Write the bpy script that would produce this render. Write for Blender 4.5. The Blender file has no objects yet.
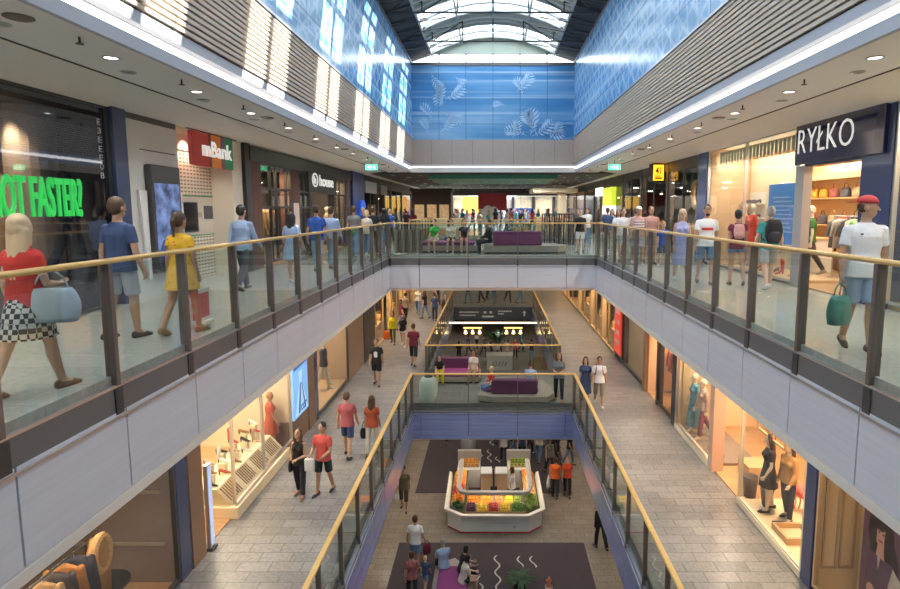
import bpy, bmesh, math, random
from mathutils import Vector, Matrix, Quaternion
R = random.Random(7)
SC = bpy.context.scene
COL = SC.collection
SCR = bpy.data.scenes.new('scratch')      # an empty scene in which single meshes are evaluated
def baked(o):
    SCR.collection.objects.link(o); vl = SCR.view_layers[0]; vl.update()
    me = bpy.data.meshes.new_from_object(o.evaluated_get(vl.depsgraph)); SCR.collection.objects.unlink(o); return me
pi = math.pi
D2R = pi / 180.0

# ---------------------------------------------------------------- materials
MATS = {}
def mat(name, col=(.5, .5, .5), rough=.5, metal=0.0, var=0.0, vscale=8.0, emit=0.0, ecol=None, spec=.5, bump=0.0, bscale=60.0, coat=0.0):
    if name in MATS: return MATS[name]
    m = bpy.data.materials.new(name); m.use_nodes = True
    nt = m.node_tree; b = nt.nodes['Principled BSDF']
    b.inputs['Base Color'].default_value = (*col, 1)
    b.inputs['Roughness'].default_value = rough
    b.inputs['Metallic'].default_value = metal
    b.inputs['Specular IOR Level'].default_value = spec
    if coat: b.inputs['Coat Weight'].default_value = coat; b.inputs['Coat Roughness'].default_value = .05
    if emit:
        b.inputs['Emission Color'].default_value = (*(ecol or col), 1)
        b.inputs['Emission Strength'].default_value = emit
    if var or bump:
        tc = nt.nodes.new('ShaderNodeTexCoord')
        n = nt.nodes.new('ShaderNodeTexNoise'); n.inputs['Scale'].default_value = vscale; n.inputs['Detail'].default_value = 4
        nt.links.new(tc.outputs['Object'], n.inputs['Vector'])
        if var:
            mx = nt.nodes.new('ShaderNodeMix'); mx.data_type = 'RGBA'
            lo = tuple(max(0, c * (1 - var)) for c in col); hi = tuple(min(1, c * (1 + var)) for c in col)
            mx.inputs[6].default_value = (*lo, 1); mx.inputs[7].default_value = (*hi, 1)
            nt.links.new(n.outputs['Fac'], mx.inputs[0]); nt.links.new(mx.outputs[2], b.inputs['Base Color'])
        if bump:
            n2 = nt.nodes.new('ShaderNodeTexNoise'); n2.inputs['Scale'].default_value = bscale
            nt.links.new(tc.outputs['Object'], n2.inputs['Vector'])
            bp = nt.nodes.new('ShaderNodeBump'); bp.inputs['Strength'].default_value = bump; bp.inputs['Distance'].default_value = .01
            nt.links.new(n2.outputs['Fac'], bp.inputs['Height']); nt.links.new(bp.outputs['Normal'], b.inputs['Normal'])
    MATS[name] = m
    return m

def glass(name, tint=(.93, .96, .95), base=.05, graze=.55, rough=.02, haze=0.0):
    """clear sheet glass: mostly see-through, mirror-like at grazing angles; haze = share of milky scatter"""
    if name in MATS: return MATS[name]
    m = bpy.data.materials.new(name); m.use_nodes = True
    nt = m.node_tree; nt.nodes.clear()
    out = nt.nodes.new('ShaderNodeOutputMaterial')
    tr = nt.nodes.new('ShaderNodeBsdfTransparent'); tr.inputs[0].default_value = (*tint, 1)
    gl = nt.nodes.new('ShaderNodeBsdfGlossy'); gl.inputs['Roughness'].default_value = rough
    lw = nt.nodes.new('ShaderNodeLayerWeight'); lw.inputs['Blend'].default_value = .5
    pw = nt.nodes.new('ShaderNodeMath'); pw.operation = 'POWER'; pw.inputs[1].default_value = 3.5
    ml = nt.nodes.new('ShaderNodeMath'); ml.operation = 'MULTIPLY_ADD'; ml.inputs[1].default_value = graze; ml.inputs[2].default_value = base
    mx = nt.nodes.new('ShaderNodeMixShader')
    nt.links.new(lw.outputs['Facing'], pw.inputs[0]); nt.links.new(pw.outputs[0], ml.inputs[0]); nt.links.new(ml.outputs[0], mx.inputs[0])
    src = tr
    if haze:
        df = nt.nodes.new('ShaderNodeBsdfTranslucent'); df.inputs[0].default_value = (.9, .92, .9, 1)
        m2 = nt.nodes.new('ShaderNodeMixShader'); m2.inputs[0].default_value = haze
        nt.links.new(tr.outputs[0], m2.inputs[1]); nt.links.new(df.outputs[0], m2.inputs[2]); src = m2
    nt.links.new(src.outputs[0], mx.inputs[1]); nt.links.new(gl.outputs[0], mx.inputs[2]); nt.links.new(mx.outputs[0], out.inputs[0])
    MATS[name] = m
    return m

def tile_mat(name, c1, c2, mortar, w, h, rough, msize=.006, offset=.5, speck=.25, spec=.5):
    if name in MATS: return MATS[name]
    m = bpy.data.materials.new(name); m.use_nodes = True
    nt = m.node_tree; b = nt.nodes['Principled BSDF']
    tc = nt.nodes.new('ShaderNodeTexCoord')
    br = nt.nodes.new('ShaderNodeTexBrick'); br.offset = offset
    br.inputs['Color1'].default_value = (*c1, 1); br.inputs['Color2'].default_value = (*c2, 1); br.inputs['Mortar'].default_value = (*mortar, 1)
    br.inputs['Scale'].default_value = 1; br.inputs['Mortar Size'].default_value = msize
    br.inputs['Brick Width'].default_value = w; br.inputs['Row Height'].default_value = h
    nt.links.new(tc.outputs['Object'], br.inputs['Vector'])
    n = nt.nodes.new('ShaderNodeTexNoise'); n.inputs['Scale'].default_value = 14; n.inputs['Detail'].default_value = 8
    nt.links.new(tc.outputs['Object'], n.inputs['Vector'])
    rp = nt.nodes.new('ShaderNodeMapRange'); rp.inputs['From Min'].default_value = .3; rp.inputs['From Max'].default_value = .7
    rp.inputs['To Min'].default_value = 1 - speck; rp.inputs['To Max'].default_value = 1 + speck
    nt.links.new(n.outputs['Fac'], rp.inputs[0])
    mx = nt.nodes.new('ShaderNodeMix'); mx.data_type = 'RGBA'; mx.blend_type = 'MULTIPLY'; mx.inputs[0].default_value = 1
    nt.links.new(br.outputs['Color'], mx.inputs[6]); nt.links.new(rp.outputs[0], mx.inputs[7])
    nt.links.new(mx.outputs[2], b.inputs['Base Color'])
    b.inputs['Roughness'].default_value = rough; b.inputs['Specular IOR Level'].default_value = spec
    MATS[name] = m
    return m

def coord_fn_mat(name, rough=.5, spec=.5, coat=0.0):
    m = bpy.data.materials.new(name); m.use_nodes = True
    b = m.node_tree.nodes['Principled BSDF']
    b.inputs['Roughness'].default_value = rough; b.inputs['Specular IOR Level'].default_value = spec
    if coat: b.inputs['Coat Weight'].default_value = coat; b.inputs['Coat Roughness'].default_value = .04
    MATS[name] = m
    return m, m.node_tree, b

# ---------------------------------------------------------------- mesh builder
class MB:
    def __init__(s): s.v = []; s.f = []; s.mi = []; s.cur = 0
    def _add(s, vs, fs):
        o = len(s.v); s.v += [tuple(p) for p in vs]
        s.f += [tuple(i + o for i in f) for f in fs]; s.mi += [s.cur] * len(fs)
    def box(s, x0, x1, y0, y1, z0, z1, M=None):
        vs = [(x0, y0, z0), (x1, y0, z0), (x1, y1, z0), (x0, y1, z0), (x0, y0, z1), (x1, y0, z1), (x1, y1, z1), (x0, y1, z1)]
        if M is not None: vs = [M @ Vector(p) for p in vs]
        s._add(vs, [(3, 2, 1, 0), (4, 5, 6, 7), (0, 1, 5, 4), (1, 2, 6, 5), (2, 3, 7, 6), (3, 0, 4, 7)]); return s
    def cbox(s, c, d, M=None):
        return s.box(c[0] - d[0] / 2, c[0] + d[0] / 2, c[1] - d[1] / 2, c[1] + d[1] / 2, c[2] - d[2] / 2, c[2] + d[2] / 2, M)
    def quad(s, a, b, c, d): s._add([a, b, c, d], [(0, 1, 2, 3)]); return s
    def poly(s, pts): s._add(pts, [tuple(range(len(pts)))]); return s
    def prism(s, pts, ext):
        n = len(pts); e = Vector(ext); vs = [Vector(p) for p in pts] + [Vector(p) + e for p in pts]
        s._add(vs, [tuple(range(n))[::-1], tuple(range(n, 2 * n))] + [(i, (i + 1) % n, n + (i + 1) % n, n + i) for i in range(n)]); return s
    def rings(s, rs, cap=True):
        """loft through closed rings, each a list of points of the same length"""
        n = len(rs[0]); vs = [p for r in rs for p in r]; fs = []
        for k in range(len(rs) - 1):
            for i in range(n):
                j = (i + 1) % n; fs.append((k * n + i, k * n + j, (k + 1) * n + j, (k + 1) * n + i))
        if cap: fs += [tuple(range(n))[::-1], tuple(range((len(rs) - 1) * n, len(rs) * n))]
        s._add(vs, fs); return s
    def tube(s, pts, r, n=8, cap=True):
        pts = [Vector(p) for p in pts]; rr = r if isinstance(r, (list, tuple)) else [r] * len(pts); rs = []
        up = None
        for k, p in enumerate(pts):
            t = (pts[min(k + 1, len(pts) - 1)] - pts[max(k - 1, 0)]).normalized()
            if up is None: up = Vector((0, 0, 1)) if abs(t.z) < .95 else Vector((1, 0, 0))
            a = t.cross(up).normalized(); b = a.cross(t).normalized(); up = b
            rs.append([p + (a * math.cos(2 * pi * i / n) + b * math.sin(2 * pi * i / n)) * rr[k] for i in range(n)])
        return s.rings(rs, cap)
    def lathe(s, prof, c=(0, 0, 0), n=20, cap=True, M=None):
        rs = [[(c[0] + r * math.cos(2 * pi * i / n), c[1] + r * math.sin(2 * pi * i / n), c[2] + z) for i in range(n)] for r, z in prof]
        if M is not None: rs = [[M @ Vector(p) for p in r] for r in rs]
        return s.rings(rs, cap)
    def cone(s, a, b, r0, r1, n=12, k=3):
        """round-ended tapered limb"""
        a = Vector(a); b = Vector(b); t = b - a; L = t.length
        t = t / L if L > 1e-6 else Vector((0, 0, 1))
        u = t.cross(Vector((0, 0, 1)) if abs(t.z) < .95 else Vector((1, 0, 0))).normalized(); w = u.cross(t)
        rs = []
        def ring(c, r): rs.append([c + (u * math.cos(2 * pi * i / n) + w * math.sin(2 * pi * i / n)) * r for i in range(n)])
        for i in range(k): q = (i + .3) / k * pi / 2; ring(a - t * r0 * math.cos(q), r0 * math.sin(q))
        ring(a, r0); ring(b, r1)
        for i in range(k)[::-1]: q = (i + .3) / k * pi / 2; ring(b + t * r1 * math.cos(q), r1 * math.sin(q))
        return s.rings(rs)
    def ball(s, c, r, n=12, m=8, M=None, sm=None):
        rs = []
        for k in range(m + 1):
            q = pi * min(max(k / m, .03), .97); rs.append([Vector((r[0] * math.sin(q) * math.cos(2 * pi * i / n), r[1] * math.sin(q) * math.sin(2 * pi * i / n), -r[2] * math.cos(q))) for i in range(n)])
        c = Vector(c); rs = [[c + (M @ p if M is not None else p) for p in q] for q in rs]
        return s.rings(rs)
    def text(s, body, M, size, ext=.01, align='LEFT', bold=0.0, xs=1.0):
        cu = bpy.data.curves.new('lettering', 'FONT'); cu.body = body; cu.size = size; cu.extrude = ext; cu.align_x = align; cu.offset = bold
        cu.resolution_u = 3
        o = bpy.data.objects.new('lettering', cu); me = baked(o)
        s._add([M @ Vector((v.co.x * xs, v.co.y, v.co.z)) for v in me.vertices], [tuple(p.vertices) for p in me.polygons])
        bpy.data.objects.remove(o); bpy.data.curves.remove(cu); bpy.data.meshes.remove(me); return s
    def build(s, name, m, parent=None, smooth=False, world=True, bevel=0.0, remesh=0.0, relax=0):
        me = bpy.data.meshes.new(name)
        vs = s.v
        if parent is not None and world:
            inv = wmat(parent).inverted(); vs = [inv @ Vector(p) for p in vs]
        me.from_pydata([tuple(p) for p in vs], [], s.f)
        ms = m if isinstance(m, (list, tuple)) else [m]
        for q in ms: me.materials.append(q)
        if len(ms) > 1: me.polygons.foreach_set('material_index', s.mi)
        bm = bmesh.new(); bm.from_mesh(me); bmesh.ops.recalc_face_normals(bm, faces=bm.faces); bm.to_mesh(me); bm.free()
        o = bpy.data.objects.new(name, me)
        if remesh:
            md = o.modifiers.new('r', 'REMESH'); md.mode = 'VOXEL'; md.voxel_size = remesh; md.use_smooth_shade = True
            if relax: md = o.modifiers.new('s', 'SMOOTH'); md.iterations = relax; md.factor = .5
            me2 = baked(o); o.modifiers.clear(); o.data = me2; bpy.data.meshes.remove(me); me = me2; me.name = name
            smooth = True
        COL.objects.link(o)
        if smooth: me.polygons.foreach_set('use_smooth', [True] * len(me.polygons))
        if bevel:
            md = o.modifiers.new('b', 'BEVEL'); md.width = bevel; md.segments = 2; md.limit_method = 'ANGLE'
        if parent is not None: o.parent = parent
        return o

def wmat(o):
    m = Matrix.LocRotScale(o.location, o.rotation_euler, o.scale)
    return wmat(o.parent) @ m if o.parent else m
def tag(o, label, cat, group=None, kind=None):
    o['label'] = label; o['category'] = cat
    if group: o['group'] = group
    if kind: o['kind'] = kind
    return o
def thing(name, label, cat, loc=(0, 0, 0), rz=0.0, group=None):
    o = bpy.data.objects.new(name, None); COL.objects.link(o); o.empty_display_size = .2
    o.location = loc; o.rotation_euler = (0, 0, rz)
    return tag(o, label, cat, group)
def struct(o): o['kind'] = 'structure'; return o
def copy_tree(o, parent=None):
    c = o.copy(); COL.objects.link(c)
    if parent is not None: c.parent = parent
    for ch in list(o.children): copy_tree(ch, c)
    return c
def wall_text(side, X, y, z):
    """matrix that lays lettering on a shop front plane: side -1 faces +x (reads towards +y), side +1 faces -x (reads towards -y)"""
    if side < 0: return Matrix(((0, 0, 1, X), (1, 0, 0, y), (0, 1, 0, z), (0, 0, 0, 1)))
    return Matrix(((0, 0, -1, X), (-1, 0, 0, y), (0, 1, 0, z), (0, 0, 0, 1)))
def face_text(x, y, z):   # lettering that faces the -y side
    return Matrix(((1, 0, 0, x), (0, 0, -1, y), (0, 1, 0, z), (0, 0, 0, 1)))
def area(name, loc, sx, sy, power, col=(1, 1, 1), rot=(0, 0, 0), spread=180):
    l = bpy.data.lights.new(name, 'AREA'); l.shape = 'RECTANGLE'; l.size = sx; l.size_y = sy; l.energy = power; l.color = col; l.spread = spread * D2R
    o = bpy.data.objects.new(name, l); COL.objects.link(o); o.location = loc; o.rotation_euler = rot; return o
def spot(name, loc, power, col, ang=70, blend=.6, r=.06, rot=(0, 0, 0)):
    l = bpy.data.lights.new(name, 'SPOT'); l.energy = power; l.color = col; l.spot_size = ang * D2R; l.spot_blend = blend; l.shadow_soft_size = r
    o = bpy.data.objects.new(name, l); COL.objects.link(o); o.location = loc; o.rotation_euler = rot; return o
WARM = (1, .72, .42); WARM2 = (1, .84, .64); COOL = (.86, .93, 1.0); NEUT = (1, .95, .88)
SKY, SUN, EXPO = 2.8, 9.0, 1.08
# ================================================================ SETTING
VU = 3.9; SU = 6.7; VM = 2.75; SM = 5.65       # half widths: void and shop fronts, upper and middle floor
ZU = 10.0; ZM = 5.0; YB = -5.0; YE = 76.0
BR0, BR1 = 21.2, 27.3                            # upper bridge
MB0, MB1 = 18.7, 22.8                            # middle bridge
V2U = 37.0; V2M = 38.7                           # far ends of the second voids
M_white = mat('white_plaster', (.80, .78, .74), .7, var=.03, vscale=2)
M_soffit = mat('beige_soffit', (.86, .81, .74), .75, var=.03, vscale=2)
M_ceil = mat('grey_ceiling', (.88, .86, .83), .7, var=.03, vscale=1.5)
M_dark = mat('dark_steel', (.06, .058, .06), .4)
M_post = mat('brown_grey_steel', (.165, .13, .118), .42)
M_chan = mat('channel_steel', (.17, .165, .17), .45)
M_silver = mat('brushed_steel', (.62, .63, .66), .3, .9)
M_wood = mat('oiled_wood_rail', (.68, .44, .15), .38, var=.18, vscale=6, coat=.2)
M_navy = mat('navy_column', (.045, .065, .15), .25, coat=.3)
M_brownp = mat('brown_panel', (.24, .15, .10), .5, var=.08)
M_glass = glass('balustrade_glass', (.90, .94, .92), .035, .45)
M_sglass = glass('shop_glass', (.93, .94, .93), .035, .33)
M_dglass = glass('dark_shop_glass', (.60, .66, .78), .11, .6)
M_tileU = tile_mat('polished_tile', (.47, .49, .46), (.42, .445, .425), (.30, .315, .30), 1.2, .6, .11, .004, .5, .10)
M_tileM = tile_mat('grey_stone_tile', (.215, .212, .212), (.155, .153, .154), (.085, .084, .085), .6, .3, .30, .009, .5, .22)
M_tileG = tile_mat('beige_stone_tile', (.27, .228, .182), (.21, .178, .142), (.13, .11, .088), .6, .3, .30, .008, .5, .2)
M_darkceil = mat('charcoal_ceiling', (.075, .07, .068), .8)

def fascia_mat(name, c, streak, rough):
    m, nt, b = coord_fn_mat(name, rough, .5)
    tc = nt.nodes.new('ShaderNodeTexCoord'); mp = nt.nodes.new('ShaderNodeMapping'); mp.inputs['Scale'].default_value = (.6, .5, 26)
    n = nt.nodes.new('ShaderNodeTexNoise'); n.inputs['Scale'].default_value = 1.0; n.inputs['Detail'].default_value = 5
    r = nt.nodes.new('ShaderNodeValToRGB'); e = r.color_ramp.elements
    e[0].position = .35; e[0].color = (*[q * (1 - streak) for q in c], 1); e[1].position = .65; e[1].color = (*c, 1)
    nt.links.new(tc.outputs['Object'], mp.inputs[0]); nt.links.new(mp.outputs[0], n.inputs['Vector']); nt.links.new(n.outputs['Fac'], r.inputs[0]); nt.links.new(r.outputs[0], b.inputs['Base Color'])
    return m
M_fasc = fascia_mat('pale_fascia_panel', (.76, .785, .87), .06, .38)
M_fascM = fascia_mat('blue_gloss_panel', (.27, .33, .62), .25, .12)

def slab(name, rects, z0, z1, m):
    b = MB()
    for x0, x1, y0, y1 in rects: b.box(x0, x1, y0, y1, z0, z1)
    return struct(b.build(name, m))
slab('floor', [(-11, 11, YB, YE)], -.3, 0, M_tileG)
slab('floor', [(-11, -VM, YB, YE), (VM, 11, YB, YE), (-VM, VM, MB0, MB1), (-VM, VM, V2M, YE), (-VM, VM, YB, 2)], 4.78, ZM, M_tileM)
slab('floor', [(-11.5, -VU, YB, YE), (VU, 11.5, YB, YE), (-VU, VU, BR0, BR1), (-VU, VU, V2U, YE), (-VU, VU, YB, -1.2)], 9.75, ZU, M_tileU)
# undersides
e = .03
slab('ceiling', [(-11, -VM - e, YB, YE), (VM + e, 11, YB, YE), (-VM - e, VM + e, MB0 + e, MB1 - e), (-VM - e, VM + e, V2M + e, YE)], 3.86, 3.95, M_ceil)
slab('ceiling', [(-11, -VU - e, YB, YE), (VU + e, 11, YB, YE), (-VU - e, VU + e, BR0 + e, BR1 - e), (-VU - e, VU + e, V2U + e, YE)], 8.66, 8.76, M_soffit)

def fascia(y0, y1, X, z0, z1, side, m, step=1.4, first=None, name='trim_fascia'):
    """row of cladding panels along y with fine dark joints, on the void side of X"""
    b = MB(); s = 1 if side > 0 else -1; f = y0 if first is None else first; y = f
    while y < y1 - .01:
        ya, yb = max(y, y0), min(y + step, y1)
        b.box(min(X, X - s * .04), max(X, X - s * .04), ya + .012, yb - .012, z0, z1); y += step
    o = struct(b.build(name, m))
    k = MB(); k.box(min(X + s * .04, X + s * .07), max(X + s * .04, X + s * .07), y0, y1, z0 - .02, z1 + .3); struct(k.build('trim_backing', M_chan))
    return o
def fasciax(x0, x1, Y, z0, z1, m, joints, face=-1, name='trim_fascia'):
    b = MB(); js = [x0] + joints + [x1]
    for a, c in zip(js, js[1:]): b.box(a + .012, c - .012, min(Y, Y + face * .04), max(Y, Y + face * .04), z0, z1)
    o = struct(b.build(name, m))
    k = MB(); k.box(x0, x1, min(Y - face * .04, Y - face * .07), max(Y - face * .04, Y - face * .07), z0 - .02, z1 + .3); struct(k.build('trim_backing', M_chan))
    return o
for s in (-1, 1):
    fascia(YB + 5.2, BR0, s * VU, 8.76, 9.62, s, M_fasc, 1.4, .2)
    fascia(BR1, V2U, s * VU, 8.76, 9.62, s, M_fasc)
    fascia(2, MB0, s * VM, 3.92, 4.84, s, M_fascM, 1.3, .57)
    fascia(MB1, V2M, s * VM, 3.92, 4.84, s, M_fascM, 1.3)
    # tan strip along the lower edge of the upper gallery
    b = MB(); b.box(min(s * (VU - .05), s * (VU + .16)), max(s * (VU - .05), s * (VU + .16)), 0.2, BR0, 8.63, 8.745); struct(b.build('trim_edge', M_soffit))
fasciax(-VU, VU, BR0, 8.76, 9.62, M_fasc, [-2.75, -.92, .92, 2.75])
fasciax(-VU, VU, BR1, 8.76, 9.62, M_fasc, [-2.75, -.92, .92, 2.75], 1)
fasciax(-VM, VM, MB0, 3.92, 4.84, M_fascM, [-2.45, -.83, .83, 2.45])
fasciax(-VM, VM, MB1, 3.92, 4.84, M_fascM, [-.83, .83], 1)
fasciax(-VU, VU, V2U, 8.76, 9.62, M_fasc, [-2.75, -.92, .92, 2.75])

# ---------------------------------------------------------------- balustrades (one thing each)
def balustrade(label, a, b, z, posts, group, wide=.10, low=.42, h=1.18, vs=1):
    """a, b: ends (x, y); posts: distances from a; vs: +1 when the void lies to the left of a-b; the channel hangs on the void face"""
    A = Vector((a[0], a[1], z)); B = Vector((b[0], b[1], z)); L = (B - A).length; t = (B - A) / L; n = Vector((0, 0, 1)).cross(t)
    M = Matrix(((t.x, n.x, 0, A.x), (t.y, n.y, 0, A.y), (0, 0, 1, z), (0, 0, 0, 1)))
    root = thing('glass_balustrade', label, 'railing', A, 0, group)
    def P(x0, x1, y0, y1, z0, z1, nm, m, bev=0): return MB().box(x0, x1, y0, y1, z0, z1, M).build(nm, m, root, bevel=bev)
    prof = [(-.045, h - .028), (.045, h - .028), (.052, h), (.04, h + .022), (-.04, h + .022), (-.052, h)]
    rb = MB(); rb.rings([[M @ Vector((x, p, q)) for p, q in prof] for x in (-.04, L + .04)]); rb.build('handrail', M_wood, root, bevel=.006)
    for d in posts:
        pw = P(d - wide * .3, d + wide * .3, -wide * .55, wide * .55, -.10, h - .03, 'post', M_post, .004)
        MB().box(d - wide * .6, d + wide * .6, -.05, .05, -max(low - .02, .18), -.13, M).build('bracket', M_dark, pw)
    ed = [d for d in posts]
    for p, q in zip(ed, ed[1:]):
        P(p + wide * .3 + .004, q - wide * .3 - .004, -.006, .006, -.085, h - .055, 'glass_pane', M_glass)
    P(0, L, -.035, .035, -.125, -.095, 'clamp_strip', M_silver)
    P(0, L, min(0, vs * .035), max(0, vs * .035), -low, -.125, 'base_channel', M_chan)
    P(0, L, min(-vs * .03, vs * .055), max(-vs * .03, vs * .055), -low - .025, -low, 'drip_edge', M_silver)
    return root
postsU = [1.4 * k for k in range(15)]
G1 = 'glass balustrades around the galleries'
for s, lb in ((-1, 'long glass balustrade with wooden handrail in front of the bank and the green lettered window'), (1, 'long glass balustrade with wooden handrail in front of the shop with the navy sign')):
    balustrade(lb, (s * VU, 1.5), (s * VU, 21.2), ZU, postsU + [19.66], G1, vs=s)
balustrade('glass balustrade across the near side of the upper bridge with the purple sofas', (-VU, BR0), (VU, BR0), ZU, [.08, 1.15, 2.98, 4.82, 6.65, 7.72], G1, .05, vs=-1)
balustrade('glass balustrade on the far side of the upper bridge behind the sofas', (-VU, BR1), (VU, BR1), ZU, [.08, 1.15, 2.98, 4.82, 6.65, 7.72], G1, .05)
for s, lb in ((-1, 'glass balustrade past the upper bridge beside the dark wood kiosk'), (1, 'glass balustrade past the upper bridge beside the striped cafe screen')):
    balustrade(lb, (s * VU, BR1), (s * VU, V2U), ZU, [.1 + 1.4 * k for k in range(7)], G1, .06, vs=s)
for s, lb in ((-1, 'middle floor glass balustrade beside the couple in dark jumpsuit and red shirt'), (1, 'middle floor glass balustrade facing the mannequin shop window')):
    balustrade(lb, (s * VM, 3.2), (s * VM, MB0), ZM, [.02 + 1.29 * k for k in range(13)], G1, .075, .19, vs=s)
    balustrade('middle floor glass balustrade past the lower bridge ' + ('beside the man in black' if s < 0 else 'beside the long empty walkway'), (s * VM, MB1), (s * VM, V2M), ZM, [.05 + 1.3 * k for k in range(13)], G1, .06, .19, vs=s)
balustrade('short glass balustrade on the lower bridge directly above the fruit stand', (-VM, MB0), (VM, MB0), ZM, [.05, 1.92, 3.58, 5.45], G1, .05, .19, vs=-1)
balustrade('short glass balustrade on the lower bridge behind the purple sofas', (-VM, MB1), (VM, MB1), ZM, [.05, 1.92, 3.58, 5.45], G1, .05, .19)
balustrade('distant glass balustrade above the long dark sign board', (-VM, V2M), (VM, V2M), ZM, [.05, 1.92, 3.58, 5.45], G1, .05, .19, vs=-1)

# ---------------------------------------------------------------- gallery ceilings, coves and the clerestory walls
M_cove = mat('cove_lamp', (1, .96, .9), .5, emit=1.5, ecol=(1, .96, .9))
M_slat = mat('taupe_slat', (.66, .545, .44), .55, var=.06, vscale=3)
M_corn = mat('grey_white_cornice', (.52, .54, .60), .7)
M_slatback = mat('slat_backing', (.05, .04, .038), .8)
M_brownend = tile_mat('brown_wall_panel', (.50, .41, .36), (.48, .395, .345), (.26, .21, .18), 1.05, 1.3, .5, .012, 0, .05)
XW = 4.1; YW = 29.6; ZS0 = 14.0; ZS1 = 15.28; ZG = 18.95
def blue_mat(name, ax, lattice, seed):
    m, nt, b = coord_fn_mat(name, .22, .35, .08)
    tc = nt.nodes.new('ShaderNodeTexCoord'); sx = nt.nodes.new('ShaderNodeSeparateXYZ'); nt.links.new(tc.outputs['Object'], sx.inputs[0])
    cb = nt.nodes.new('ShaderNodeCombineXYZ')
    nt.links.new(sx.outputs['Y' if ax == 'y' else 'X'], cb.inputs[0]); nt.links.new(sx.outputs['Z'], cb.inputs[1]); cb.inputs[2].default_value = seed
    def noise(sc, det, dist=0.0):
        mp = nt.nodes.new('ShaderNodeMapping'); mp.inputs['Scale'].default_value = sc
        n = nt.nodes.new('ShaderNodeTexNoise'); n.inputs['Scale'].default_value = 1; n.inputs['Detail'].default_value = det; n.inputs['Distortion'].default_value = dist
        nt.links.new(cb.outputs[0], mp.inputs[0]); nt.links.new(mp.outputs[0], n.inputs['Vector']); return n.outputs['Fac']
    def ramp(src, st):
        r = nt.nodes.new('ShaderNodeValToRGB'); el = r.color_ramp.elements
        while len(el) < len(st): el.new(.5)
        for q, (p, c) in zip(el, st): q.position = p; q.color = (*c, 1)
        nt.links.new(src, r.inputs[0]); return r.outputs[0]
    def mixc(f, a, c, mode='MIX'):
        x = nt.nodes.new('ShaderNodeMix'); x.data_type = 'RGBA'; x.blend_type = mode
        for i, s in ((0, f), (6, a), (7, c)):
            if isinstance(s, (int, float)): x.inputs[i].default_value = s
            elif isinstance(s, tuple): x.inputs[i].default_value = (*s, 1)
            else: nt.links.new(s, x.inputs[i])
        return x.outputs[2]
    base = ramp(noise((.12, .9, 1), 3), [(.33, (.05, .20, .48)), (.5, (.11, .33, .63)), (.68, (.30, .53, .78))])
    st = ramp(noise((.05, 5.0, 1), 2), [(.52, (0, 0, 0)), (.66, (.75, .75, .75))])
    c = mixc(st, base, (.50, .69, .88))
    if lattice:
        for ang in (.9, -1.1, .25):
            mp = nt.nodes.new('ShaderNodeMapping'); mp.inputs['Rotation'].default_value = (0, 0, ang)
            w = nt.nodes.new('ShaderNodeTexWave'); w.inputs['Scale'].default_value = .55; w.inputs['Distortion'].default_value = 1.2; w.inputs['Detail'].default_value = 2
            nt.links.new(cb.outputs[0], mp.inputs[0]); nt.links.new(mp.outputs[0], w.inputs['Vector'])
            c = mixc(ramp(w.outputs['Fac'], [(.86, (0, 0, 0)), (.97, (.55, .55, .55))]), c, (.50, .70, .90))
    br = nt.nodes.new('ShaderNodeTexBrick'); br.offset = 0
    br.inputs['Scale'].default_value = 1; br.inputs['Brick Width'].default_value = 1.875 if ax == 'y' else 1.37; br.inputs['Row Height'].default_value = 1.23; br.inputs['Mortar Size'].default_value = .012
    br.inputs['Color1'].default_value = (0, 0, 0, 1); br.inputs['Color2'].default_value = (0, 0, 0, 1); br.inputs['Mortar'].default_value = (1, 1, 1, 1)
    nt.links.new(cb.outputs[0], br.inputs['Vector'])
    c = mixc(br.outputs['Color'], c, (.03, .11, .27))
    nt.links.new(c, b.inputs['Base Color'])
    return m
M_blueL = blue_mat('blue_printed_glass', 'y', True, 1.0)
M_blueR = blue_mat('blue_lattice_glass', 'y', True, 7.3)
M_blueE = blue_mat('blue_end_glass', 'x', False, 3.1)
for s in (-1, 1):
    def bx(x0, x1, z0, z1, nm, m, y0=YB, y1=YW):
        b = MB(); b.box(min(s * x0, s * x1), max(s * x0, s * x1), y0, y1, z0, z1); return struct(b.build(nm, m))
    bx(5.35, 4.27, 13.56, 13.64, 'ceiling', M_ceil)
    b = MB(); b.prism([(s * 5.38, YB, 13.64), (s * 6.75, YB, 13.44), (s * 6.75, YB, 13.56), (s * 5.38, YB, 13.8)], (0, YE - YB, 0)); struct(b.build('ceiling', M_soffit))
    bx(5.40, 5.35, 13.555, 13.66, 'trim_shadowgap', M_slatback)  # solid dark strip, its colour stands in for the shade of a gap
    bx(4.27, 4.20, 13.56, 13.72, 'trim_cornice', M_corn)
    bx(4.33, 4.24, 13.725, 13.84, 'trim_cove', M_white)
    o = bx(4.235, 4.225, 13.735, 13.825, 'trim_lightstrip', M_cove)
    bx(4.30, 4.13, 13.85, 13.99, 'trim_cornice', M_corn)
    bx(4.34, XW + .05, 13.99, 15.3, 'wall_side', M_slatback)
    b = MB(); n = 14; p = (ZS1 - ZS0) / n
    for k in range(n):
        b.box(min(s * XW, s * (XW + .05)), max(s * XW, s * (XW + .05)), YB, YW, ZS0 + k * p + .02, ZS0 + k * p + .02 + p * .62)
    struct(b.build('wall_slats', M_slat))
    bx(XW + .12, XW, ZS1 + .02, ZG, 'wall_clerestory', M_blueL if s < 0 else M_blueR)
    bx(XW + .1, XW - .03, ZS1, ZS1 + .05, 'trim_rail', M_silver)
    bx(XW + .14, XW - .04, ZG, ZG + .1, 'trim_rail', M_chan)
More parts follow.
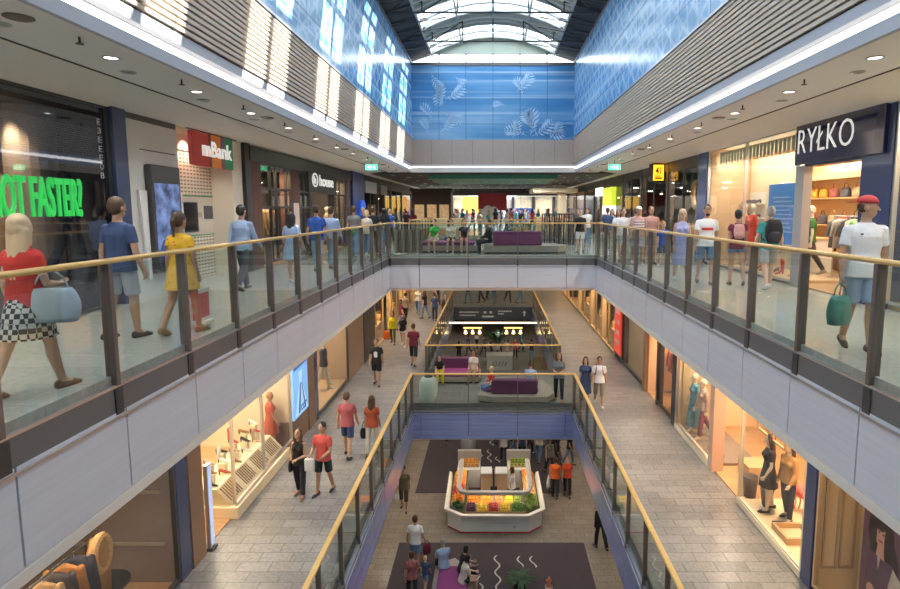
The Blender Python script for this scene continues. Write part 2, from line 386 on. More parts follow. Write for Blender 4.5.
# end wall of the clerestory
b = MB(); b.box(-4.3, 4.3, YW, YW + .2, 13.94, 15.2); struct(b.build('wall_end', M_brownend))
b = MB(); b.box(-4.2, 4.2, YW, YW + .15, 15.2, 18.85); struct(b.build('wall_end', M_blueE))
b = MB(); b.box(-4.3, 4.3, YW - .05, YW + .15, 18.85, 19.0); struct(b.build('trim_end', M_chan))
b = MB(); b.box(-4.3, 4.3, YW - .14, YW + .2, 13.56, 13.8); b.box(-4.3, 4.3, YW - .1, YW + .2, 13.84, 13.94); struct(b.build('trim_cornice', M_white))
b = MB(); b.box(-4.25, 4.25, YW - .06, YW - .05, 13.80, 13.84); struct(b.build('trim_lightstrip', M_cove))
b = MB(); b.box(-11.5, 11.5, YB - .2, YB, 0, 21); struct(b.build('wall_unseen_back', M_white))  # added unseen wall, keeps sky light from coming in behind the camera
b = MB(); b.box(-11.5, -11.2, YB, YE, 0, 13.9); struct(b.build('wall_west', M_soffit))
b = MB(); b.box(11.2, 11.5, YB, YE, 0, 13.9); struct(b.build('wall_east', M_soffit))
b = MB(); b.box(-11.5, 11.5, YE, YE + .2, 0, 14); struct(b.build('wall_far', M_soffit))
# leaf prints on the blue end wall
M_leaf = mat('pale_leaf_print', (.45, .66, .88), .3)
def frond(cx, cz, L, ang, n=7):
    """feathery leaf: a curved midrib with paired slim leaflets, printed on the wall"""
    b = MB(); a = ang * D2R; o = Vector((cx, YW - .006, cz)); p = o.copy()
    for k in range(n):
        a2 = a + .09 * k; d = Vector((math.cos(a2), 0, math.sin(a2))); q = p + d * L / n
        w = Vector((-d.z, 0, d.x)); b.poly([p - w * .012, q - w * .01, q + w * .01, p + w * .012])
        l = L * .42 * math.sin(pi * (k + .8) / (n + .6))
        for s in (-1, 1):
            e = (d * .75 + w * s * .8).normalized(); f = Vector((-e.z, 0, e.x)); b.poly([q, q + e * l * .5 + f * l * .13, q + e * l, q + e * l * .5 - f * l * .13])
        p = q
    return struct(b.build('trim_leafprint', M_leaf))
for cx, cz, L, an in ((-3.1, 18.5, .9, -70), (-2.5, 17.9, 1.0, -120), (-2.4, 17.2, 1.1, 20), (-2.9, 16.9, 1.0, 60), (-2.5, 16.5, 1.0, -30), (-3.1, 16.2, .9, 110), (-2.7, 15.6, 1.0, 30), (-3.3, 15.5, .8, 100), (1.2, 17.6, 1.1, 35), (1.5, 17.4, .9, 100), (.6, 16.9, .6, 160), (1.9, 15.4, 1.3, 75), (2.0, 15.4, 1.2, 20), (1.7, 15.4, 1.1, 150), (2.2, 15.5, 1.2, 110), (2.9, 15.3, .9, 40), (1.0, 15.3, .9, 60), (2.6, 15.6, 1.0, -20), (-1.9, 18.3, .6, -40)):
    frond(cx, cz, L, an)

# ---------------------------------------------------------------- glazed roof
M_truss = mat('truss_steel', (.05, .047, .047), .5)
M_rib = mat('pale_rib_steel', (.50, .50, .48), .45)
M_opal = mat('greenish_opal_panel', (.50, .56, .46), .5)
M_rglass = glass('roof_glass', (.95, .97, .98), .03, .3)
def zr(x): return 20.25 - .085 * x * x
NP, ROOF0, ROOF1 = 3.75, -5.0, 30.0
def arc(b, x0, x1, y0, y1, t, n=8, dz=0.0):
    for k in range(n):
        a = x0 + (x1 - x0) * k / n; c = x0 + (x1 - x0) * (k + 1) / n
        b.prism([(a, y0, zr(a) + dz), (c, y0, zr(c) + dz), (c, y0, zr(c) + dz + t), (a, y0, zr(a) + dz + t)], (0, y1 - y0, 0))
bays = [13.3 + NP * k for k in range(-5, 5)]
op = MB(); cl = MB(); rib = MB(); dk = MB()
prev = ROOF0
for c in bays:
    if c - 1 > prev:
        arc(op, -3.05, 3.05, prev, c - 1.0, .06)
        for f in (.33, .67): yy = prev + (c - 1.0 - prev) * f; arc(rib, -3.1, 3.1, yy - .05, yy + .05, .16, 8, -.16)
        arc(dk, -3.05, 3.05, prev + (c - 1.0 - prev) * .36, prev + (c - 1.0 - prev) * .64, .03, 8, -.04)
    arc(cl, -3.05, 3.05, c - 1.0, c + 1.0, .02)
    for yy, w in ((c - 1.0, .09), (c + 1.0, .09), (c, .16)): arc(rib, -3.1, 3.1, yy - w / 2, yy + w / 2, .12, 8, -.13)
    prev = c + 1.0
arc(op, -3.05, 3.05, prev, ROOF1, .06)
for x in (-3.05, -1.55, 0, 1.55, 3.05): rib.box(x - .04, x + .04, ROOF0, ROOF1, zr(x) - .16, zr(x) - .02)
struct(op.build('roof_panels', M_opal)); struct(cl.build('window_1', M_rglass)); struct(rib.build('trim_ribs', M_rib)); struct(dk.build('roof_blinds', mat('pale_green_blind', (.66, .74, .58), .6)))
b = MB()
for s in (-1, 1):
    b.prism([(s * 3.05, ROOF0, zr(3.05)), (s * 4.3, ROOF0, 19.05), (s * 4.3, ROOF0, 19.2), (s * 3.05, ROOF0, zr(3.05) + .1)], (0, ROOF1 - ROOF0, 0))
struct(b.build('roof_edge', M_truss))
for c in bays:
    t = MB(); y = c - 1.9
    t.tube([(-4.1, y, 19.12), (4.1, y, 19.12)], .035, 6)
    xs = [-4.1, -2.7, -1.35, 0, 1.35, 2.7, 4.1]
    for k, x in enumerate(xs):
        if 0 < k < 6: t.tube([(x, y, 19.12), (x, y, zr(x) - .1)], .03, 6)
    for k in (1, 2): t.tube([(xs[k - 1], y, 19.12), (xs[k], y, zr(xs[k]) - .12)], .025, 6); t.tube([(-xs[k - 1], y, 19.12), (-xs[k], y, zr(xs[k]) - .12)], .025, 6)
    for s in (-1, 1):
        for dy in (-1.25, 1.25):
            t.tube([(s * 4.15, y + dy, 19.08), (s * 3.0, y + dy, zr(3.0) - .1)], .03, 6); t.tube([(s * 4.15, y + dy, 19.08), (s * 2.7, y + dy + .6, zr(2.7) - .12)], .02, 6); t.tube([(s * 4.12, y + dy, 18.98), (s * 1.9, y + dy, 19.35)], .022, 6)
        t.tube([(s * 4.1, y, 19.05), (s * 2.9, y + 1.0, zr(2.9) - .12)], .03, 6); t.tube([(s * 4.1, y, 19.05), (s * 2.9, y - 1.0, zr(2.9) - .12)], .03, 6)
    struct(t.build('trim_truss', M_rib if False else M_truss))
g = MB()
for x in (-4.1, -2.7, -1.35, 0, 1.35, 2.7, 4.1): g.box(x - .04, x + .04, YW - .02, YW + .06, 19.0, zr(x) - .05)
g.box(-4.1, 4.1, YW - .02, YW + .06, 19.38, 19.44)
struct(g.build('trim_gable', M_rib))
b = MB(); b.prism([(-4.2, YW + .02, 19.44), (4.2, YW + .02, 19.44)] + [(x, YW + .02, max(19.47, zr(x) + .04)) for x in (4.2, 3.05, 2, 1, 0, -1, -2, -3.05, -4.2)], (0, .1, 0)); struct(b.build('wall_gable', M_opal))
k = thing('catwalk_cradle', 'grey maintenance box hanging under the middle of the glazed roof', 'gondola', (0, 22.5, 19.75))
MB().box(-.55, .55, 22.2, 22.8, 19.72, 19.92).build('tray', M_silver, k, bevel=.02)
for x in (-.45, .45): MB().tube([(x, 22.5, 19.9), (x, 22.5, zr(x) - .1)], .02, 6).build('hanger', M_rib, k)

# ---------------------------------------------------------------- far concourse on the upper floor
M_green = mat('green_ceiling_panel', (.05, .26, .17), .5)
b = MB(); b.box(-11, 11, YW, 52, 13.5, 13.6); struct(b.build('ceiling', M_darkceil))
b = MB(); b.box(-3.4, 3.4, YW + .8, YW + 7.5, 13.28, 13.5); struct(b.build('ceiling_raft', M_green))
b = MB()
b.box(-11, 11, 52, 52.3, 12.9, 18)
struct(b.build('wall_beam', M_darkceil))
M_cream = mat('cream_ceiling', (.78, .74, .66), .7)
b = MB(); b.box(-11, -3, 52, YE, 13.3, 13.5); b.box(3, 11, 52, YE, 13.3, 13.5); struct(b.build('ceiling', M_cream))
b = MB()
for k in range(6): b.box(-3, 3, 52.5 + k * 4, 52.9 + k * 4, 13.9, 14.2)
struct(b.build('trim_beams', M_cream))
# ================================================================ PEOPLE
SKIN = [mat('skin_fair', (.62, .40, .30), .5), mat('skin_tan', (.47, .28, .19), .5), mat('skin_deep', (.30, .17, .11), .5)]
HAIRM = {'brown': mat('hair_brown', (.075, .04, .022), .55), 'black': mat('hair_black', (.018, .015, .014), .5), 'blonde': mat('hair_blonde', (.62, .47, .29), .5),
         'grey': mat('hair_grey', (.35, .34, .33), .6), 'ginger': mat('hair_ginger', (.35, .14, .05), .55)}
M_eye = mat('eye_dark', (.02, .015, .012), .2); M_lip = mat('lip', (.45, .17, .15), .5)
CL = {}
def cloth(name, col, var=.12, rough=.85): return mat('cloth_' + name, col, rough, var=var, vscale=14, bump=.15, bscale=40)
def dirv(pitch, abd, s):   # limb direction: pitch swings forward (+y), abd swings outwards
    p, a = pitch * D2R, abd * D2R
    return Vector((s * math.sin(a), math.sin(p) * math.cos(a), -math.cos(p) * math.cos(a)))
def ell(c, a, b, n=18, ax=None, sq=1.0):
    out = []
    for i in range(n):
        t = 2 * pi * i / n; cx, sy = math.cos(t), math.sin(t)
        out.append(Vector((c[0] + a * math.copysign(abs(cx) ** sq, cx), c[1] + b * math.copysign(abs(sy) ** sq, sy), c[2])))
    return out
NPERS = 0
def person(label, loc, face, H=1.75, g='m', skin=0, hair='brown', hs='short', top=None, sleeve='short', bottom=None, blen='long', shoe=None,
           legs=((12, 8), (-14, 18)), arms=((-8, 8, 12), (10, 8, 15)), lean=0, head=(0, 0), seat=None, det=1, tops=0, face_on=True, group=None, cat='person', dress=None, belly=0.0, socks=None, hem=None):
    """loc: feet x, y, floor z; face: heading in degrees (0 = +y, 90 = -x); legs: (hip pitch, knee bend) each; arms: (pitch, abduction, elbow[, elbow inward])"""
    global NPERS; NPERS += 1
    k = H / 1.75; F = g == 'f'
    sw = (.178 if F else .205) * k; hw = (.095 if F else .092) * k
    root = thing('person', label, cat, loc, face * D2R, group)
    vox = {2: .0085, 1: .013, 0: .021}[det] * max(k, .8)
    L1, L2, UA, FA = .44 * k, .425 * k, .29 * k, .245 * k
    # pelvis height from the lower foot
    def leg(i, P):
        s = -1 if i == 0 else 1; a, kb = legs[i][0], legs[i][1]; sp = legs[i][2] if len(legs[i]) > 2 else 2
        hip = P + Vector((s * hw, 0, 0)); kn = hip + dirv(a, sp, s) * L1; an = kn + dirv(a - kb, sp * .4, s) * L2
        return hip, kn, an
    low = min(leg(i, Vector((0, 0, 0)))[2].z for i in (0, 1))
    pz = .075 * k - low
    if seat is not None: pz = seat + .10 * k
    P = Vector((0, 0, pz)); LG = [leg(i, P) for i in (0, 1)]
    lr = Matrix.Rotation(-lean * D2R, 4, 'X')
    def T(x, y, z): return P + lr @ Vector((x * k, y * k, z * k))      # torso frame, metres for a 1.75 m person above the pelvis
    hd = Matrix.Rotation(head[0] * D2R, 3, 'Z') @ Matrix.Rotation(-head[1] * D2R, 3, 'X')
    neck = T(0, -.005, .56); HC = neck + lr.to_3x3() @ Vector((0, .015, .135)) * k
    kh = k * 1.07
    def HT(x, y, z): return HC + hd @ Vector((x, y, z)) * kh
    AR = []
    for i in (0, 1):
        s = -1 if i == 0 else 1; a = arms[i]
        sh = T(s * (sw / k - .030), 0, .440); el = sh + dirv(a[0] + lean * .0, a[1], s) * UA
        inn = a[3] if len(a) > 3 else 0
        wr = el + dirv(a[0] + a[2], a[1] * .4 - inn, s) * FA
        AR.append((sh, el, wr))
    n = 14 if det else 10
    # ---- body: one continuous surface
    b = MB(); tw = sw / k
    def torso(m, off, zlo, zhi=.60, bust=F):
        pr = [(-.10, .118 if F else .112, .085), (-.02, .172 if F else .158, .112), (.06, .165 if F else .153, .108 + belly), (.16, .132 if F else .148, .095 + belly), (.28, .142 if F else .165, .108 + belly * .4), (.37, .152 if F else .178, .118), (.42, .150 if F else .174, .104), (.46, .126 if F else .148, .086), (.495, .092 if F else .108, .07), (.525, .062, .058), (.545, .052, .054), (.60, .047, .052)]
        rs = []
        for z, x, y in pr:
            if z < zlo - .05 or z > zhi: continue
            rs.append([T((q.x) , q.y, q.z) for q in ell((0, 0, max(z, zlo)), x + off, y + off, 16, sq=.9)])
        m.rings(rs)
        if bust:
            for s in (-1, 1): m.ball(T(s * .07, .085, .34), (.062 * k + off,) * 3, 10, 6)
    torso(b, 0, -.10)
    b.cone(T(0, -.005, .50), HC + Vector((0, 0, -.05 * k)), .052 * k, .048 * k, n)
    b.ball(HT(0, 0, .02), (.074 * kh, .094 * kh, .105 * kh), 16, 10, hd)
    b.ball(HT(0, .028, -.055), (.055 * kh, .062 * kh, .062 * kh), 12, 8, hd)
    if det:
        b.cone(HT(0, .088, .012), HT(0, .108, -.022), .010 * k, .015 * k, 8, 2)
        for s in (-1, 1): b.ball(HT(s * .076, -.005, -.005), (.012 * kh, .02 * kh, .032 * kh), 8, 6, hd)
    for i in (0, 1):
        s = -1 if i == 0 else 1
        sh, el, wr = AR[i]; fx = .88 if F else 1.0
        b.cone(T(s * .08, 0, .445), sh, .052 * k * fx, .053 * k * fx, n)
        b.cone(sh, el, .050 * k * fx, .039 * k * fx, n); b.cone(el, el.lerp(wr, .35), .040 * k * fx, .041 * k * fx, n); b.cone(el.lerp(wr, .3), wr, .041 * k * fx, .026 * k * fx, n)
        # hand: palm, four curled fingers of different lengths and a thumb from the palm's side
        d = (wr - el).normalized(); fw = Vector((0, 1, 0)); ax = d.cross(fw)
        if ax.length < .2: ax = d.cross(Vector((0, 0, 1)))
        ax.normalize(); side = ax.cross(d).normalized()     # side: thumb edge (forwards)
        nrm = ax * (1 if (ax.x * -s) > 0 else -1)           # palm faces the body
        if det:
            for w in (-.022, .0, .022): b.cone(wr + side * w * .5 * k, wr + (d * .075 + side * w) * k, .016 * k, .0135 * k, 8, 2)
            for w, fl in ((.031, .068), (.011, .078), (-.010, .072), (-.030, .056)):
                r0 = wr + (d * .075 + side * w) * k; m1 = r0 + (d * .8 + nrm * .35).normalized() * fl * .55 * k; e1 = m1 + (d * .35 + nrm * .9).normalized() * fl * .5 * k
                b.cone(r0, m1, .0088 * k, .0082 * k, 7, 2); b.cone(m1, e1, .0082 * k, .007 * k, 7, 2)
            r0 = wr + (d * .03 + side * .028) * k; m1 = r0 + (d * .030 + side * .026 + nrm * .012) * k
            b.cone(r0, m1, .0115 * k, .010 * k, 7, 2); b.cone(m1, m1 + (d * .03 + nrm * .016) * k, .010 * k, .008 * k, 7, 2)
        else:
            b.cone(wr, wr + d * .15 * k, .026 * k, .014 * k, 8)
        hip, kn, an = LG[i]
        b.cone(hip + Vector((0, 0, .02 * k)), kn, (.088 if F else .085) * k, .056 * k, n)
        b.cone(kn, kn.lerp(an, .3) + Vector((0, -.012 * k, 0)), .053 * k, .056 * k, n); b.cone(kn.lerp(an, .3) + Vector((0, -.012 * k, 0)), an, .056 * k, .034 * k, n)
    # feet
    FT = []
    for i in (0, 1):
        hip, kn, an = LG[i]; s = -1 if i == 0 else 1
        sd = (an - kn).normalized(); pf = Vector((s * .12, 1, 0)).normalized()
        pf = (pf - sd * pf.dot(sd) * .55); pf.normalize()
        if an.z < .10 * k + 1e-3 or seat is not None: pf = Vector((s * .12, 1, 0)).normalized()
        up = Vector((1, 0, 0)).cross(pf).normalized()
        heel = an - pf * .045 * k - up * .042 * k; ball_ = an + pf * .12 * k - up * .055 * k; toe = an + pf * .175 * k - up * .06 * k
        b.cone(an, heel, .034 * k, .032 * k, n); b.cone(heel, ball_, .034 * k, .034 * k, n); b.cone(an + pf * .02 * k, ball_, .036 * k, .030 * k, n); b.cone(ball_, toe, .033 * k, .021 * k, n)
        FT.append((an, heel, ball_, toe, pf, up))
    b.build('body', SKIN[skin], root, world=False, remesh=vox, relax=4 if det else 2)
    if det and face_on:
        q = MB()
        for s in (-1, 1): q.ball(HT(s * .03, .087, .02), (.0125 * k, .007 * k, .0075 * k), 8, 6, hd)
        q.build('eyes', M_eye, root, smooth=True, world=False)
        q = MB(); q.ball(HT(0, .087, -.052), (.022 * k, .008 * k, .007 * k), 8, 6, hd); q.build('mouth', M_lip, root, smooth=True, world=False)
        q = MB()
        for s in (-1, 1): q.cone(HT(s * .016, .091, .043), HT(s * .046, .078, .045), .0055 * k, .004 * k, 6, 2)
        q.build('eyebrows', HAIRM[hair], root, smooth=True, world=False)
    # ---- clothes
    off = .013
    def upper(m, nm='shirt', zlo=-.06, sl=sleeve, bottom_add=0.0, flare=0.0, bare=.535):
        q = MB(); torso(q, off, zlo, bare)
        if hem or True:
            q.rings([[T(p.x, p.y, p.z) for p in ell((0, 0, z), x, y, 16, sq=.9)] for z, x, y in ((zlo, (.196 if F else .198) + flare, .142 + belly), (-.01, .19, .136 + belly), (.06, .178 if F else .178, .126 + belly), (.2, .142 if F else .160, .109 + belly))])
        for i in (0, 1):
            sh, el, wr = AR[i]; s = -1 if i == 0 else 1
            if sl == 'none':
                continue
            q.cone(T(s * .08, 0, .445), sh, .060 * k, .062 * k * (.94 if F else 1), n)
            if sl == 'short': q.rings(limb(sh, el, (0, .3, .62), (.062, .063, .060)))
            elif sl == 'cap': q.rings(limb(sh, el, (0, .2, .38), (.062, .064, .064)))
            elif sl in ('long', 'roll'):
                q.cone(sh, el, .061 * k, .053 * k, n); f = .92 if sl == 'long' else .3
                q.cone(el, el.lerp(wr, f), .053 * k, .040 * k if sl == 'long' else .050 * k, n)
        return q.build(nm, m, root, world=False, remesh=vox * 1.05, relax=3)
    def limb(a, c, ts, rs_):
        t = (c - a).normalized(); u = t.cross(Vector((0, 1, 0)) if abs(t.y) < .9 else Vector((1, 0, 0))).normalized(); w = u.cross(t); out = []
        for f, r in zip(ts, rs_):
            p = a.lerp(c, f); out.append([p + (u * math.cos(2 * pi * i / n) + w * math.sin(2 * pi * i / n)) * r * k for i in range(n)])
        return out
    def trousers(m, ln):
        q = MB()
        q.rings([[T(p.x, p.y, p.z) for p in ell((0, 0, z), x, y, 16, sq=.9)] for z, x, y in ((-.11, .13, .10), (-.03, .183 if F else .172, .124), (.05, .178 if F else .168, .119 + belly * .8), (.10, .155 if F else .162, .112 + belly))])
        for i in (0, 1):
            hip, kn, an = LG[i]
            slim = .90 if F else 1.0
            if ln == 'short': q.rings(limb(hip + Vector((0, 0, .03 * k)), kn, (0, .35, .88), (.089, .094, .090)))
            elif ln == 'mini': q.rings(limb(hip + Vector((0, 0, .03 * k)), kn, (0, .2, .42), (.090, .098, .100)))
            elif ln == 'knee':
                q.cone(hip, kn, .090 * k, .078 * k, n); q.rings(limb(kn, an, (0, .25), (.076, .078)))
            else:
                q.cone(hip, kn, .092 * k, .073 * k, n); q.cone(kn, kn.lerp(an, .35) + Vector((0, -.008 * k, 0)), .073 * k, .069 * k, n); q.rings(limb(kn.lerp(an, .3), an, (0, .5, .94), (.071 * slim, .066 * slim, .060 * slim)))
        return q.build('shorts' if ln in ('short', 'mini', 'knee') else 'trousers', m, root, world=False, remesh=vox * 1.05, relax=3)
    def skirt(m, ztop, zbot, fl, nm='skirt'):
        kn = (LG[0][1] + LG[1][1]) / 2; spread = abs(LG[0][1].y - LG[1][1].y) / 2 / k
        q = MB(); N = 40; rs = []
        for f in (0, .25, .5, .75, 1):
            z = ztop + (zbot - ztop) * f; rr = []
            for i in range(N):
                t = 2 * pi * i / N; wv = 1 + .05 * f * math.sin(9 * t)
                rx = (.142 + (.185 - .142) * min(1, (ztop - z) / .16 if ztop > .08 else 1) + fl * f * .6) * wv; ry = (.105 + .03 * min(1, f * 2) + fl * f * .6 + spread * .55 * f) * wv
                rr.append(T(rx * math.cos(t), ry * math.sin(t), z))
            rs.append(rr)
        q.rings(rs, False)
        o = q.build(nm, m, root, world=False, smooth=True)
        return o
    if dress is not None:
        upper(dress, 'dress_bodice', -.02)
        skirt(dress, .14, hem if hem is not None else -.42, .07)
    else:
        if bottom is not None:
            if blen == 'skirt': skirt(bottom, .10, hem if hem is not None else -.40, .05)
            else: trousers(bottom, blen)
        if top is not None: upper(top, 'shirt', -.085 if not tops else -.085 + tops)
    # ---- shoes
    if shoe is not None:
        for an, heel, ba, toe, pf, up in FT:
            q = MB(); q.cone(heel, ba, .041 * k, .041 * k, 10); q.cone(ba, toe, .040 * k, .027 * k, 10); q.cone(heel + up * .02 * k, ba + up * .012 * k, .037 * k, .034 * k, 10)
            q.build('shoe', shoe, root, world=False, smooth=True, **({'remesh': vox, 'relax': 2} if det else {}))
    # ---- hair
    hm = HAIRM[hair]; q = MB()
    if hs not in ('bald', 'cap'):
        q.ball(HT(0, -.014, .042), (.084 * kh, .094 * kh, .094 * kh), 14, 9, hd)
        q.ball(HT(0, -.035, .005), (.080 * kh, .075 * kh, .088 * kh), 14, 9, hd)
        if hs in ('long', 'verylong', 'wavy'):
            ln = {'long': .30, 'wavy': .26, 'verylong': .42}[hs]
            for s in (-1, -.35, .35, 1):
                q.cone(HT(s * .066, -.03 - .03 * (1 - abs(s)), -.02), HT(s * .062, -.045 - .045 * (1 - abs(s)), -.02 - ln * .55), .040 * k, .044 * k, 10)
                q.cone(HT(s * .062, -.045 - .045 * (1 - abs(s)), -.02 - ln * .55), HT(s * .05, -.07 - .04 * (1 - abs(s)), -.02 - ln), .044 * k, .026 * k, 10)
            for s in (-1, 1): q.cone(HT(s * .075, .02, .02), HT(s * .082, .0, -.14), .024 * k, .02 * k, 10)
        elif hs == 'bob':
            for s in (-1, 1): q.cone(HT(s * .07, -.01, .02), HT(s * .075, -.02, -.085), .032 * k, .028 * k, 10)
            q.cone(HT(0, -.06, .0), HT(0, -.06, -.08), .06 * k, .05 * k, 10)
        elif hs == 'pony':
            q.cone(HT(0, -.10, .04), HT(0, -.125, .0), .028 * k, .034 * k, 10); q.cone(HT(0, -.125, .0), HT(0, -.115, -.20), .034 * k, .014 * k, 10)
        elif hs == 'bun':
            q.ball(HT(0, -.07, .125), (.042 * k,) * 3, 10, 7)
    elif hs == 'cap':
        q.ball(HT(0, -.02, .0), (.078 * kh, .078 * kh, .07 * kh), 12, 8, hd)
    if q.v: q.build('hair', hm, root, world=False, remesh=vox * 1.1, relax=2)
    info = dict(root=root, hand=[wmat(root) @ (a[2] + (a[2] - a[1]).normalized() * .07 * k) for a in AR], wrist=[wmat(root) @ a[2] for a in AR], sh=[wmat(root) @ a[0] for a in AR],
                T=lambda x, y, z: wmat(root) @ T(x, y, z), HT=lambda x, y, z: wmat(root) @ HT(x, y, z), k=k, rot=face * D2R, hd=hd, HTl=HT, Tl=T)
    return info

def cap(p, m, back=False, label=None):
    q = MB(); k = p['k']; hd = p['hd']; HT = p['HTl']
    rs = []
    for f in range(6):
        t = f / 5 * pi / 2 * .96
        rs.append([HT(.088 * math.cos(t) * math.cos(a), -.006 + .104 * math.cos(t) * math.sin(a), .045 + .085 * math.sin(t)) for a in [2 * pi * i / 18 for i in range(18)]])
    q.rings(rs)
    s = -1 if back else 1
    pts = [(-.07, .075), (-.062, .145), (0, .19), (.062, .145), (.07, .075)]
    q.prism([HT(x, s * y - .006, .048 - .015 * (y - .07) * 8) for x, y in pts], (0, 0, .008))
    return q.build('cap', m, p['root'], world=False, smooth=True)

def backpack(label, p, m, m2, w=.28, h=.42, d=.16, z=.10, group=None):
    """top-level backpack on a person's back, with pocket, straps and handle"""
    root = thing('backpack', label, 'backpack', p['T'](0, -.13, z), p['rot'], group)
    k = p['k']; q = MB()
    def B(w0, w1, y0, y1, z0, z1):
        b = MB(); N = 14; rs = []
        for f in range(7):
            u = f / 6; e = max(.25, math.sin(pi * (.08 + .84 * u)) ** .35)
            rs.append([Vector((v.x, v.y, 0)) + Vector((0, (y0 + y1) / 2, z0 + (z1 - z0) * u)) for v in ell((0, 0, 0), (w1 - w0) / 2 * e, (y1 - y0) / 2 * e, N, sq=.55)])
        return b.rings(rs)
    B(-w / 2, w / 2, -d, .0, 0, h).build('bag_body', m, root, world=False, smooth=True)
    B(-w * .38, w * .38, -d - .05, -d * .6, .03, h * .5).build('front_pocket', m2, root, world=False, smooth=True)
    for s in (-1, 1):
        b = MB(); inv = wmat(root).inverted()
        pts = [inv @ p['T'](s * x, y, zz) for x, y, zz in ((.085, -.12, z + h * .92), (.10, -.05, .505), (.10, .06, .475), (.115, .125, .38), (.13, .12, .25), (.165, 0, .16), (.14, -.12, z + .06))]
        b.tube(pts, .016, 6); b.build('strap', m2, root, world=False, smooth=True)
    MB().tube([(-.03, -.02, h - .01), (0, -.02, h + .03), (.03, -.02, h - .01)], .008, 6).build('grab_handle', m2, root, world=False)
    return root

def handbag(label, top, rz, m, w=.34, h=.26, d=.12, drop=.22, strap=None, name='handbag', cat='handbag', sag=.3, m2=None, group=None):
    """bag hanging from a point: soft body with strap loop up to the point it is held at"""
    root = thing(name, label, cat, (top[0], top[1], top[2] - drop - h), rz, group)
    b = MB(); N = 18; rs = []
    for f in range(8):
        u = f / 7; wd = w * (.80 + .24 * math.sin(pi * min(1, u * .9 + .05)) - .10 * u) ; dd = d * (.55 + .5 * math.sin(pi * (.15 + .7 * u)) - .35 * u)
        rs.append([Vector((v.x, v.y, h * u - (sag * .06 * (1 - (v.x / (w / 2)) ** 2) if f == 7 else 0))) for v in ell((0, 0, 0), wd / 2, max(dd, .02) / 2, N, sq=.7)])
    b.rings(rs).build('bag_body', m, root, world=False, smooth=True)
    b = MB(); b.tube([(-w * .32, 0, h - .03), (-w * .22, 0, h + drop * .55), (-.02, 0, h + drop), (.02, 0, h + drop), (w * .22, 0, h + drop * .55), (w * .32, 0, h - .03)], .009, 6)
    b.build('strap', strap or m2 or m, root, world=False, smooth=True)
    return root
# ================================================================ SHOPS
W_N = [1]
def window(s, X, y0, y1, z0, z1, m=None, frame=None, muls=(), fw=.05, bars=(), t=.012):
    """glass front in a shop plane with frame, mullions (y) and bars (z)"""
    W_N[0] += 1
    b = MB(); b.box(X - t / 2, X + t / 2, y0 + .01, y1 - .01, z0 + .01, z1 - .01); o = struct(b.build('window_%d' % W_N[0], m or M_sglass))
    f = MB()
    for y in (y0 + fw / 2, y1 - fw / 2) + tuple(muls): f.box(X - .04, X + .04, y - fw / 2, y + fw / 2, z0, z1)
    for z in (z0 + fw / 2, z1 - fw / 2) + tuple(bars): f.box(X - .037, X + .037, y0, y1, z - fw / 2, z + fw / 2)
    k = f.build('window_frame', frame or M_dark, o); k['kind'] = 'structure'
    return o
def sbox(nm, m, x0, x1, y0, y1, z0, z1, bev=0):
    return struct(MB().box(min(x0, x1), max(x0, x1), y0, y1, z0, z1).build(nm, m, bevel=bev))
def room(s, X, y0, y1, z0, z1, depth, wallm, floorm=None, power=0, col=WARM2, nl=1, sides=(1, 1), ceilm=None):
    xb = X + s * depth
    b = MB(); b.box(min(xb, xb + s * .1), max(xb, xb + s * .1), y0, y1, z0, z1)
    if sides[0]: b.box(min(X + s * .05, xb), max(X + s * .05, xb), y0 - .04, y0 + .04, z0, z1)
    if sides[1]: b.box(min(X + s * .05, xb), max(X + s * .05, xb), y1 - .04, y1 + .04, z0, z1)
    struct(b.build('wall_shop', wallm))
    sbox('ceiling', ceilm or M_white, X + s * .02, xb, y0, y1, z1 - .06, z1)
    if floorm: sbox('floor', floorm, X + s * .05, xb, y0, y1, z0 + .002, z0 + .03)
    if power:
        for i in range(nl):
            yy = y0 + (y1 - y0) * (i + .5) / nl
            area('shop_lamp', (X + s * depth * .5, yy, z1 - .09), depth * .5, (y1 - y0) / nl * .6, power / nl, col)
def text_fit(b, body, M, w, h, ext=.01, bold=0.0):
    t = MB(); t.text(body, Matrix.Identity(4), 1.0, ext / max(h, .01), bold=bold)
    xs = [p[0] for p in t.v]; ys = [p[1] for p in t.v]; x0, x1, y0, y1 = min(xs), max(xs), min(ys), max(ys)
    b._add([M @ Vector(((p[0] - x0) / (x1 - x0) * w, (p[1] - y0) / (y1 - y0) * h, p[2] * h)) for p in t.v], t.f); return b

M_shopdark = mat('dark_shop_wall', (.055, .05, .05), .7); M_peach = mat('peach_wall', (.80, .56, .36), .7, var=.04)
M_cream2 = mat('cream_wall', (.80, .70, .52), .7, var=.04); M_tan = mat('tan_wall', (.52, .38, .26), .7, var=.08)
M_oakfl = tile_mat('oak_shop_floor', (.50, .30, .15), (.44, .26, .13), (.25, .14, .07), 1.2, .16, .3, .004, .5, .12)
M_mocha = mat('mocha_wall_panel', (.235, .18, .15), .6, var=.05)
M_beigew = mat('beige_wall_panel', (.70, .50, .27), .55, var=.04)
M_black = mat('black_matt', (.015, .015, .016), .5); M_whitep = mat('white_lacquer', (.82, .82, .80), .3)
M_oak = mat('pale_oak', (.58, .40, .22), .5, var=.12, vscale=5)
M_brick = tile_mat('dark_red_brick', (.16, .065, .05), (.11, .05, .04), (.09, .075, .07), .22, .07, .8, .008, .5, .2)
M_dk = mat('charcoal_front', (.035, .032, .036), .4)

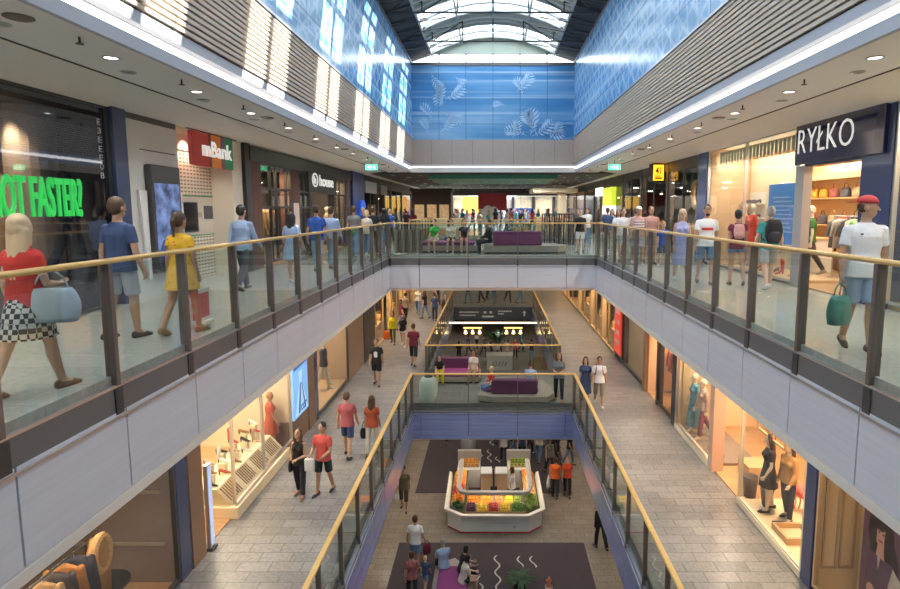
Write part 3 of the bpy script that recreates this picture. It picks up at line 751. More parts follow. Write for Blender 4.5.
# ---- shop goods helpers -----------------------------------------------------
def garment(label, x, y, z, rz, m, L=.75, w=.42, group=None, name='hanging_jacket', cat='garment', sl=.5):
    root = thing(name, label, cat, (x, y, z), rz, group)       # z: the rail it hangs from
    b = MB(); rs = []
    for f, a in ((0, .05), (.06, .15), (.14, w / 2), (.5, w / 2 * .92), (1, w / 2 * 1.02)):
        rs.append([Vector((v.x, v.y, -.06 - L * f)) for v in ell((0, 0, 0), a, .05 + .03 * min(1, f * 4), 14, sq=.8)])
    b.rings(rs)
    for s in (-1, 1):
        if sl: b.cone((s * w * .44, 0, -.15), (s * w * .58, .03, -.15 - sl), .055, .04, 8, 2)
    b.build('cloth', m, root, world=False, smooth=True)
    h = MB(); h.tube([(0, 0, -.08), (0, 0, -.02), (0, .02, 0.015), (0, .0, .03)], .006, 5); h.build('hanger', M_silver, root, world=False)
    return root
def rack(label, x, y, z, L, h, rz=0.0, m=None, group=None):
    root = thing('clothes_rack', label, 'clothes rack', (x, y, z), rz, group); m = m or M_dark
    b = MB(); b.tube([(0, -L / 2, h), (0, L / 2, h)], .016, 8); b.build('rail', m, root, world=False)
    for s in (-1, 1):
        b = MB(); b.tube([(0, s * L / 2, 0.03), (0, s * L / 2, h + .015)], .016, 8); b.box(-.22, .22, s * L / 2 - .025, s * L / 2 + .025, 0, .03); b.build('upright', m, root, world=False)
    return root
def shelf_unit(label, s, X, y0, y1, z0, z1, n, d=.35, m=None, group=None):
    root = thing('shelf_unit', label, 'shelf', (X, (y0 + y1) / 2, z0), 0, group); m = m or M_oak
    MB().box(min(X, X + s * .03), max(X, X + s * .03), y0, y1, z0, z1).build('back_panel', m, root)
    zs = []
    for i in range(n):
        z = z0 + (z1 - z0) * (i + .15) / n; zs.append(z + .03)
        MB().box(min(X, X - s * d), max(X, X - s * d), y0, y1, z, z + .03).build('shelf', m, root)
    return root, zs
def bag_item(label, x, y, z, m, rz=0.0, w=.32, h=.22, group=None):
    root = thing('handbag', label, 'handbag', (x, y, z), rz, group)
    b = MB(); b.rings([[Vector((v.x, v.y, h * f)) for v in ell((0, 0, 0), w / 2 * g, .075 * e, 14, sq=.6)] for f, g, e in ((0, .9, 1), (.3, 1, 1.1), (.8, .92, .8), (1, .85, .35))])
    b.build('bag_body', m, root, world=False, smooth=True)
    MB().tube([(-w * .25, 0, h * .95), (-w * .2, 0, h * 1.35), (0, 0, h * 1.5), (w * .2, 0, h * 1.35), (w * .25, 0, h * .95)], .010, 6).build('handle', m, root, world=False, smooth=True)
    return root
def shoe_item(label, x, y, z, m, rz=0.0, heel=.06, boot=False, group=None):
    root = thing('shoe', label, 'shoe', (x, y, z), rz, group)
    b = MB(); b.cone((0, -.09, heel + .035), (0, .03, .03 + heel * .25), .034, .036, 8, 2); b.cone((0, .03, .03 + heel * .25), (0, .125, .022), .036, .020, 8, 2)
    if boot: b.cone((0, -.085, heel + .05), (0, -.075, heel + .27), .042, .05, 8, 2)
    b.build('upper', m, root, world=False, smooth=True)
    if heel > .03: MB().tube([(0, -.105, heel + .03), (0, -.10, 0)], [.022, .011], 6).build('heel', M_black, root, world=False)
    return root
def mannequin(label, loc, face, group=None, base=True, **kw):
    global SKIN
    keep = SKIN[0]; SKIN[0] = kw.pop('plastic', mat('mannequin_cream', (.70, .60, .48), .4))
    p = person(label, loc, face, face_on=False, det=kw.pop('det', 1), cat='mannequin', group=group, **kw); SKIN[0] = keep
    p['root'].name = 'mannequin'
    for c in p['root'].children:
        if c.name.startswith('hair'): c.name = 'wig'
    if base:
        MB().lathe([(.17, 0), (.17, .012), (.02, .015)], (0, 0, -.016), 20).build('stand', M_silver, p['root'], world=False)
    return p
def sign_board(label, s, X, y0, y1, z0, z1, m, d=.08):
    root = thing('shop_sign', label, 'sign', (X, (y0 + y1) / 2, z0))
    MB().box(min(X, X - s * d), max(X, X - s * d), y0, y1, z0, z1).build('board', m, root, bevel=.01)
    return root
M_letter = mat('white_letter', (.95, .95, .92), .4, emit=.22)

# ---- upper gallery, west side ------------------------------------------------
s, X = -1, -SU
ZT = 13.46
room(s, X, YB, 10.1, ZU, ZT, 3.0, M_tan, None, 200, WARM2, 1, ceilm=M_shopdark)
window(s, X, 2.2, 10.1, ZU + .02, ZT, M_dglass, M_dark, (), .04)
for y in (7.85, 8.75):
    b = MB(); b.lathe([(.38, 0), (.38, 3.4)], (-y, 9.85, ZU), 20); struct(b.build('wall_column', mat('sand_column', (.62, .45, .30), .7)))
    spot('spot_lamp', (-y, 9.2, 13.3), 110, WARM, 70, .8, .06, (.25, 0, 0))
sbox('wall_partition', M_shopdark, -6.75, -7.5, 10.0, 10.05, ZU, ZT)
g = thing('window_lettering', 'big green lettering reading NOT FASTER? on the dark shop window', 'sign', (X + .03, 8.6, 11.58))
b = MB(); text_fit(b, 'NOT FASTER?', wall_text(-1, X + .02, 7.60, 11.58), 1.74, .60, .02, .012)
M_grn = mat('green_letter', (.03, .55, .10), .35, emit=.25)
b.build('letters', M_grn, g)
v = thing('vertical_lettering', 'column of small white letters down the edge of the dark window', 'lettering', (X + .02, 10.0, 12.3))
b = MB()
for i, (ch, h) in enumerate((('E', .13), ('3', .13), ('E', .13), ('E', .13), ('E', .13), ('O', .12), ('B', .13))):
    text_fit(b, ch, wall_text(-1, X + .012, 9.85, 13.12 - i * .15), .09, .10, .003, .01)
b.build('letters', mat('frosted_letter', (.50, .50, .54), .5), v)
mannequin('dark suited mannequin behind the green window lettering', (-7.02, 9.45, ZU + .47), -95, H=1.86, plastic=M_black, top=cloth('suit_navy', (.03, .03, .05)), sleeve='long', bottom=cloth('suit_navy', (.03, .03, .05)), hs='bald', det=1)
sbox('floor', M_mocha, -6.75, -8.4, 9.1, 9.95, ZU, ZU + .45)
sbox('trim_column', M_navy, X + .12, X - .3, 10.1, 10.46, ZU, ZT + .05, .01)
sbox('wall_panel', mat('white_wall_panel', (.66, .65, .62), .45), X + .06, X - .3, 10.46, 12.2, ZU, 13.34)
sbox('trim_groove', M_dark, X + .066, X + .05, 10.9, 12.1, 12.81, 12.83)
sbox('trim_head', M_dark, X + .05, X - .2, 10.46, 12.2, 13.34, 13.5)
k = thing('info_kiosk', 'tall dark touch screen terminal set in the white wall beside the bank', 'information terminal', (X + .16, 11.5, ZU))
MB().box(X + .06, X + .2, 10.98, 12.0, ZU + .45, ZU + 2.55).build('housing', M_dark, k, bevel=.03)
M_scr = coord_fn_mat('kiosk_screen', .2)[0]
nt = M_scr.node_tree; bb = nt.nodes['Principled BSDF']; n = nt.nodes.new('ShaderNodeTexNoise'); n.inputs['Scale'].default_value = 3.2; n.inputs['Detail'].default_value = 5
tc = nt.nodes.new('ShaderNodeTexCoord'); nt.links.new(tc.outputs['Object'], n.inputs['Vector'])
r = nt.nodes.new('ShaderNodeValToRGB'); el = r.color_ramp.elements; el[0].position = .38; el[0].color = (.01, .02, .06, 1); el[1].position = .72; el[1].color = (.18, .26, .52, 1)
nt.links.new(n.outputs['Fac'], r.inputs[0]); nt.links.new(r.outputs[0], bb.inputs['Emission Color']); bb.inputs['Emission Strength'].default_value = .7; bb.inputs['Base Color'].default_value = (.01, .015, .03, 1)
MB().box(X + .19, X + .206, 11.06, 11.92, ZU + .75, ZU + 2.2).build('screen', M_scr, k)
for y0, y1 in ((10.62, 10.95), (12.03, 12.2)):
    b = MB(); b.prism([(X + .07, y0 + (.08 if y0 < 11 else 0), ZU + 2.05), (X + .07, y1, ZU + 2.05), (X + .07, y1, ZU + .35), (X + .07, y0 + (.25 if y0 < 11 else 0), ZU + .35)], (.05, 0, 0)); b.build('side_wing', M_whitep, k)
# the bank: recess with perforated cream panels
m, nt, bb = coord_fn_mat('perforated_cream_panel', .6)
tc = nt.nodes.new('ShaderNodeTexCoord'); br = nt.nodes.new('ShaderNodeTexBrick'); br.offset = 0
mp = nt.nodes.new('ShaderNodeMapping'); mp.inputs['Rotation'].default_value = (pi / 2, 0, pi / 2)
sx = nt.nodes.new('ShaderNodeSeparateXYZ'); cb = nt.nodes.new('ShaderNodeCombineXYZ'); nt.links.new(tc.outputs['Object'], sx.inputs[0]); nt.links.new(sx.outputs['Y'], cb.inputs[0]); nt.links.new(sx.outputs['Z'], cb.inputs[1])
br.inputs['Scale'].default_value = 1; br.inputs['Brick Width'].default_value = .15; br.inputs['Row Height'].default_value = .085; br.inputs['Mortar Size'].default_value = .026
br.inputs['Color1'].default_value = (.30, .21, .12, 1); br.inputs['Color2'].default_value = (.26, .18, .10, 1); br.inputs['Mortar'].default_value = (.74, .69, .58, 1)
nt.links.new(cb.outputs[0], br.inputs['Vector']); nt.links.new(br.outputs['Color'], bb.inputs['Base Color']); M_perf = m
M_creamb = mat('cream_bank_panel', (.74, .68, .58), .55)
XB = -7.25
for z0, z1, mm in ((ZU, 11.05, M_perf), (11.07, 12.0, M_creamb), (12.02, 13.05, M_perf), (13.07, ZT, M_creamb)): sbox('wall_bank', mm, XB, XB - .1, 12.2, 15.3, z0, z1)
M_lgreen = mat('green_line', (.05, .30, .10), .5)
sbox('trim_line', M_dark, XB + .01, XB - .02, 12.2, 15.3, 13.045, 13.075); sbox('trim_line', M_lgreen, XB + .01, XB - .02, 12.2, 15.3, 11.995, 12.025); sbox('trim_line', M_lgreen, XB + .01, XB - .02, 12.2, 15.3, 11.045, 11.075)
sbox('wall_bank', M_creamb, X, XB - .1, 14.85, 15.42, ZU, ZT); sbox('ceiling', M_cream2, X, XB - .1, 12.2, 15.3, ZT - .03, ZT + .02)
spot('spot_lamp', (-7.08, 13.6, 13.38), 40, WARM2, 120, .8)
t = thing('wall_screen', 'dark television screen on the cream bank wall', 'television', (XB + .04, 13.9, 11.2))
MB().box(XB, XB + .05, 13.3, 14.0, 11.15, 11.86).build('case', M_black, t, bevel=.01); MB().box(XB + .05, XB + .055, 13.33, 13.97, 11.19, 11.83).build('screen', mat('tv_off', (.02, .022, .03), .1), t)
p = thing('wall_notice', 'small dark picture and grey text panel on the cream bank wall', 'notice', (XB + .01, 14.6, 11.4))
MB().box(XB, XB + .015, 14.38, 14.8, 11.45, 11.78).build('picture', mat('notice_dark', (.10, .10, .11), .6, var=.7, vscale=22), p); MB().box(XB, XB + .015, 13.92, 14.25, 11.5, 11.62).build('text_panel', mat('notice_grey', (.45, .42, .37), .6), p)
sg = sign_board('striped red orange and green sign with white letters over the bank recess', s, X + .02, 12.72, 14.64, 12.67, 13.42, mat('sign_red', (.62, .04, .03), .4), .1)
for y0, y1, c in ((13.46, 13.54, (.14, .05, .05)), (13.54, 14.0, (.85, .28, .03)), (14.0, 14.22, (.22, .10, .16)), (14.22, 14.64, (.02, .34, .13))):
    MB().box(X + .12, X + .132, y0, y1, 12.67, 13.42).build('colour_stripe', mat('stripe%.2f' % c[0], c, .4), sg)
b = MB(); text_fit(b, 'mBank', wall_text(-1, X + .135, 13.12, 12.90), 1.42, .36, .02, .006); b.build('letters', M_letter, sg)
MB().tube([(X + .07, 12.6, 13.45), (X + .07, 15.0, 13.45)], .015, 6).build('bracket', M_dark, sg)

# dark clothing shop with brick piers and barred windows
room(s, X, 15.62, 26.9, ZU, ZT, 3.6, M_shopdark, M_oakfl, 90, WARM2, 2, ceilm=M_shopdark)
sbox('trim_column', M_dk, X + .1, X - .3, 15.42, 15.75, ZU, ZT)
sbox('trim_head', M_dk, X + .12, X - .2, 15.7, 26.9, 13.02, ZT - .05)
for y0, y1 in ((15.75, 16.5), (19.05, 19.75), (25.9, 26.4)): sbox('wall_pier', M_brick, X + .05, X - .35, y0, y1, ZU, 13.02)
window(s, X, 16.5, 19.05, ZU + .1, 13.02, M_sglass, M_dk, (17.3, 17.75, 18.6), .07, (11.75, 12.3))
window(s, X, 19.75, 20.9, ZU + .1, 13.02, M_sglass, M_dk, (20.3,), .07, (11.75, 12.3))
window(s, X, 24.2, 25.9, ZU + .1, 13.02, M_sglass, M_dk, (25.0,), .07, (12.3,))
for a, c in ((20.9, 21.1), (24.0, 24.2), (26.4, 26.9)): sbox('trim_column', M_dk, X + .06, X - .2, a, c, ZU, 13.02)
sbox('trim_head', M_black, X + .13, X - .15, 20.55, 24.2, 12.3, 13.05)
sg = thing('shop_sign', 'white lit lettering and round logo above the dark shop door', 'sign', (X + .15, 22.1, 12.4))
MB().box(X + .13, X + .15, 20.5, 23.9, 12.38, 13.06).build('board', M_black, sg)
b = MB(); text_fit(b, 'house', wall_text(-1, X + .155, 21.75, 12.56), 1.85, .42, .02, .008); b.build('letters', M_letter, sg)
b = MB(); ring = []
for k in range(24):
    a = 2 * pi * k / 24; a2 = 2 * pi * (k + 1) / 24; P = lambda r, q: Vector((X + .157, 21.2 + r * 1.35 * math.cos(q), 12.76 + r * math.sin(q)))
    b.prism([P(.20, a), P(.26, a), P(.26, a2), P(.20, a2)], (.02, 0, 0))
text_fit(b, 'h', wall_text(-1, X + .157, 21.07, 12.63), .24, .27, .02, .03); b.build('logo', M_letter, sg)
cols = [(.42, .22, .08), (.5, .32, .12), (.25, .12, .06), (.55, .45, .3), (.12, .1, .12), (.3, .3, .2)]
for j, (yc, lb) in enumerate(((17.1, 'nearer the brick pier by the bank'), (18.3, 'beside the second brick pier'))):
    rack('dark clothes rack in the barred window ' + lb, -7.35, yc, ZU, 1.0, 1.75)
    for i in range(6): garment('brown or black garment hanging in the barred window', -7.35, yc - .42 + i * .17, ZU + 1.75, 0, cloth('gar%d' % ((i + j) % 6), cols[(i + j) % 6]), .8, .4, 'garments hanging in the barred windows')
mannequin('mannequin in brown jacket behind the narrow barred window', (-7.2, 20.2, ZU + .02), -90, H=1.78, top=cloth('gar1', cols[1]), sleeve='long', bottom=cloth('gar4', cols[4]), hs='bald', det=0)
mannequin('mannequin in pale top in the orange lit window past the shop door', (-7.2, 24.8, ZU + .02), -90, H=1.78, top=cloth('gar3', cols[3]), sleeve='short', bottom=cloth('gar0', cols[0]), hs='bald', det=0)
area('shop_lamp', (-7.2, 17.7, 12.9), .5, 2.2, 55, WARM); area('shop_lamp', (-7.2, 25, 12.9), .5, 1.5, 45, WARM)
pr = thing('price_poster', 'white sheet pasted low on the second dark brick pier', 'poster', (X + .06, 19.4, ZU + .7)); MB().box(X + .05, X + .06, 19.15, 19.65, ZU + .6, ZU + 1.9).build('sheet', mat('paper', (.75, .62, .58), .7, var=.25, vscale=9), pr)
# navy column and the darker fronts beyond
sbox('trim_column', mat('deep_blue_column', (.03, .06, .22), .3), X + .15, X - .4, 26.9, 29.3, ZU, ZT)
bl = thing('blue_sign', 'round-topped blue sign at the foot of the deep blue column', 'sign', (X + .3, 28.6, ZU + 1.4))
b = MB(); b.prism([Vector((X + .2, 28.4 + .55 * math.cos(a), ZU + 1.65 + .5 * math.sin(a))) for a in [pi * k / 12 for k in range(13)]] + [Vector((X + .2, 27.85, ZU + .9)), Vector((X + .2, 28.95, ZU + .9))], (.1, 0, 0)); b.build('board', mat('royal_blue', (.02, .10, .55), .3, emit=.3), bl)
MB().box(X + .22, X + .28, 28.3, 28.5, ZU, ZU + .9).build('post', M_dark, bl)
MB().box(X + .3, X + .31, 28.0, 28.8, ZU + 1.45, ZU + 1.55).build('white_band', M_whitep, bl)
def plain_front(s, X, y0, y1, z0, z1, depth, wallm, glassm, power, col, sill=None, mul=(), goods=4, palette=cols, lab='', head=.35, frame=None, grp=None, headm=None, lamp=True):
    """a run of shop window with a lit interior, a shelf wall and goods on it"""
    room(s, X, y0, y1, z0, z1, depth, wallm, M_oakfl, power, col, 1)
    window(s, X, y0 + .12, y1 - .12, z0 + .06, z1 - head, glassm, frame or M_dk, mul, .06)
    sbox('trim_head', headm or M_dk, X - s * .05, X + s * .12, y0, y1, z1 - head, z1)
    for a in (y0, y1 - .12): sbox('trim_column', frame or M_dk, X - s * .06, X + s * .2, a, a + .12, z0, z1)
    w = y1 - y0
    xr = X + s * depth * .55
    un, zs = shelf_unit('shelf wall inside the ' + lab, s, X + s * (depth - .05), y0 + .3, y1 - .3, z0 + .1, z0 + 2.2, 3, .35, M_oak)
    for z in zs:
        for i in range(goods):
            y = y0 + .55 + (w - 1.1) * (i + .5) / goods
            bag_item('small bag on the shelf wall of the ' + lab, X + s * (depth - .24), y, z, cloth('pal%.2f' % palette[i % len(palette)][0], palette[i % len(palette)]), pi / 2, .3, .24, grp or 'bags in the ' + lab)
def near_goods(s, X, y0, y1, z0, lb, palette, n=6):
    """low stepped display just behind the glass with coloured goods and small hanging lamps"""
    t = thing('display_table', 'low stepped display table in the ' + lb, 'display table', (X + s * .7, (y0 + y1) / 2, z0 + .03))
    MB().box(min(X + s * .3, X + s * 1.0), max(X + s * .3, X + s * 1.0), y0 + .4, y1 - .4, z0 + .03, z0 + .75).build('body', M_oak, t); MB().box(min(X + s * .65, X + s * 1.0), max(X + s * .65, X + s * 1.0), y0 + .4, y1 - .4, z0 + .75, z0 + 1.15).build('upper_step', M_oak, t)
    for i in range(n):
        y = y0 + .6 + (y1 - y0 - 1.2) * (i + .5) / n; c = palette[i % len(palette)]
        bag_item('goods on the display table of the ' + lb, X + s * (.48 if i % 2 else .82), y, z0 + (.75 if i % 2 else 1.15), cloth('pal%.2f' % c[0], c), pi / 2 + .2 * i, .34, .34, 'goods on the display table of the ' + lb)
        if i % 2 == 0:
            pl = thing('pendant_lamp', 'small warm pendant lamp in the ' + lb, 'lamp', (X + s * .5, y, z0 + 2.35), 0, 'pendant lamps of the ' + lb)
            MB().lathe([(.03, .12), (.09, 0), (.08, 0), (.02, .10)], (X + s * .5, y, z0 + 2.35), 12).build('shade', M_black, pl); MB().ball((X + s * .5, y, z0 + 2.36), (.05, .05, .05), 8, 6).build('bulb', mat('warm_bulb', (1, .75, .4), .4, emit=9), pl, smooth=True); MB().tube([(X + s * .5, y, z0 + 2.46), (X + s * .5, y, z0 + 3.2)], .008, 4).build('cord', M_black, pl)
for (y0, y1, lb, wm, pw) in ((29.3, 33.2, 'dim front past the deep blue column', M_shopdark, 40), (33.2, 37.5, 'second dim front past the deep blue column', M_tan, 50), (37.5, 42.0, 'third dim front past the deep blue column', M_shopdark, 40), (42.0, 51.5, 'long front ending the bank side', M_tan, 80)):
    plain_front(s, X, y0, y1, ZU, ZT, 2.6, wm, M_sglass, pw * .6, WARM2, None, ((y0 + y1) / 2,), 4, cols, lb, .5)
    if y0 < 37: near_goods(s, X, y0, y1, ZU, lb, cols)
sg = sign_board('pale sign board over the dim front past the deep blue column', s, X + .06, 29.8, 32.6, 12.55, 13.15, mat('silver_sign', (.45, .47, .5), .4), .06)
sg = sign_board('small grey board over the second dim front past the deep blue column', s, X + .06, 33.9, 35.8, 12.55, 13.1, mat('grey_sign', (.3, .31, .34), .4), .06)

# ---- upper gallery, east side ------------------------------------------------
s, X = 1, SU
M_win = mat('beige_backdrop', (.80, .73, .54), .7, var=.03)
sbox('wall_display', M_win, X + .9, X + 1.0, YB, 9.7, ZU, ZT); sbox('ceiling', M_white, X, X + 1, YB, 9.7, ZT - .04, ZT); sbox('floor', M_oak, X + .05, X + .9, YB, 9.7, ZU, ZU + .12)
window(s, X, 2.5, 9.62, ZU + .1, ZT, M_sglass, M_silver, (), .05)
area('shop_lamp', (X + .4, 7.5, 13.35), .3, 3, 45, WARM2); area('shop_lamp', (X + .6, 15.3, 13.4), .6, 4.6, 55, WARM2)
room(s, X, 9.7, 17.9, ZU, ZT + .1, 2.9, M_peach, M_oakfl, 0, WARM2)
for y in (11.4, 15.5): area('shop_lamp', (X + 1.9, y, 13.42), 1.2, 2.2, 70, WARM2)
sbox('trim_column', M_navy, X - .06, X + .5, 9.62, 10.44, ZU, ZT, .008)
sbox('trim_head', M_navy, X - .02, X + .3, 10.44, 12.4, 12.6, ZT)
sg = sign_board('dark navy gloss sign with thin white capitals over the shop door', s, X - .03, 9.78, 12.62, 12.64, 13.6, mat('navy_gloss', (.02, .025, .09), .12, coat=.6), .1)
b = MB(); text_fit(b, 'RYŁKO', wall_text(1, X - .12, 12.50, 12.87), 1.90, .50, .02, -.012); b.build('letters', M_letter, sg)
sbox('trim_mullion', mat('grey_mullion', (.42, .43, .45), .4, .3), X - .05, X + .14, 12.36, 12.68, ZU, 12.62)
window(s, X, 12.68, 17.9, ZU + .06, ZT, M_sglass, M_silver, (15.3,), .025)
sbox('trim_column', mat('blue_gloss_column', (.03, .08, .27), .2, coat=.3), X - .08, X + .3, 17.9, 18.62, ZU, ZT)
sbox('floor', M_oak, X + .05, X + 1.2, 12.75, 17.8, ZU, ZU + .1)
sc = thing('scalloped_valance', 'pale scalloped paper frill along the top of the beige shop window', 'valance', (X + .25, 15.3, 13.0))
b = MB()
for i in range(24):
    y = 12.95 + i * .2; z = 13.40
    b.prism([(X + .25, y, z), (X + .25, y + .19, z), (X + .25, y + .17, z - .28), (X + .25, y + .095, z - .36 - .05 * (i % 2)), (X + .25, y + .02, z - .28)], (.02, 0, 0))
b.build('paper', mat('frill_paper', (.58, .62, .50), .8), sc)
# back of the window display: half-height wall with shoe shelves, blue panel, red figures
sbox('wall_display', M_cream2, X + 1.25, X + 1.35, 15.0, 17.8, ZU, 13.2)
un, zs = shelf_unit('white shoe shelf behind the beige shop window', s, X + 1.24, 16.75, 17.8, ZU + .5, ZU + 2.2, 4, .3, M_whitep)
for z in zs:
    for i in range(3): shoe_item('dark shoe on the white shelf behind the beige window', X + 1.08, 16.95 + i * .33, z, cloth('pal0.12', cols[4]), pi / 2 - .4, .05, False, 'shoes on the white window shelf')
po = thing('blue_poster', 'tall blue text poster inside the beige shop window by the mullion', 'poster', (X + .8, 14.8, ZU + .9))
b = MB(); b.box(X + .8, X + .83, 14.05, 15.65, ZU + .8, ZU + 2.35); b.build('sheet', mat('poster_blue', (.04, .20, .55), .4, emit=.15), po)
b = MB()
for i in range(9): b.box(X + .795, X + .8, 14.3 + .1 * (i % 3), 15.4 - .07 * (i % 2), ZU + 1.1 + i * .11, ZU + 1.14 + i * .11)
b.build('text_lines', mat('pale_print', (.35, .5, .75), .5), po)
for i, (y, c, lb) in enumerate(((16.1, (.62, .05, .03), 'red coat'), (16.6, (.72, .22, .10), 'orange coat'))):
    mannequin('mannequin in %s behind the beige shop window' % lb, (X + .6, y, ZU + .12), 90, H=1.72, g='f', top=cloth(lb.split()[0] + 'coat', c), sleeve='long', bottom=cloth(lb.split()[0] + 'coat', c), blen='skirt', hs='bald', det=0)
for i in range(6):
    shoe_item('shoe on the low plinth of the beige shop window', X + .35 + .1 * (i % 2), 13.1 + i * .42, ZU + .1, [M_black, cloth('pal0.42', cols[0]), cloth('red_shoe', (.5, .05, .04))][i % 3], pi / 2 + .3, .07, i % 2 == 0, 'shoes on the window plinth')
sbox('trim_shelf', M_oak, X + 2.4, X + 2.88, 10.0, 17.8, 12.5, 12.66)
un, zs = shelf_unit('oak bag shelf on the peach wall seen through the shop door', s, X + 2.88, 14.5, 17.6, ZU + .4, ZU + 2.6, 3, .4, M_oak)
bagc = [(.62, .34, .05), (.70, .40, .06), (.05, .04, .04), (.45, .12, .06), (.55, .35, .22), (.08, .09, .14), (.30, .10, .10)]
for j, z in enumerate(zs):
    for i in range(6): bag_item('leather bag on the oak shelf seen through the shop door', X + 2.68, 14.8 + i * .5, z, cloth('bag%d' % ((i + j * 2) % 7), bagc[(i + j * 2) % 7], .1, .5), pi / 2, .36, .26, 'leather bags on the oak shelf')
rack('chrome clothes rack inside the navy signed shop', X + 1.6, 13.3, ZU + .03, 1.2, 1.5, 0, M_silver)
for i in range(7): garment('scarf or top hanging on the chrome rack inside the navy signed shop', X + 1.6, 12.8 + i * .165, ZU + 1.53, 0, cloth('rk%d' % i, [(.6, .58, .5), (.2, .5, .12), (.75, .7, .6), (.1, .1, .1), (.35, .3, .28), (.55, .5, .42), (.2, .2, .22)][i]), .7, .36, 'tops on the chrome rack', 'hanging_blouse', 'garment', .3)
mannequin('mannequin in green top just inside the shop door', (X + 1.2, 14.2, ZU + .04), 60, H=1.74, g='f', top=cloth('leafgreen', (.06, .20, .05)), bottom=cloth('pal0.12', cols[4]), hs='bald', det=1)
rp = thing('red_poster', 'red poster on the peach wall seen through the shop door', 'poster', (X + 2.85, 17.8, ZU + 1.7)); MB().box(X + 1.6, X + 2.2, 17.82, 17.85, ZU + 1.5, ZU + 2.4).build('sheet', mat('poster_red', (.6, .09, .05), .5, var=.3, vscale=6), rp)
ct = thing('counter', 'white shop counter inside the navy signed shop', 'counter', (X + 1.9, 15.6, ZU + .03)); MB().box(X + 1.6, X + 2.2, 14.9, 16.4, ZU + .03, ZU + .9).build('body', M_whitep, ct, bevel=.02); MB().box(X + 1.55, X + 2.25, 14.85, 16.45, ZU + .9, ZU + .94).build('top', M_oak, ct)
# fronts past the blue column
pal2 = [(.55, .1, .06), (.6, .35, .1), (.2, .1, .1), (.5, .42, .3), (.12, .2, .1)]
plain_front(s, X, 18.62, 22.0, ZU, ZT, 2.8, M_tan, M_sglass, 110, WARM2, None, (20.2,), 5, pal2, 'patterned front past the blue column', .3)
near_goods(s, X, 18.62, 22.0, ZU, 'patterned front past the blue column', pal2)
plain_front(s, X, 22.0, 25.9, ZU, ZT, 2.8, M_tan, M_sglass, 80, WARM, None, (23.9,), 5, pal2, 'dark front under the amber sign', .3)
near_goods(s, X, 22.0, 25.9, ZU, 'dark front under the amber sign', pal2)
plain_front(s, X, 25.9, 29.5, ZU, ZT, 2.8, M_tan, M_sglass, 70, NEUT, None, (27.7,), 4, cols, 'front with the amber menu wall', .3)
near_goods(s, X, 25.9, 29.5, ZU, 'front with the amber menu wall', pal2)
plain_front(s, X, 29.5, 34.5, ZU, ZT, 2.8, M_cream2, M_sglass, 70, NEUT, None, (32,), 4, pal2, 'pale front with the lime sign', .4)
near_goods(s, X, 29.5, 34.5, ZU, 'pale front with the lime sign', pal2)
plain_front(s, X, 34.5, 42.0, ZU, ZT, 2.8, M_cream2, M_sglass, 80, NEUT, None, (38,), 4, cols, 'long pale front down the east side', .4)
plain_front(s, X, 42.0, 51.5, ZU, ZT, 2.8, M_tan, M_sglass, 80, NEUT, None, (46,), 4, cols, 'last front down the east side', .4)
mannequin('mannequin in pink top in the window under the amber sign', (X + 1.45, 23.0, ZU + .05), 90, H=1.75, g='f', top=cloth('pinktop', (.75, .3, .28)), bottom=cloth('pinktop2', (.7, .45, .4)), hs='bald', det=0)
mannequin('mannequin in dark red dress behind the patterned front', (X + 1.45, 19.4, ZU + .05), 90, H=1.75, g='f', dress=cloth('winedress', (.3, .03, .04)), hs='bald', det=0)
wr = thing('wreath', 'round gold and red wreath hanging in the patterned shop window', 'wreath', (X + .35, 19.9, ZU + 2.2))
b = MB(); b.tube([(X + .35, 19.9 + .42 * math.cos(a), ZU + 2.2 + .42 * math.sin(a)) for a in [2 * pi * k / 24 for k in range(25)]], .09, 8); b.build('ring', mat('wreath_gold', (.4, .26, .12), .6, var=.8, vscale=18), wr)
sg = thing('projecting_sign', 'amber and black box sign projecting over the east walkway', 'sign', (6.3, 22.5, 12.75))
MB().box(6.18, X - .02, 22.42, 22.9, 12.74, 13.46).build('box', M_black, sg, bevel=.02); MB().box(6.22, 6.62, 22.405, 22.42, 12.80, 13.40).build('lit_face', mat('amber_face', (.95, .42, .02), .4, emit=1.2), sg)
b = MB(); text_fit(b, '41', face_text(6.30, 22.40, 13.04), .22, .28, .004, .02); b.box(6.28, 6.56, 22.398, 22.404, 12.86, 12.92); b.box(6.28, 6.5, 22.398, 22.404, 12.95, 12.99); b.build('lettering', mat('black_print', (.02, .015, .01), .5), sg)
mw = thing('menu_wall', 'glowing amber menu board deep in the dark east shop', 'menu board', (X + 1.6, 27.6, ZU + 1.7)); MB().box(X + 1.6, X + 1.66, 26.6, 28.8, ZU + 1.5, ZU + 2.3).build('panel', mat('amber_menu', (.8, .32, .04), .5, emit=.9, var=.5, vscale=3), mw)
lm = thing('lime_sign', 'lime green and white lit panel over the far east front', 'sign', (X - .2, 32.5, 12.4)); MB().box(X - .25, X - .02, 31.2, 33.8, 11.9, 12.9).build('panel', mat('lime_face', (.42, .5, .03), .4, emit=.7), lm); MB().box(X - .25, X - .02, 31.2, 33.8, 11.4, 11.88).build('white_panel', mat('white_lit', (.8, .85, .9), .4, emit=.7), lm)
wsn = thing('white_sign', 'small white lit sign high on the far east front', 'sign', (X - .2, 35.5, 12.6)); MB().box(X - .2, X - .02, 34.8, 36.6, 12.5, 13.0).build('panel', mat('white_lit', (.8, .85, .9), .4, emit=.7), wsn)
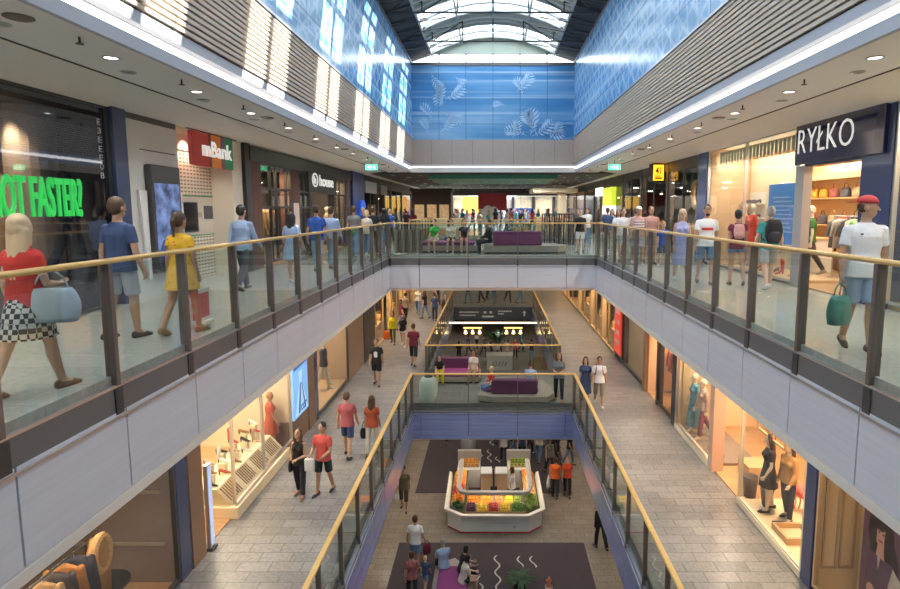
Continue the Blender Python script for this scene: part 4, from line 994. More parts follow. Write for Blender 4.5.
# ---- middle floor, west side ------------------------------------------------
s, X = -1, -SM
ZT2 = 8.64
room(s, X, 2.5, 9.6, ZM, ZT2, 2.4, M_mocha, M_oakfl, 42, WARM2, 1, ceilm=M_mocha)
window(s, X, 2.5, 9.58, ZM + .06, ZT2, M_sglass, M_dark, (), .05)
for z in (5.75, 6.72): sbox('trim_dado', mat('mocha_moulding', (.36, .29, .24), .5), X - 2.3, X - 2.4, 2.6, 9.55, z, z + .05); sbox('trim_dado', mat('mocha_moulding', (.36, .29, .24), .5), X - .2, X - 2.3, 9.52, 9.56, z, z + .05)
spot('spot_lamp', (X - .7, 8.3, 8.5), 40, WARM, 80, .7); spot('spot_lamp', (X - .5, 7.2, 8.5), 130, WARM, 80, .7)
tb = thing('round_table', 'small black round table in the brown panelled shop window', 'table', (-6.25, 8.55, ZM + .03))
MB().lathe([(.34, .68), (.36, .69), (.36, .72), (.34, .73)], (-6.25, 8.55, ZM), 28).build('top', M_black, tb, smooth=False); MB().lathe([(.03, .05), (.03, .68)], (-6.25, 8.55, ZM), 12).build('stem', M_black, tb, smooth=True); MB().lathe([(.22, .03), (.22, .045), (.03, .07)], (-6.25, 8.55, ZM), 20).build('foot', M_black, tb)
rack('black rack of jackets in the brown panelled shop window', -6.2, 7.15, ZM + .03, 2.0, 1.62)
jc = [(.45, .20, .06), (.03, .03, .045), (.32, .13, .04), (.55, .32, .13), (.02, .025, .04), (.48, .30, .16), (.06, .05, .06), (.40, .17, .05), (.03, .035, .06)]
for i in range(9): garment('%s jacket on the black rack in the brown panelled shop' % ('tan' if jc[i][0] > .2 else 'dark'), -6.2, 6.3 + i * .2, ZM + 1.65, .15 * (-1) ** i + .5, cloth('jack%d' % i, jc[i], .3), .85, .46, 'tan jackets on the black rack' if jc[i][0] > .2 else 'dark jackets on the black rack', sl=.55)
hc = thing('hooded_coat', 'pale tan fur trimmed coat at the end of the jacket rack', 'coat', (-6.05, 8.25, ZM + 1.0)); b = MB()
b.tube([(-6.05, 8.25 + .17 * math.cos(a), ZM + 1.42 + .27 * math.sin(a)) for a in [2 * pi * k / 20 for k in range(21)]], .065, 8); b.build('fur_trim', mat('tan_fur', (.62, .36, .16), .9, var=.4, vscale=30, bump=.6), hc)
b = MB(); b.rings([[Vector((-6.1 + v.x, 8.25 + v.y, ZM + z)) for v in ell((0, 0, 0), .10, w, 14)] for z, w in ((.75, .22), (1.2, .22), (1.5, .20), (1.66, .06))]); b.build('coat_body', cloth('gar0', cols[0]), hc, smooth=True)
sbox('trim_column', M_navy, X + .04, X - .3, 9.6, 9.98, ZM, ZT2, .01)
sbox('trim_pilaster', M_brownp, X + .06, X - .5, 9.98, 10.45, ZM, ZT2)
# shoe shop
room(s, X, 10.45, 15.5, ZM, ZT2, 3.4, M_cream2, M_oakfl, 150, WARM2, 2)
lb = thing('light_box', 'slim blue and white upright advertising board at the shoe shop entrance', 'advertising board', (X + .1, 10.62, ZM))
MB().box(X + .02, X + .1, 10.55, 10.7, ZM + .06, ZM + 1.75).build('frame', M_silver, lb); MB().box(X + .1, X + .105, 10.56, 10.69, ZM + .1, ZM + 1.72).build('picture', mat('blue_ad', (.35, .45, .7), .4, emit=.4, var=.4, vscale=3), lb); MB().box(X - .1, X + .14, 10.52, 10.73, ZM, ZM + .06).build('foot', M_dark, lb)
window(s, X + .02, 11.78, 15.3, ZM + .3, ZT2, M_sglass, M_silver, (13.4,), .02)
o = MB().box(X - 1.0, X + .02, 11.765, 11.777, ZM + .3, ZT2); struct(o.build('window_%d' % 90, M_sglass))
pl = thing('shoe_plinth', 'long cream stepped plinth of shoes along the lit shop window', 'display plinth', (X - .3, 13.5, ZM))
M_lcream = mat('lit_cream', (.80, .69, .47), .5)
MB().box(X - 1.0, X + .12, 11.7, 14.9, ZM, ZM + .26).build('base', M_lcream, pl, bevel=.01)
b = MB(); b.prism([(X - 1.0, 11.8, ZM + .27), (X - .06, 11.8, ZM + .27), (X - .38, 11.8, ZM + .62), (X - 1.0, 11.8, ZM + .62)], (0, 3.05, 0)); b.build('sloped_step', M_lcream, pl)
for g_ in range(4):
    y0 = 11.9 + g_ * .76
    for i in range(7): MB().tube([(X - .085, y0 + i * .085, ZM + .325), (X - .345, y0 + i * .085, ZM + .605)], .011, 5).build('rod', M_brownp, pl)
shc = [M_black, cloth('pal0.42', cols[0]), mat('nude_shoe', (.62, .42, .30), .4), cloth('red_shoe', (.5, .05, .04)), M_whitep]
for i in range(15):
    z = ZM + .62 + [.0, .18, .32][i % 3]; x = X - .55 - .12 * (i % 3); y = 11.95 + i * .2
    if i % 3:
        st = thing('shoe_riser', 'cream block riser under a shoe on the long plinth', 'riser', (x, y, ZM + .62), 0, 'cream risers on the shoe plinth'); MB().box(x - .08, x + .08, y - .07, y + .07, ZM + .62, z).build('block', M_lcream, st, bevel=.008)
    shoe_item('%s on the long cream shoe plinth' % ('ankle boot' if i % 4 == 0 else 'heeled shoe'), x, y, z, shc[i % 5], -pi / 2 + .4 * (i % 2), .08, i % 4 == 0, 'ankle boots on the cream plinth' if i % 4 == 0 else 'heeled shoes on the cream plinth')
of = thing('orange_lounge_chair', 'round orange lounge chair inside the shoe shop', 'chair', (-7.3, 12.6, ZM + .03))
M_or = cloth('orange_seat', (.75, .16, .02))
MB().lathe([(.40, .30), (.46, .36), (.46, .44), (.42, .48), (.1, .49)], (-7.3, 12.6, ZM), 24).build('seat', M_or, of, smooth=True)
b = MB(); b.rings([[Vector((-7.3 + r * math.cos(a), 12.6 + r * math.sin(a), ZM + z)) for a in [pi / 2 + pi * k / 12 for k in range(13)] for r, z in ((.40, .4),)] + [Vector((-7.3 + .46 * math.cos(a), 12.6 + .46 * math.sin(a), ZM + .4)) for a in [1.5 * pi - pi * k / 12 for k in range(13)]],
    [Vector((-7.3 + .44 * math.cos(a), 12.6 + .44 * math.sin(a), ZM + .85)) for a in [pi / 2 + pi * k / 12 for k in range(13)]] + [Vector((-7.3 + .50 * math.cos(a), 12.6 + .50 * math.sin(a), ZM + .85)) for a in [1.5 * pi - pi * k / 12 for k in range(13)]]]); b.build('backrest', M_or, of)
for a in range(4): MB().tube([(-7.3 + .3 * math.cos(a * pi / 2 + .8), 12.6 + .3 * math.sin(a * pi / 2 + .8), ZM + .3), (-7.3 + .36 * math.cos(a * pi / 2 + .8), 12.6 + .36 * math.sin(a * pi / 2 + .8), ZM + .03)], .016, 6).build('leg', M_black, of)
for i, (y, lb_) in enumerate(((12.3, 'nearer the entrance'), (14.2, 'nearer the blue poster'))):
    un, zs = shelf_unit('cream shoe shelf on the back wall of the shoe shop ' + lb_, s, X - 3.35, y - .7, y + .7, ZM + .2, ZM + 2.4, 5, .3, M_lcream)
    for z in zs:
        for j in range(4): shoe_item('shoe on the back wall shelves of the shoe shop', X - 3.18, y - .5 + j * .33, z, shc[(j + i) % 5], -pi / 2, .06, False, 'shoes on the back wall shelves')
mannequin('red clothed mannequin standing before the blue dress poster', (X - .5, 15.17, ZM + .02), -60, H=1.7, g='f', top=cloth('redtop_m', (.50, .10, .05)), bottom=cloth('redtop_m', (.50, .10, .05)), blen='skirt', hs='bald', det=1, plastic=mat('mannequin_tan', (.5, .25, .15), .5))
pp = thing('dress_poster', 'lit poster of a blue satin dress beside the shoe shop', 'poster', (X + .05, 16.1, ZM + .8))
MB().box(X - .3, X + .05, 15.5, 16.75, ZM + .75, ZM + 2.6).build('sheet', mat('poster_sky', (.20, .42, .78), .4, emit=.35), pp)
P = lambda y, z: (X + .056, y, ZM + z)
b = MB(); b.prism([P(15.95, 2.05), P(16.25, 2.05), P(16.2, 1.7), P(16.68, .8), P(15.6, .8), P(16.0, 1.7)], (.006, 0, 0)); b.build('dress', mat('poster_satin', (.40, .66, .92), .35, emit=.3), pp)
b = MB(); b.prism([P(15.6, 2.15), P(16.65, 2.2), P(16.65, 2.3), P(15.6, 2.25)], (.006, 0, 0)); b.prism([P(16.02, 1.7), P(16.12, 1.7), P(16.0, .85), P(15.85, .85)], (.009, 0, 0)); b.prism([P(16.15, 1.7), P(16.2, 1.7), P(16.5, .85), P(16.38, .85)], (.009, 0, 0)); b.build('sash', mat('poster_deep', (.05, .16, .42), .4, emit=.15), pp)
b = MB(); text_fit(b, 'cor', wall_text(-1, X + .07, 16.05, ZM + .85), .5, .2, .004, .015); b.build('lettering', mat('poster_deep', (.05, .16, .42)), pp)
sbox('trim_pilaster', M_brownp, X + .02, X - .5, 15.4, 16.8, ZM, ZM + .74); sbox('trim_pilaster', M_brownp, X + .02, X - .5, 15.4, 16.8, ZM + 2.62, ZT2); sbox('trim_pilaster', M_brownp, X + .06, X - .5, 16.76, 17.35, ZM, ZT2); sbox('trim_column', M_navy, X + .04, X - .3, 17.35, 17.7, ZM, ZT2)
room(s, X, 17.7, 21.7, ZM, ZT2, 2.0, M_tan, M_oakfl, 60, WARM2)
window(s, X, 17.7, 21.66, ZM + .1, ZT2, M_sglass, M_dark, (), .05)
mannequin('mannequin in dark suit with pale jacket over the arm in the west window', (X - .5, 20.2, ZM + .15), -90, H=1.85, top=cloth('suit_navy', (.03, .03, .05)), sleeve='long', bottom=cloth('palesuit', (.62, .60, .52)), hs='bald', det=1)
sbox('floor', M_oak, X - .05, X - 1.5, 17.8, 21.5, ZM, ZM + .13)
shoe_item('pair shoe lying on the oak plinth beside the suited mannequin', X - .4, 20.9, ZM + .14, M_whitep, 1.0, .02)
sbox('wall_panel', mat('brown_wall_panel_gloss', (.27, .17, .11), .4, var=.06), X + .03, X - .4, 21.7, 24.3, ZM, ZT2)
sbox('trim_column', M_dk, X + .05, X - .4, 24.3, 26.6, ZM, ZT2)
pal3 = [(.6, .2, .05), (.15, .1, .1), (.5, .3, .1), (.3, .1, .2), (.55, .5, .4)]
for (y0, y1, lb_, pw) in ((26.6, 31.0, 'busy warm front past the dark west column', 90), (31.0, 35.0, 'second warm front past the dark west column', 80), (35.0, 40.0, 'third warm front down the west side', 80), (40, 50, 'last warm front down the west side', 90)):
    plain_front(s, X, y0, y1, ZM, ZT2, 2.4, M_tan, M_sglass, pw * 1.7, WARM, None, ((y0 + y1) / 2,), 5, pal3, lb_, .25, M_oak, None, M_brownp)
    if y0 < 36: near_goods(s, X, y0, y1, ZM, lb_, pal3)
    for i in range(3): mannequin('mannequin in bright clothes in the ' + lb_, (X - 1.35, y0 + .8 + i * 1.1, ZM + .05), -90, H=1.75, g='f' if i % 2 else 'm', top=cloth('p3%d' % i, pal3[i]), bottom=cloth('p3%d' % (i + 2), pal3[i + 2]), hs='bald', det=0, group='mannequins in the ' + lb_)

# ---- middle floor, east side ------------------------------------------------
s, X = 1, SM
# panelled beige window with a poster
room(s, X, 2.5, 9.4, ZM, ZT2, .75, M_beigew, M_oak, 30, WARM)
window(s, X, 2.5, 9.36, ZM + .1, ZT2, M_sglass, M_oak, (), .05)
for y0, y1 in ((X + .1, X + .36), (X + .4, X + .66)):
    b = MB()
    for a, c, z0, z1 in ((y0, y0 + .03, 5.45, 8.3), (y1 - .03, y1, 5.45, 8.3), (y0, y1, 5.45, 5.49), (y0, y1, 8.26, 8.3)): b.box(a, c, 9.33, 9.36, z0, z1)
    struct(b.build('trim_moulding', mat('dark_beige_mould', (.48, .32, .16), .5)))
po = thing('portrait_poster', 'large dark poster of a smiling long haired woman in the beige window', 'poster', (X + .5, 7.2, ZM + .2))
xq = X + .55; Q = lambda y, z, d=0: (xq - d, y + .95, ZM + z)
MB().box(xq, xq + .04, 6.8, 9.0, ZM + .1, ZM + 2.1).build('sheet', mat('poster_plum', (.16, .07, .12), .4), po)
def disc(b, y, z, ry, rz_, d, n=20, t=.004): b.prism([Q(y + ry * math.cos(2 * pi * k / n), z + rz_ * math.sin(2 * pi * k / n), d) for k in range(n)], (-t, 0, 0))
b = MB(); disc(b, 7.62, 1.52, .30, .42, .002); disc(b, 7.52, 1.1, .34, .5, .002); disc(b, 7.66, 1.70, .17, .11, .0125); disc(b, 7.45, 1.5, .07, .25, .0125); disc(b, 7.76, 1.5, .06, .25, .0125); b.build('printed_hair', mat('print_hair', (.035, .014, .02), .5), po)
b = MB(); disc(b, 7.6, 1.52, .135, .2, .008); b.prism([Q(7.66, 1.4, .007), Q(7.54, 1.4, .007), Q(7.5, 1.15, .007), Q(7.7, 1.15, .007)], (-.003, 0, 0)); disc(b, 7.35, .62, .12, .09, .016); disc(b, 7.75, .5, .1, .12, .016); b.build('printed_skin', mat('print_skin', (.72, .38, .26), .5), po)
b = MB(); disc(b, 7.6, 1.43, .05, .016, .013); b.build('printed_lips', mat('print_lips', (.5, .06, .06), .5), po)
b = MB(); disc(b, 7.65, 1.56, .02, .012, .013); disc(b, 7.55, 1.56, .02, .012, .013); b.build('printed_eyes', M_eye, po)
b = MB(); b.prism([Q(7.88, 1.15, .005), Q(7.3, 1.18, .005), Q(7.05, .75, .005), Q(7.2, .2, .005), Q(7.95, .2, .005)], (-.003, 0, 0)); b.build('printed_jacket', mat('print_jacket', (.12, .05, .11), .5, var=.5, vscale=9), po)
b = MB(); b.prism([Q(7.3, 1.15, .010), Q(7.05, 1.0, .010), Q(7.3, .2, .010), Q(7.5, .2, .010)], (-.003, 0, 0)); b.prism([Q(7.66, 1.2, .012), Q(7.58, 1.2, .012), Q(7.62, .95, .012)], (-.003, 0, 0)); b.build('printed_scarf', mat('print_scarf', (.62, .52, .46), .5, var=.3, vscale=9), po)
sbox('trim_column', M_navy, X - .05, X + .3, 9.4, 9.72, ZM, ZT2, .01)
# mannequin window and the doorway beside it
room(s, X, 9.72, 17.0, ZM, ZT2, 3.4, M_peach, M_oakfl, 0, WARM)
area('shop_lamp', (X + .9, 11.0, 8.5), .9, 2, 75, WARM); area('shop_lamp', (X + 1.8, 13.3, 8.5), 1.6, 1.2, 70, WARM); area('shop_lamp', (X + .9, 15.6, 8.5), .9, 2, 60, WARM2)
window(s, X, 9.72, 12.42, ZM + .12, ZT2, M_sglass, M_cream2, (), .05)
sbox('trim_plinth', M_cream2, X - .06, X + .12, 9.72, 12.45, ZM, ZM + .13); sbox('floor', M_lcream, X + .06, X + 1.5, 9.74, 12.4, ZM, ZM + .1)
mannequin('mannequin in black dress and heels in the orange lit window', (X + .36, 11.85, ZM + .13), 75, H=1.72, g='f', dress=cloth('blackdress', (.02, .02, .03)), hem=-.36, hs='wavy', hair='brown', shoe=M_black, det=1, arms=((0, 14, 30), (-5, 10, 20)), legs=((3, 3), (-5, 8)))
mannequin('mannequin in camel jacket and dark trousers in the orange lit window', (X + .58, 11.45, ZM + .13), 110, H=1.74, g='f', top=cloth('cameljkt', (.48, .27, .11)), sleeve='long', bottom=cloth('dkjean', (.03, .035, .06)), hs='wavy', hair='brown', shoe=M_black, det=1, arms=((10, 14, 35), (-5, 10, 20)), legs=((4, 3), (-6, 8)))
fl = thing('flamingo_ornament', 'pink flamingo ornament on the floor of the orange lit window', 'ornament', (X + 1.08, 11.95, ZM + .1))
M_pk = mat('flamingo_pink', (.80, .16, .16), .6, var=.2)
b = MB(); b.ball((X + 1.08, 11.95, ZM + .55), (.13, .26, .15), 14, 8); b.cone((X + 1.08, 11.72, ZM + .55), (X + 1.08, 11.52, ZM + .42), .09, .02); b.build('body', M_pk, fl, smooth=True)
b = MB(); b.tube([(X + 1.08, 12.16, ZM + .6), (X + 1.06, 12.30, ZM + .75), (X + 1.05, 12.23, ZM + .98), (X + 1.04, 12.28, ZM + 1.12), (X + 1.03, 12.38, ZM + 1.08)], [.06, .04, .035, .045, .03], 8); b.build('neck', M_pk, fl, smooth=True)
MB().cone((X + 1.03, 12.38, ZM + 1.08), (X + 1.03, 12.46, ZM + 1.0), .025, .008).build('beak', M_black, fl, smooth=True)
for d in (-.05, .05): MB().tube([(X + 1.08 + d, 11.96, ZM + .45), (X + 1.08 + d, 11.92, ZM + .28), (X + 1.08 + d, 11.97, ZM + .1)], .014, 6).build('leg', M_pk, fl)
pf = thing('pink_child_figure', 'pink fabric cut figure standing behind the flamingo', 'ornament', (X + 1.38, 11.65, ZM + .1)); b = MB(); b.rings([[Vector((X + 1.38 + v.x, 11.60 + v.y, ZM + z)) for v in ell((0, 0, 0), .1 * w, .2 * w, 14)] for z, w in ((.1, 1.2), (.5, 1), (.85, .8), (.95, .35))]); b.ball((X + 1.38, 11.60, ZM + 1.08), (.11, .11, .14)); b.build('body', mat('coral', (.75, .2, .12), .7), pf, smooth=True)
fb = thing('tray_frame', 'pale wooden tray box lying on the floor of the orange lit window', 'tray', (X + .6, 10.85, ZM + .1)); b = MB(); b.box(X + .17, X + .72, 10.60, 11.15, ZM + .10, ZM + .13); b.build('bottom', M_lcream, fb)
b = MB()
for x0, x1, y0, y1 in ((X + .14, X + .19, 10.57, 11.18), (X + .70, X + .75, 10.57, 11.18), (X + .19, X + .70, 10.57, 10.62), (X + .19, X + .70, 11.13, 11.18)): b.box(x0, x1, y0, y1, ZM + .1, ZM + .24)
b.build('rim', M_oak, fb)
shoe_item('dark shoe on the window floor between flamingo and tray', X + .35, 11.3, ZM + .1, M_black, .6, .07)
bn = thing('waste_bin', 'dark tapered bin in the orange doorway', 'bin', (X + .35, 12.65, ZM + .03)); MB().lathe([(.13, .0), (.17, .5), (.15, .5), (.12, .02)], (X + .35, 12.65, ZM + .03), 20).build('body', mat('bin_brown', (.10, .07, .055), .5), bn, smooth=True)
bk = thing('basket', 'dark basket on the window floor beside the black dress mannequin', 'basket', (X + .5, 12.15, ZM + .12)); MB().lathe([(.10, .1), (.15, .5), (.13, .5), (.09, .12)], (X + .5, 12.15, ZM), 20).build('body', mat('bin_brown', (.10, .07, .055), .5), bk, smooth=True)
for (x, y, lb_) in ((X + .35, 12.2, 'behind the black dress mannequin'), (X + .35, 11.5, 'over the two mannequins')):
    fr = thing('wooden_ornament', 'pale open wooden rectangle hanging in the orange window ' + lb_, 'ornament', (x, y, ZM + 1.9)); b = MB()
    for a, c, z0, z1 in ((-.28, -.24, 0, .95), (.24, .28, 0, .95), (-.24, .24, 0, .04), (-.24, .24, .91, .95)): b.box(x, x + .04, y + a, y + c, ZM + 1.75 + z0, ZM + 1.75 + z1)
    b.build('frame', M_oak, fr); MB().tube([(x + .02, y, ZM + 2.7), (x + .02, y, ZT2 - .07)], .006, 4).build('cord', M_oak, fr)
rack('oak rack of clothes on the peach wall beyond the orange doorway', X + 2.6, 13.3, ZM + .03, 1.1, 1.6, 0, M_oak)
for i in range(6): garment('garment hanging beyond the orange doorway', X + 2.6, 12.88 + i * .17, ZM + 1.63, 0, cloth('pal3%d' % (i % 5), pal3[i % 5]), .8, .4, 'garments beyond the orange doorway')
sbox('trim_pillar', mat('pinkish_pillar', (.62, .42, .32), .5), X - .05, X + .25, 13.95, 14.22, ZM, ZT2)
shelf = thing('display_cube', 'pale oak display cube inside the orange doorway', 'display cube', (X + .9, 13.6, ZM + .03)); MB().box(X + .6, X + 1.2, 13.3, 13.9, ZM + .03, ZM + .42).build('body', M_oak, shelf, bevel=.01)
M_stone = tile_mat('sand_stone_wall', (.58, .46, .27), (.46, .36, .20), (.34, .26, .15), .35, .12, .9, .012, .4, .3)
window(s, X, 14.22, 17.0, ZM + .12, ZT2, M_sglass, M_silver, (), .03)
sbox('trim_plinth', M_cream2, X - .05, X + .12, 14.22, 17.0, ZM, ZM + .13); sbox('floor', M_mocha, X + .06, X + 1.3, 14.25, 16.95, ZM, ZM + .1)
b = MB(); b.box(X + .15, X + 1.4, 16.90, 16.97, ZM + .1, ZT2); struct(b.build('wall_stone', mat('sandstone', (.55, .43, .25), .9, var=.35, vscale=5, bump=.8, bscale=7)))
mannequin('mannequin in long turquoise print dress in the stone backed window', (X + .34, 16.4, ZM + .12), 90, H=1.75, g='f', dress=mat('cloth_turq_print', (.12, .30, .38), .8, var=.9, vscale=9), hem=-.75, hs='bald', det=1)
mannequin('mannequin in patterned cream and pink top in the stone backed window', (X + .40, 15.85, ZM + .12), 90, H=1.75, g='f', top=mat('cloth_floral', (.5, .35, .3), .8, var=.9, vscale=16), sleeve='long', bottom=cloth('winetrs', (.22, .05, .10)), hs='bald', det=1)
for i in range(4): shoe_item('pale shoe on the floor of the stone backed window', X + .35 + .07 * (i % 2), 14.45 + i * .24, ZM + .11, shc[(i * 2) % 5], 1.6, .05, False, 'shoes in the stone backed window')
sbox('trim_column', M_dk, X - .05, X + .3, 17.0, 17.3, ZM, ZT2)
room(s, X, 17.3, 20.4, ZM, ZT2, 2.6, M_peach, M_oakfl, 80, WARM)
window(s, X, 17.3, 19.0, ZM + .1, ZT2, M_sglass, M_dk, (), .08)
for i, y in enumerate((17.75, 18.5)):
    un, zs = shelf_unit('small display shelf in the dark framed window ' + ('by the stone window' if i == 0 else 'by the pink doorway'), s, X + .8, y - .3, y + .3, ZM + .3, ZM + 2.0, 3, .3, M_oak)
    for z in zs:
        for j in range(2): bag_item('small bag on the shelves of the dark framed window', X + .63, y - .14 + j * .28, z, cloth('bag%d' % ((i + j * 3) % 7), bagc[(i + j * 3) % 7], .1, .5), pi / 2, .24, .2, 'bags in the dark framed window')
sbox('trim_column', M_dk, X - .03, X + .2, 19.0, 19.12, ZM, ZT2)
rack('rack of pink garments in the doorway past the dark framed window', X + .9, 19.75, ZM + .03, 1.0, 1.7)
for i in range(6): garment('pink or red garment hanging in the doorway', X + .9, 19.35 + i * .16, ZM + 1.73, 0, cloth('pk%d' % (i % 3), [(.65, .18, .16), (.7, .35, .32), (.45, .06, .08)][i % 3]), .8, .4, 'pink garments in the doorway')
wr = thing('wreath', 'reddish wreath hanging above the pink garments', 'wreath', (X + .3, 19.8, ZM + 2.5)); b = MB(); b.tube([(X + .3, 19.75 + .3 * math.cos(a), ZM + 2.45 + .3 * math.sin(a)) for a in [2 * pi * k / 20 for k in range(21)]], .09, 8); b.build('ring', mat('wreath_red', (.42, .12, .08), .7, var=.8, vscale=16), wr)
sbox('trim_pilaster', mat('brown_pilaster', (.30, .18, .10), .45), X - .06, X + .4, 20.4, 20.75, ZM, ZT2)
sbox('wall_panel', mat('beige_lit_wall', (.62, .46, .30), .55, var=.04), X + .25, X + .45, 20.75, 24.3, ZM, ZT2); window(s, X, 20.75, 24.3, ZM + .1, ZT2, M_sglass, M_dk, (), .05); area('shop_lamp', (X + .13, 22.5, 8.55), .12, 3, 25, WARM)
rp = thing('sale_poster', 'tall red sale poster on the walkway shop front', 'poster', (X - .08, 24.9, ZM + .3)); MB().box(X - .1, X - .04, 24.4, 25.6, ZM + .3, ZM + 3.0).build('sheet', mat('sale_red', (.75, .06, .04), .4, emit=.25), rp)
b = MB()
for i in range(5): b.box(X - .106, X - .1, 24.6 + .06 * (i % 2), 25.4 - .1 * (i % 3), ZM + .7 + i * .45, ZM + .9 + i * .45)
b.build('pale_print', mat('sale_print', (.85, .55, .5), .5), rp)
sbox('trim_column', M_dk, X - .02, X + .3, 24.3, 25.7, ZM, ZT2)
for (y0, y1, lb_, pw, pal) in ((25.7, 29.0, 'warm front past the red sale poster', 80, pal3), (29.0, 32.5, 'second warm front past the red sale poster', 80, pal2), (32.5, 37.0, 'third warm front down the east side', 90, pal3), (37, 43, 'fourth warm front down the east side', 90, cols), (43, 50, 'last warm front of the middle floor', 90, cols)):
    plain_front(s, X, y0, y1, ZM, ZT2, 2.4, M_tan, M_sglass, pw * 1.9, WARM, None, ((y0 + y1) / 2,), 5, pal, lb_, .25, M_oak, None, M_brownp)
    if y0 < 36: near_goods(s, X, y0, y1, ZM, lb_, pal)
    for i in range(2): mannequin('mannequin in bright clothes in the ' + lb_, (X + 1.35, y0 + .8 + i * 1.1, ZM + .05), 90, H=1.75, g='f' if i % 2 else 'm', top=cloth('p4%d' % i, pal[i]), bottom=cloth('p4%d' % (i + 2), pal[i + 2]), hs='bald', det=0, group='mannequins in the ' + lb_)
# west and east walls of the ground floor
for s in (-1, 1):
    sbox('wall_ground', M_tan, s * 7.2, s * 7.4, 8, 60, 0, 3.86)
    b = MB()
    for k in range(14): b.box(min(s * 7.16, s * 7.2), max(s * 7.16, s * 7.2), 10 + k * 3.4, 12.6 + k * 3.4, .1, 2.9)
    struct(b.build('window_%d' % (95 + s), M_dk))
sbox('wall_ground', M_tan, -11, 11, 62, 62.3, 0, 8.6)
# ================================================================ THINGS ON THE FLOORS
M_purple = cloth('purple_seat', (.20, .05, .14), .1, .7); M_purpleD = cloth('plum_seat', (.11, .03, .085), .1, .7); M_magenta = cloth('magenta_seat', (.25, .04, .17), .1, .7)
M_greystone = mat('grey_wood_base', (.34, .30, .26), .5, var=.12, vscale=4)
M_carpet = mat('aubergine_carpet', (.060, .045, .050), .9, var=.12, vscale=3, bump=.3, bscale=200)
M_ribbon = mat('pale_wave', (.55, .52, .47), .6)
def sofa_island(label, hexa, z, h, seat, back, group=None):
    """low polygonal base with an upholstered seat and a backrest block"""
    cx = sum(p[0] for p in hexa) / len(hexa); cy = sum(p[1] for p in hexa) / len(hexa)
    root = thing('sofa_island', label, 'sofa', (cx, cy, z), 0, group)
    sh = [(cx + (x - cx) * .94, cy + (y - cy) * .94) for x, y in hexa]
    MB().prism([(x, y, z) for x, y in sh], (0, 0, .06)).build('plinth', M_black, root)
    MB().prism([(x, y, z + .06) for x, y in hexa], (0, 0, h - .06)).build('base', M_greystone, root, bevel=.01)
    x0, x1, y0, y1, th, ms = seat
    MB().box(x0, x1, y0, y1, z + h, z + h + th).build('seat', ms, root, bevel=.03)
    if back:
        x0, x1, y0, y1, hb, ms = back
        MB().box(x0, x1, y0, y1, z + h + .01, z + h + hb).build('backrest', ms, root, bevel=.04)
    return root
sofa_island('purple backed sofa on a grey base at the middle of the upper bridge', [(-.35, 21.75), (2.5, 21.75), (2.95, 22.4), (2.5, 23.5), (-.3, 23.5)], ZU, .30, (.05, 1.9, 22.1, 23.3, .12, M_purple), (.0, 1.85, 21.85, 22.08, .55, M_purple))
sofa_island('low purple bench with seated women at the west end of the upper bridge', [(-3.0, 22.3), (-.55, 22.3), (-.55, 24.1), (-3.0, 24.1)], ZU, .27, (-2.85, -.75, 22.35, 24.0, .14, M_purple), None)
sofa_island('plum backed sofa on a pale base close to the short balustrade of the lower bridge', [(-.55, 19.25), (0, 19.05), (1.9, 19.05), (2.2, 19.5), (1.9, 21.0), (-.3, 21.0)], ZM, .27, (-.25, 1.6, 19.5, 20.8, .13, M_purple), (-.05, 1.55, 19.25, 19.47, .52, M_purpleD))
sofa_island('plum sofa with bright magenta seat at the back of the lower bridge', [(-2.35, 21.4), (-.5, 21.4), (-.5, 22.55), (-2.35, 22.55)], ZM, .25, (-2.3, -.55, 21.45, 22.5, .14, M_magenta), (-2.3, -.55, 22.2, 22.5, .55, M_purpleD))
sofa_island('long purple bench with a pale corner on the ground floor carpet', [(-1.85, 14.6), (-.45, 14.6), (-.75, 17.0), (-1.25, 17.55), (-1.85, 17.2)], 0, .32, (-1.7, -.75, 14.7, 16.95, .12, M_magenta), None)
for pts, nm in (([(-3.3, 12.5), (3.2, 12.5), (3.2, 18.9), (-3.3, 18.9)], 'dark carpet with pale wavy lines under the ground floor bench'), ([(-3.22, 22.45), (3.28, 22.45), (3.28, 30), (-3.22, 30)], 'dark carpet behind the fruit stand')):
    c = MB().prism([(x, y, .001) for x, y in pts], (0, 0, .012)).build('carpet', M_carpet); tag(c, nm, 'carpet')
    wv = []
    if pts[0][1] < 20: src = [(.12, 18.15, 15.4), (.90, 18.1, 17.55), (1.32, 18.1, 17.5), (-.42, 17.05, 15.4), (-.75, 18.05, 17.3), (2.3, 15.9, 14.5)]
    else: src = [(-.62, 26.6, 25.6), (-.2, 26.7, 25.3), (.2, 25.9, 25.3), (-.1, 28.5, 27.2), (-.5, 29, 28), (1.2, 28.2, 26.9)]
    for x, ya, yb in src:
        b = MB(); n = 28
        f = lambda y: x + .085 * math.sin((y - ya) * 8.6) + .03 * (ya - y)
        for k in range(n):
            a = ya + (yb - ya) * k / n; q = ya + (yb - ya) * (k + 1) / n; w = .028
            b.prism([(f(a) - w, a, .0135), (f(q) - w, q, .0135), (f(q) + w, q, .0135), (f(a) + w, a, .0135)], (0, 0, .002))
        b.build('wavy_line', M_ribbon, c, world=False)
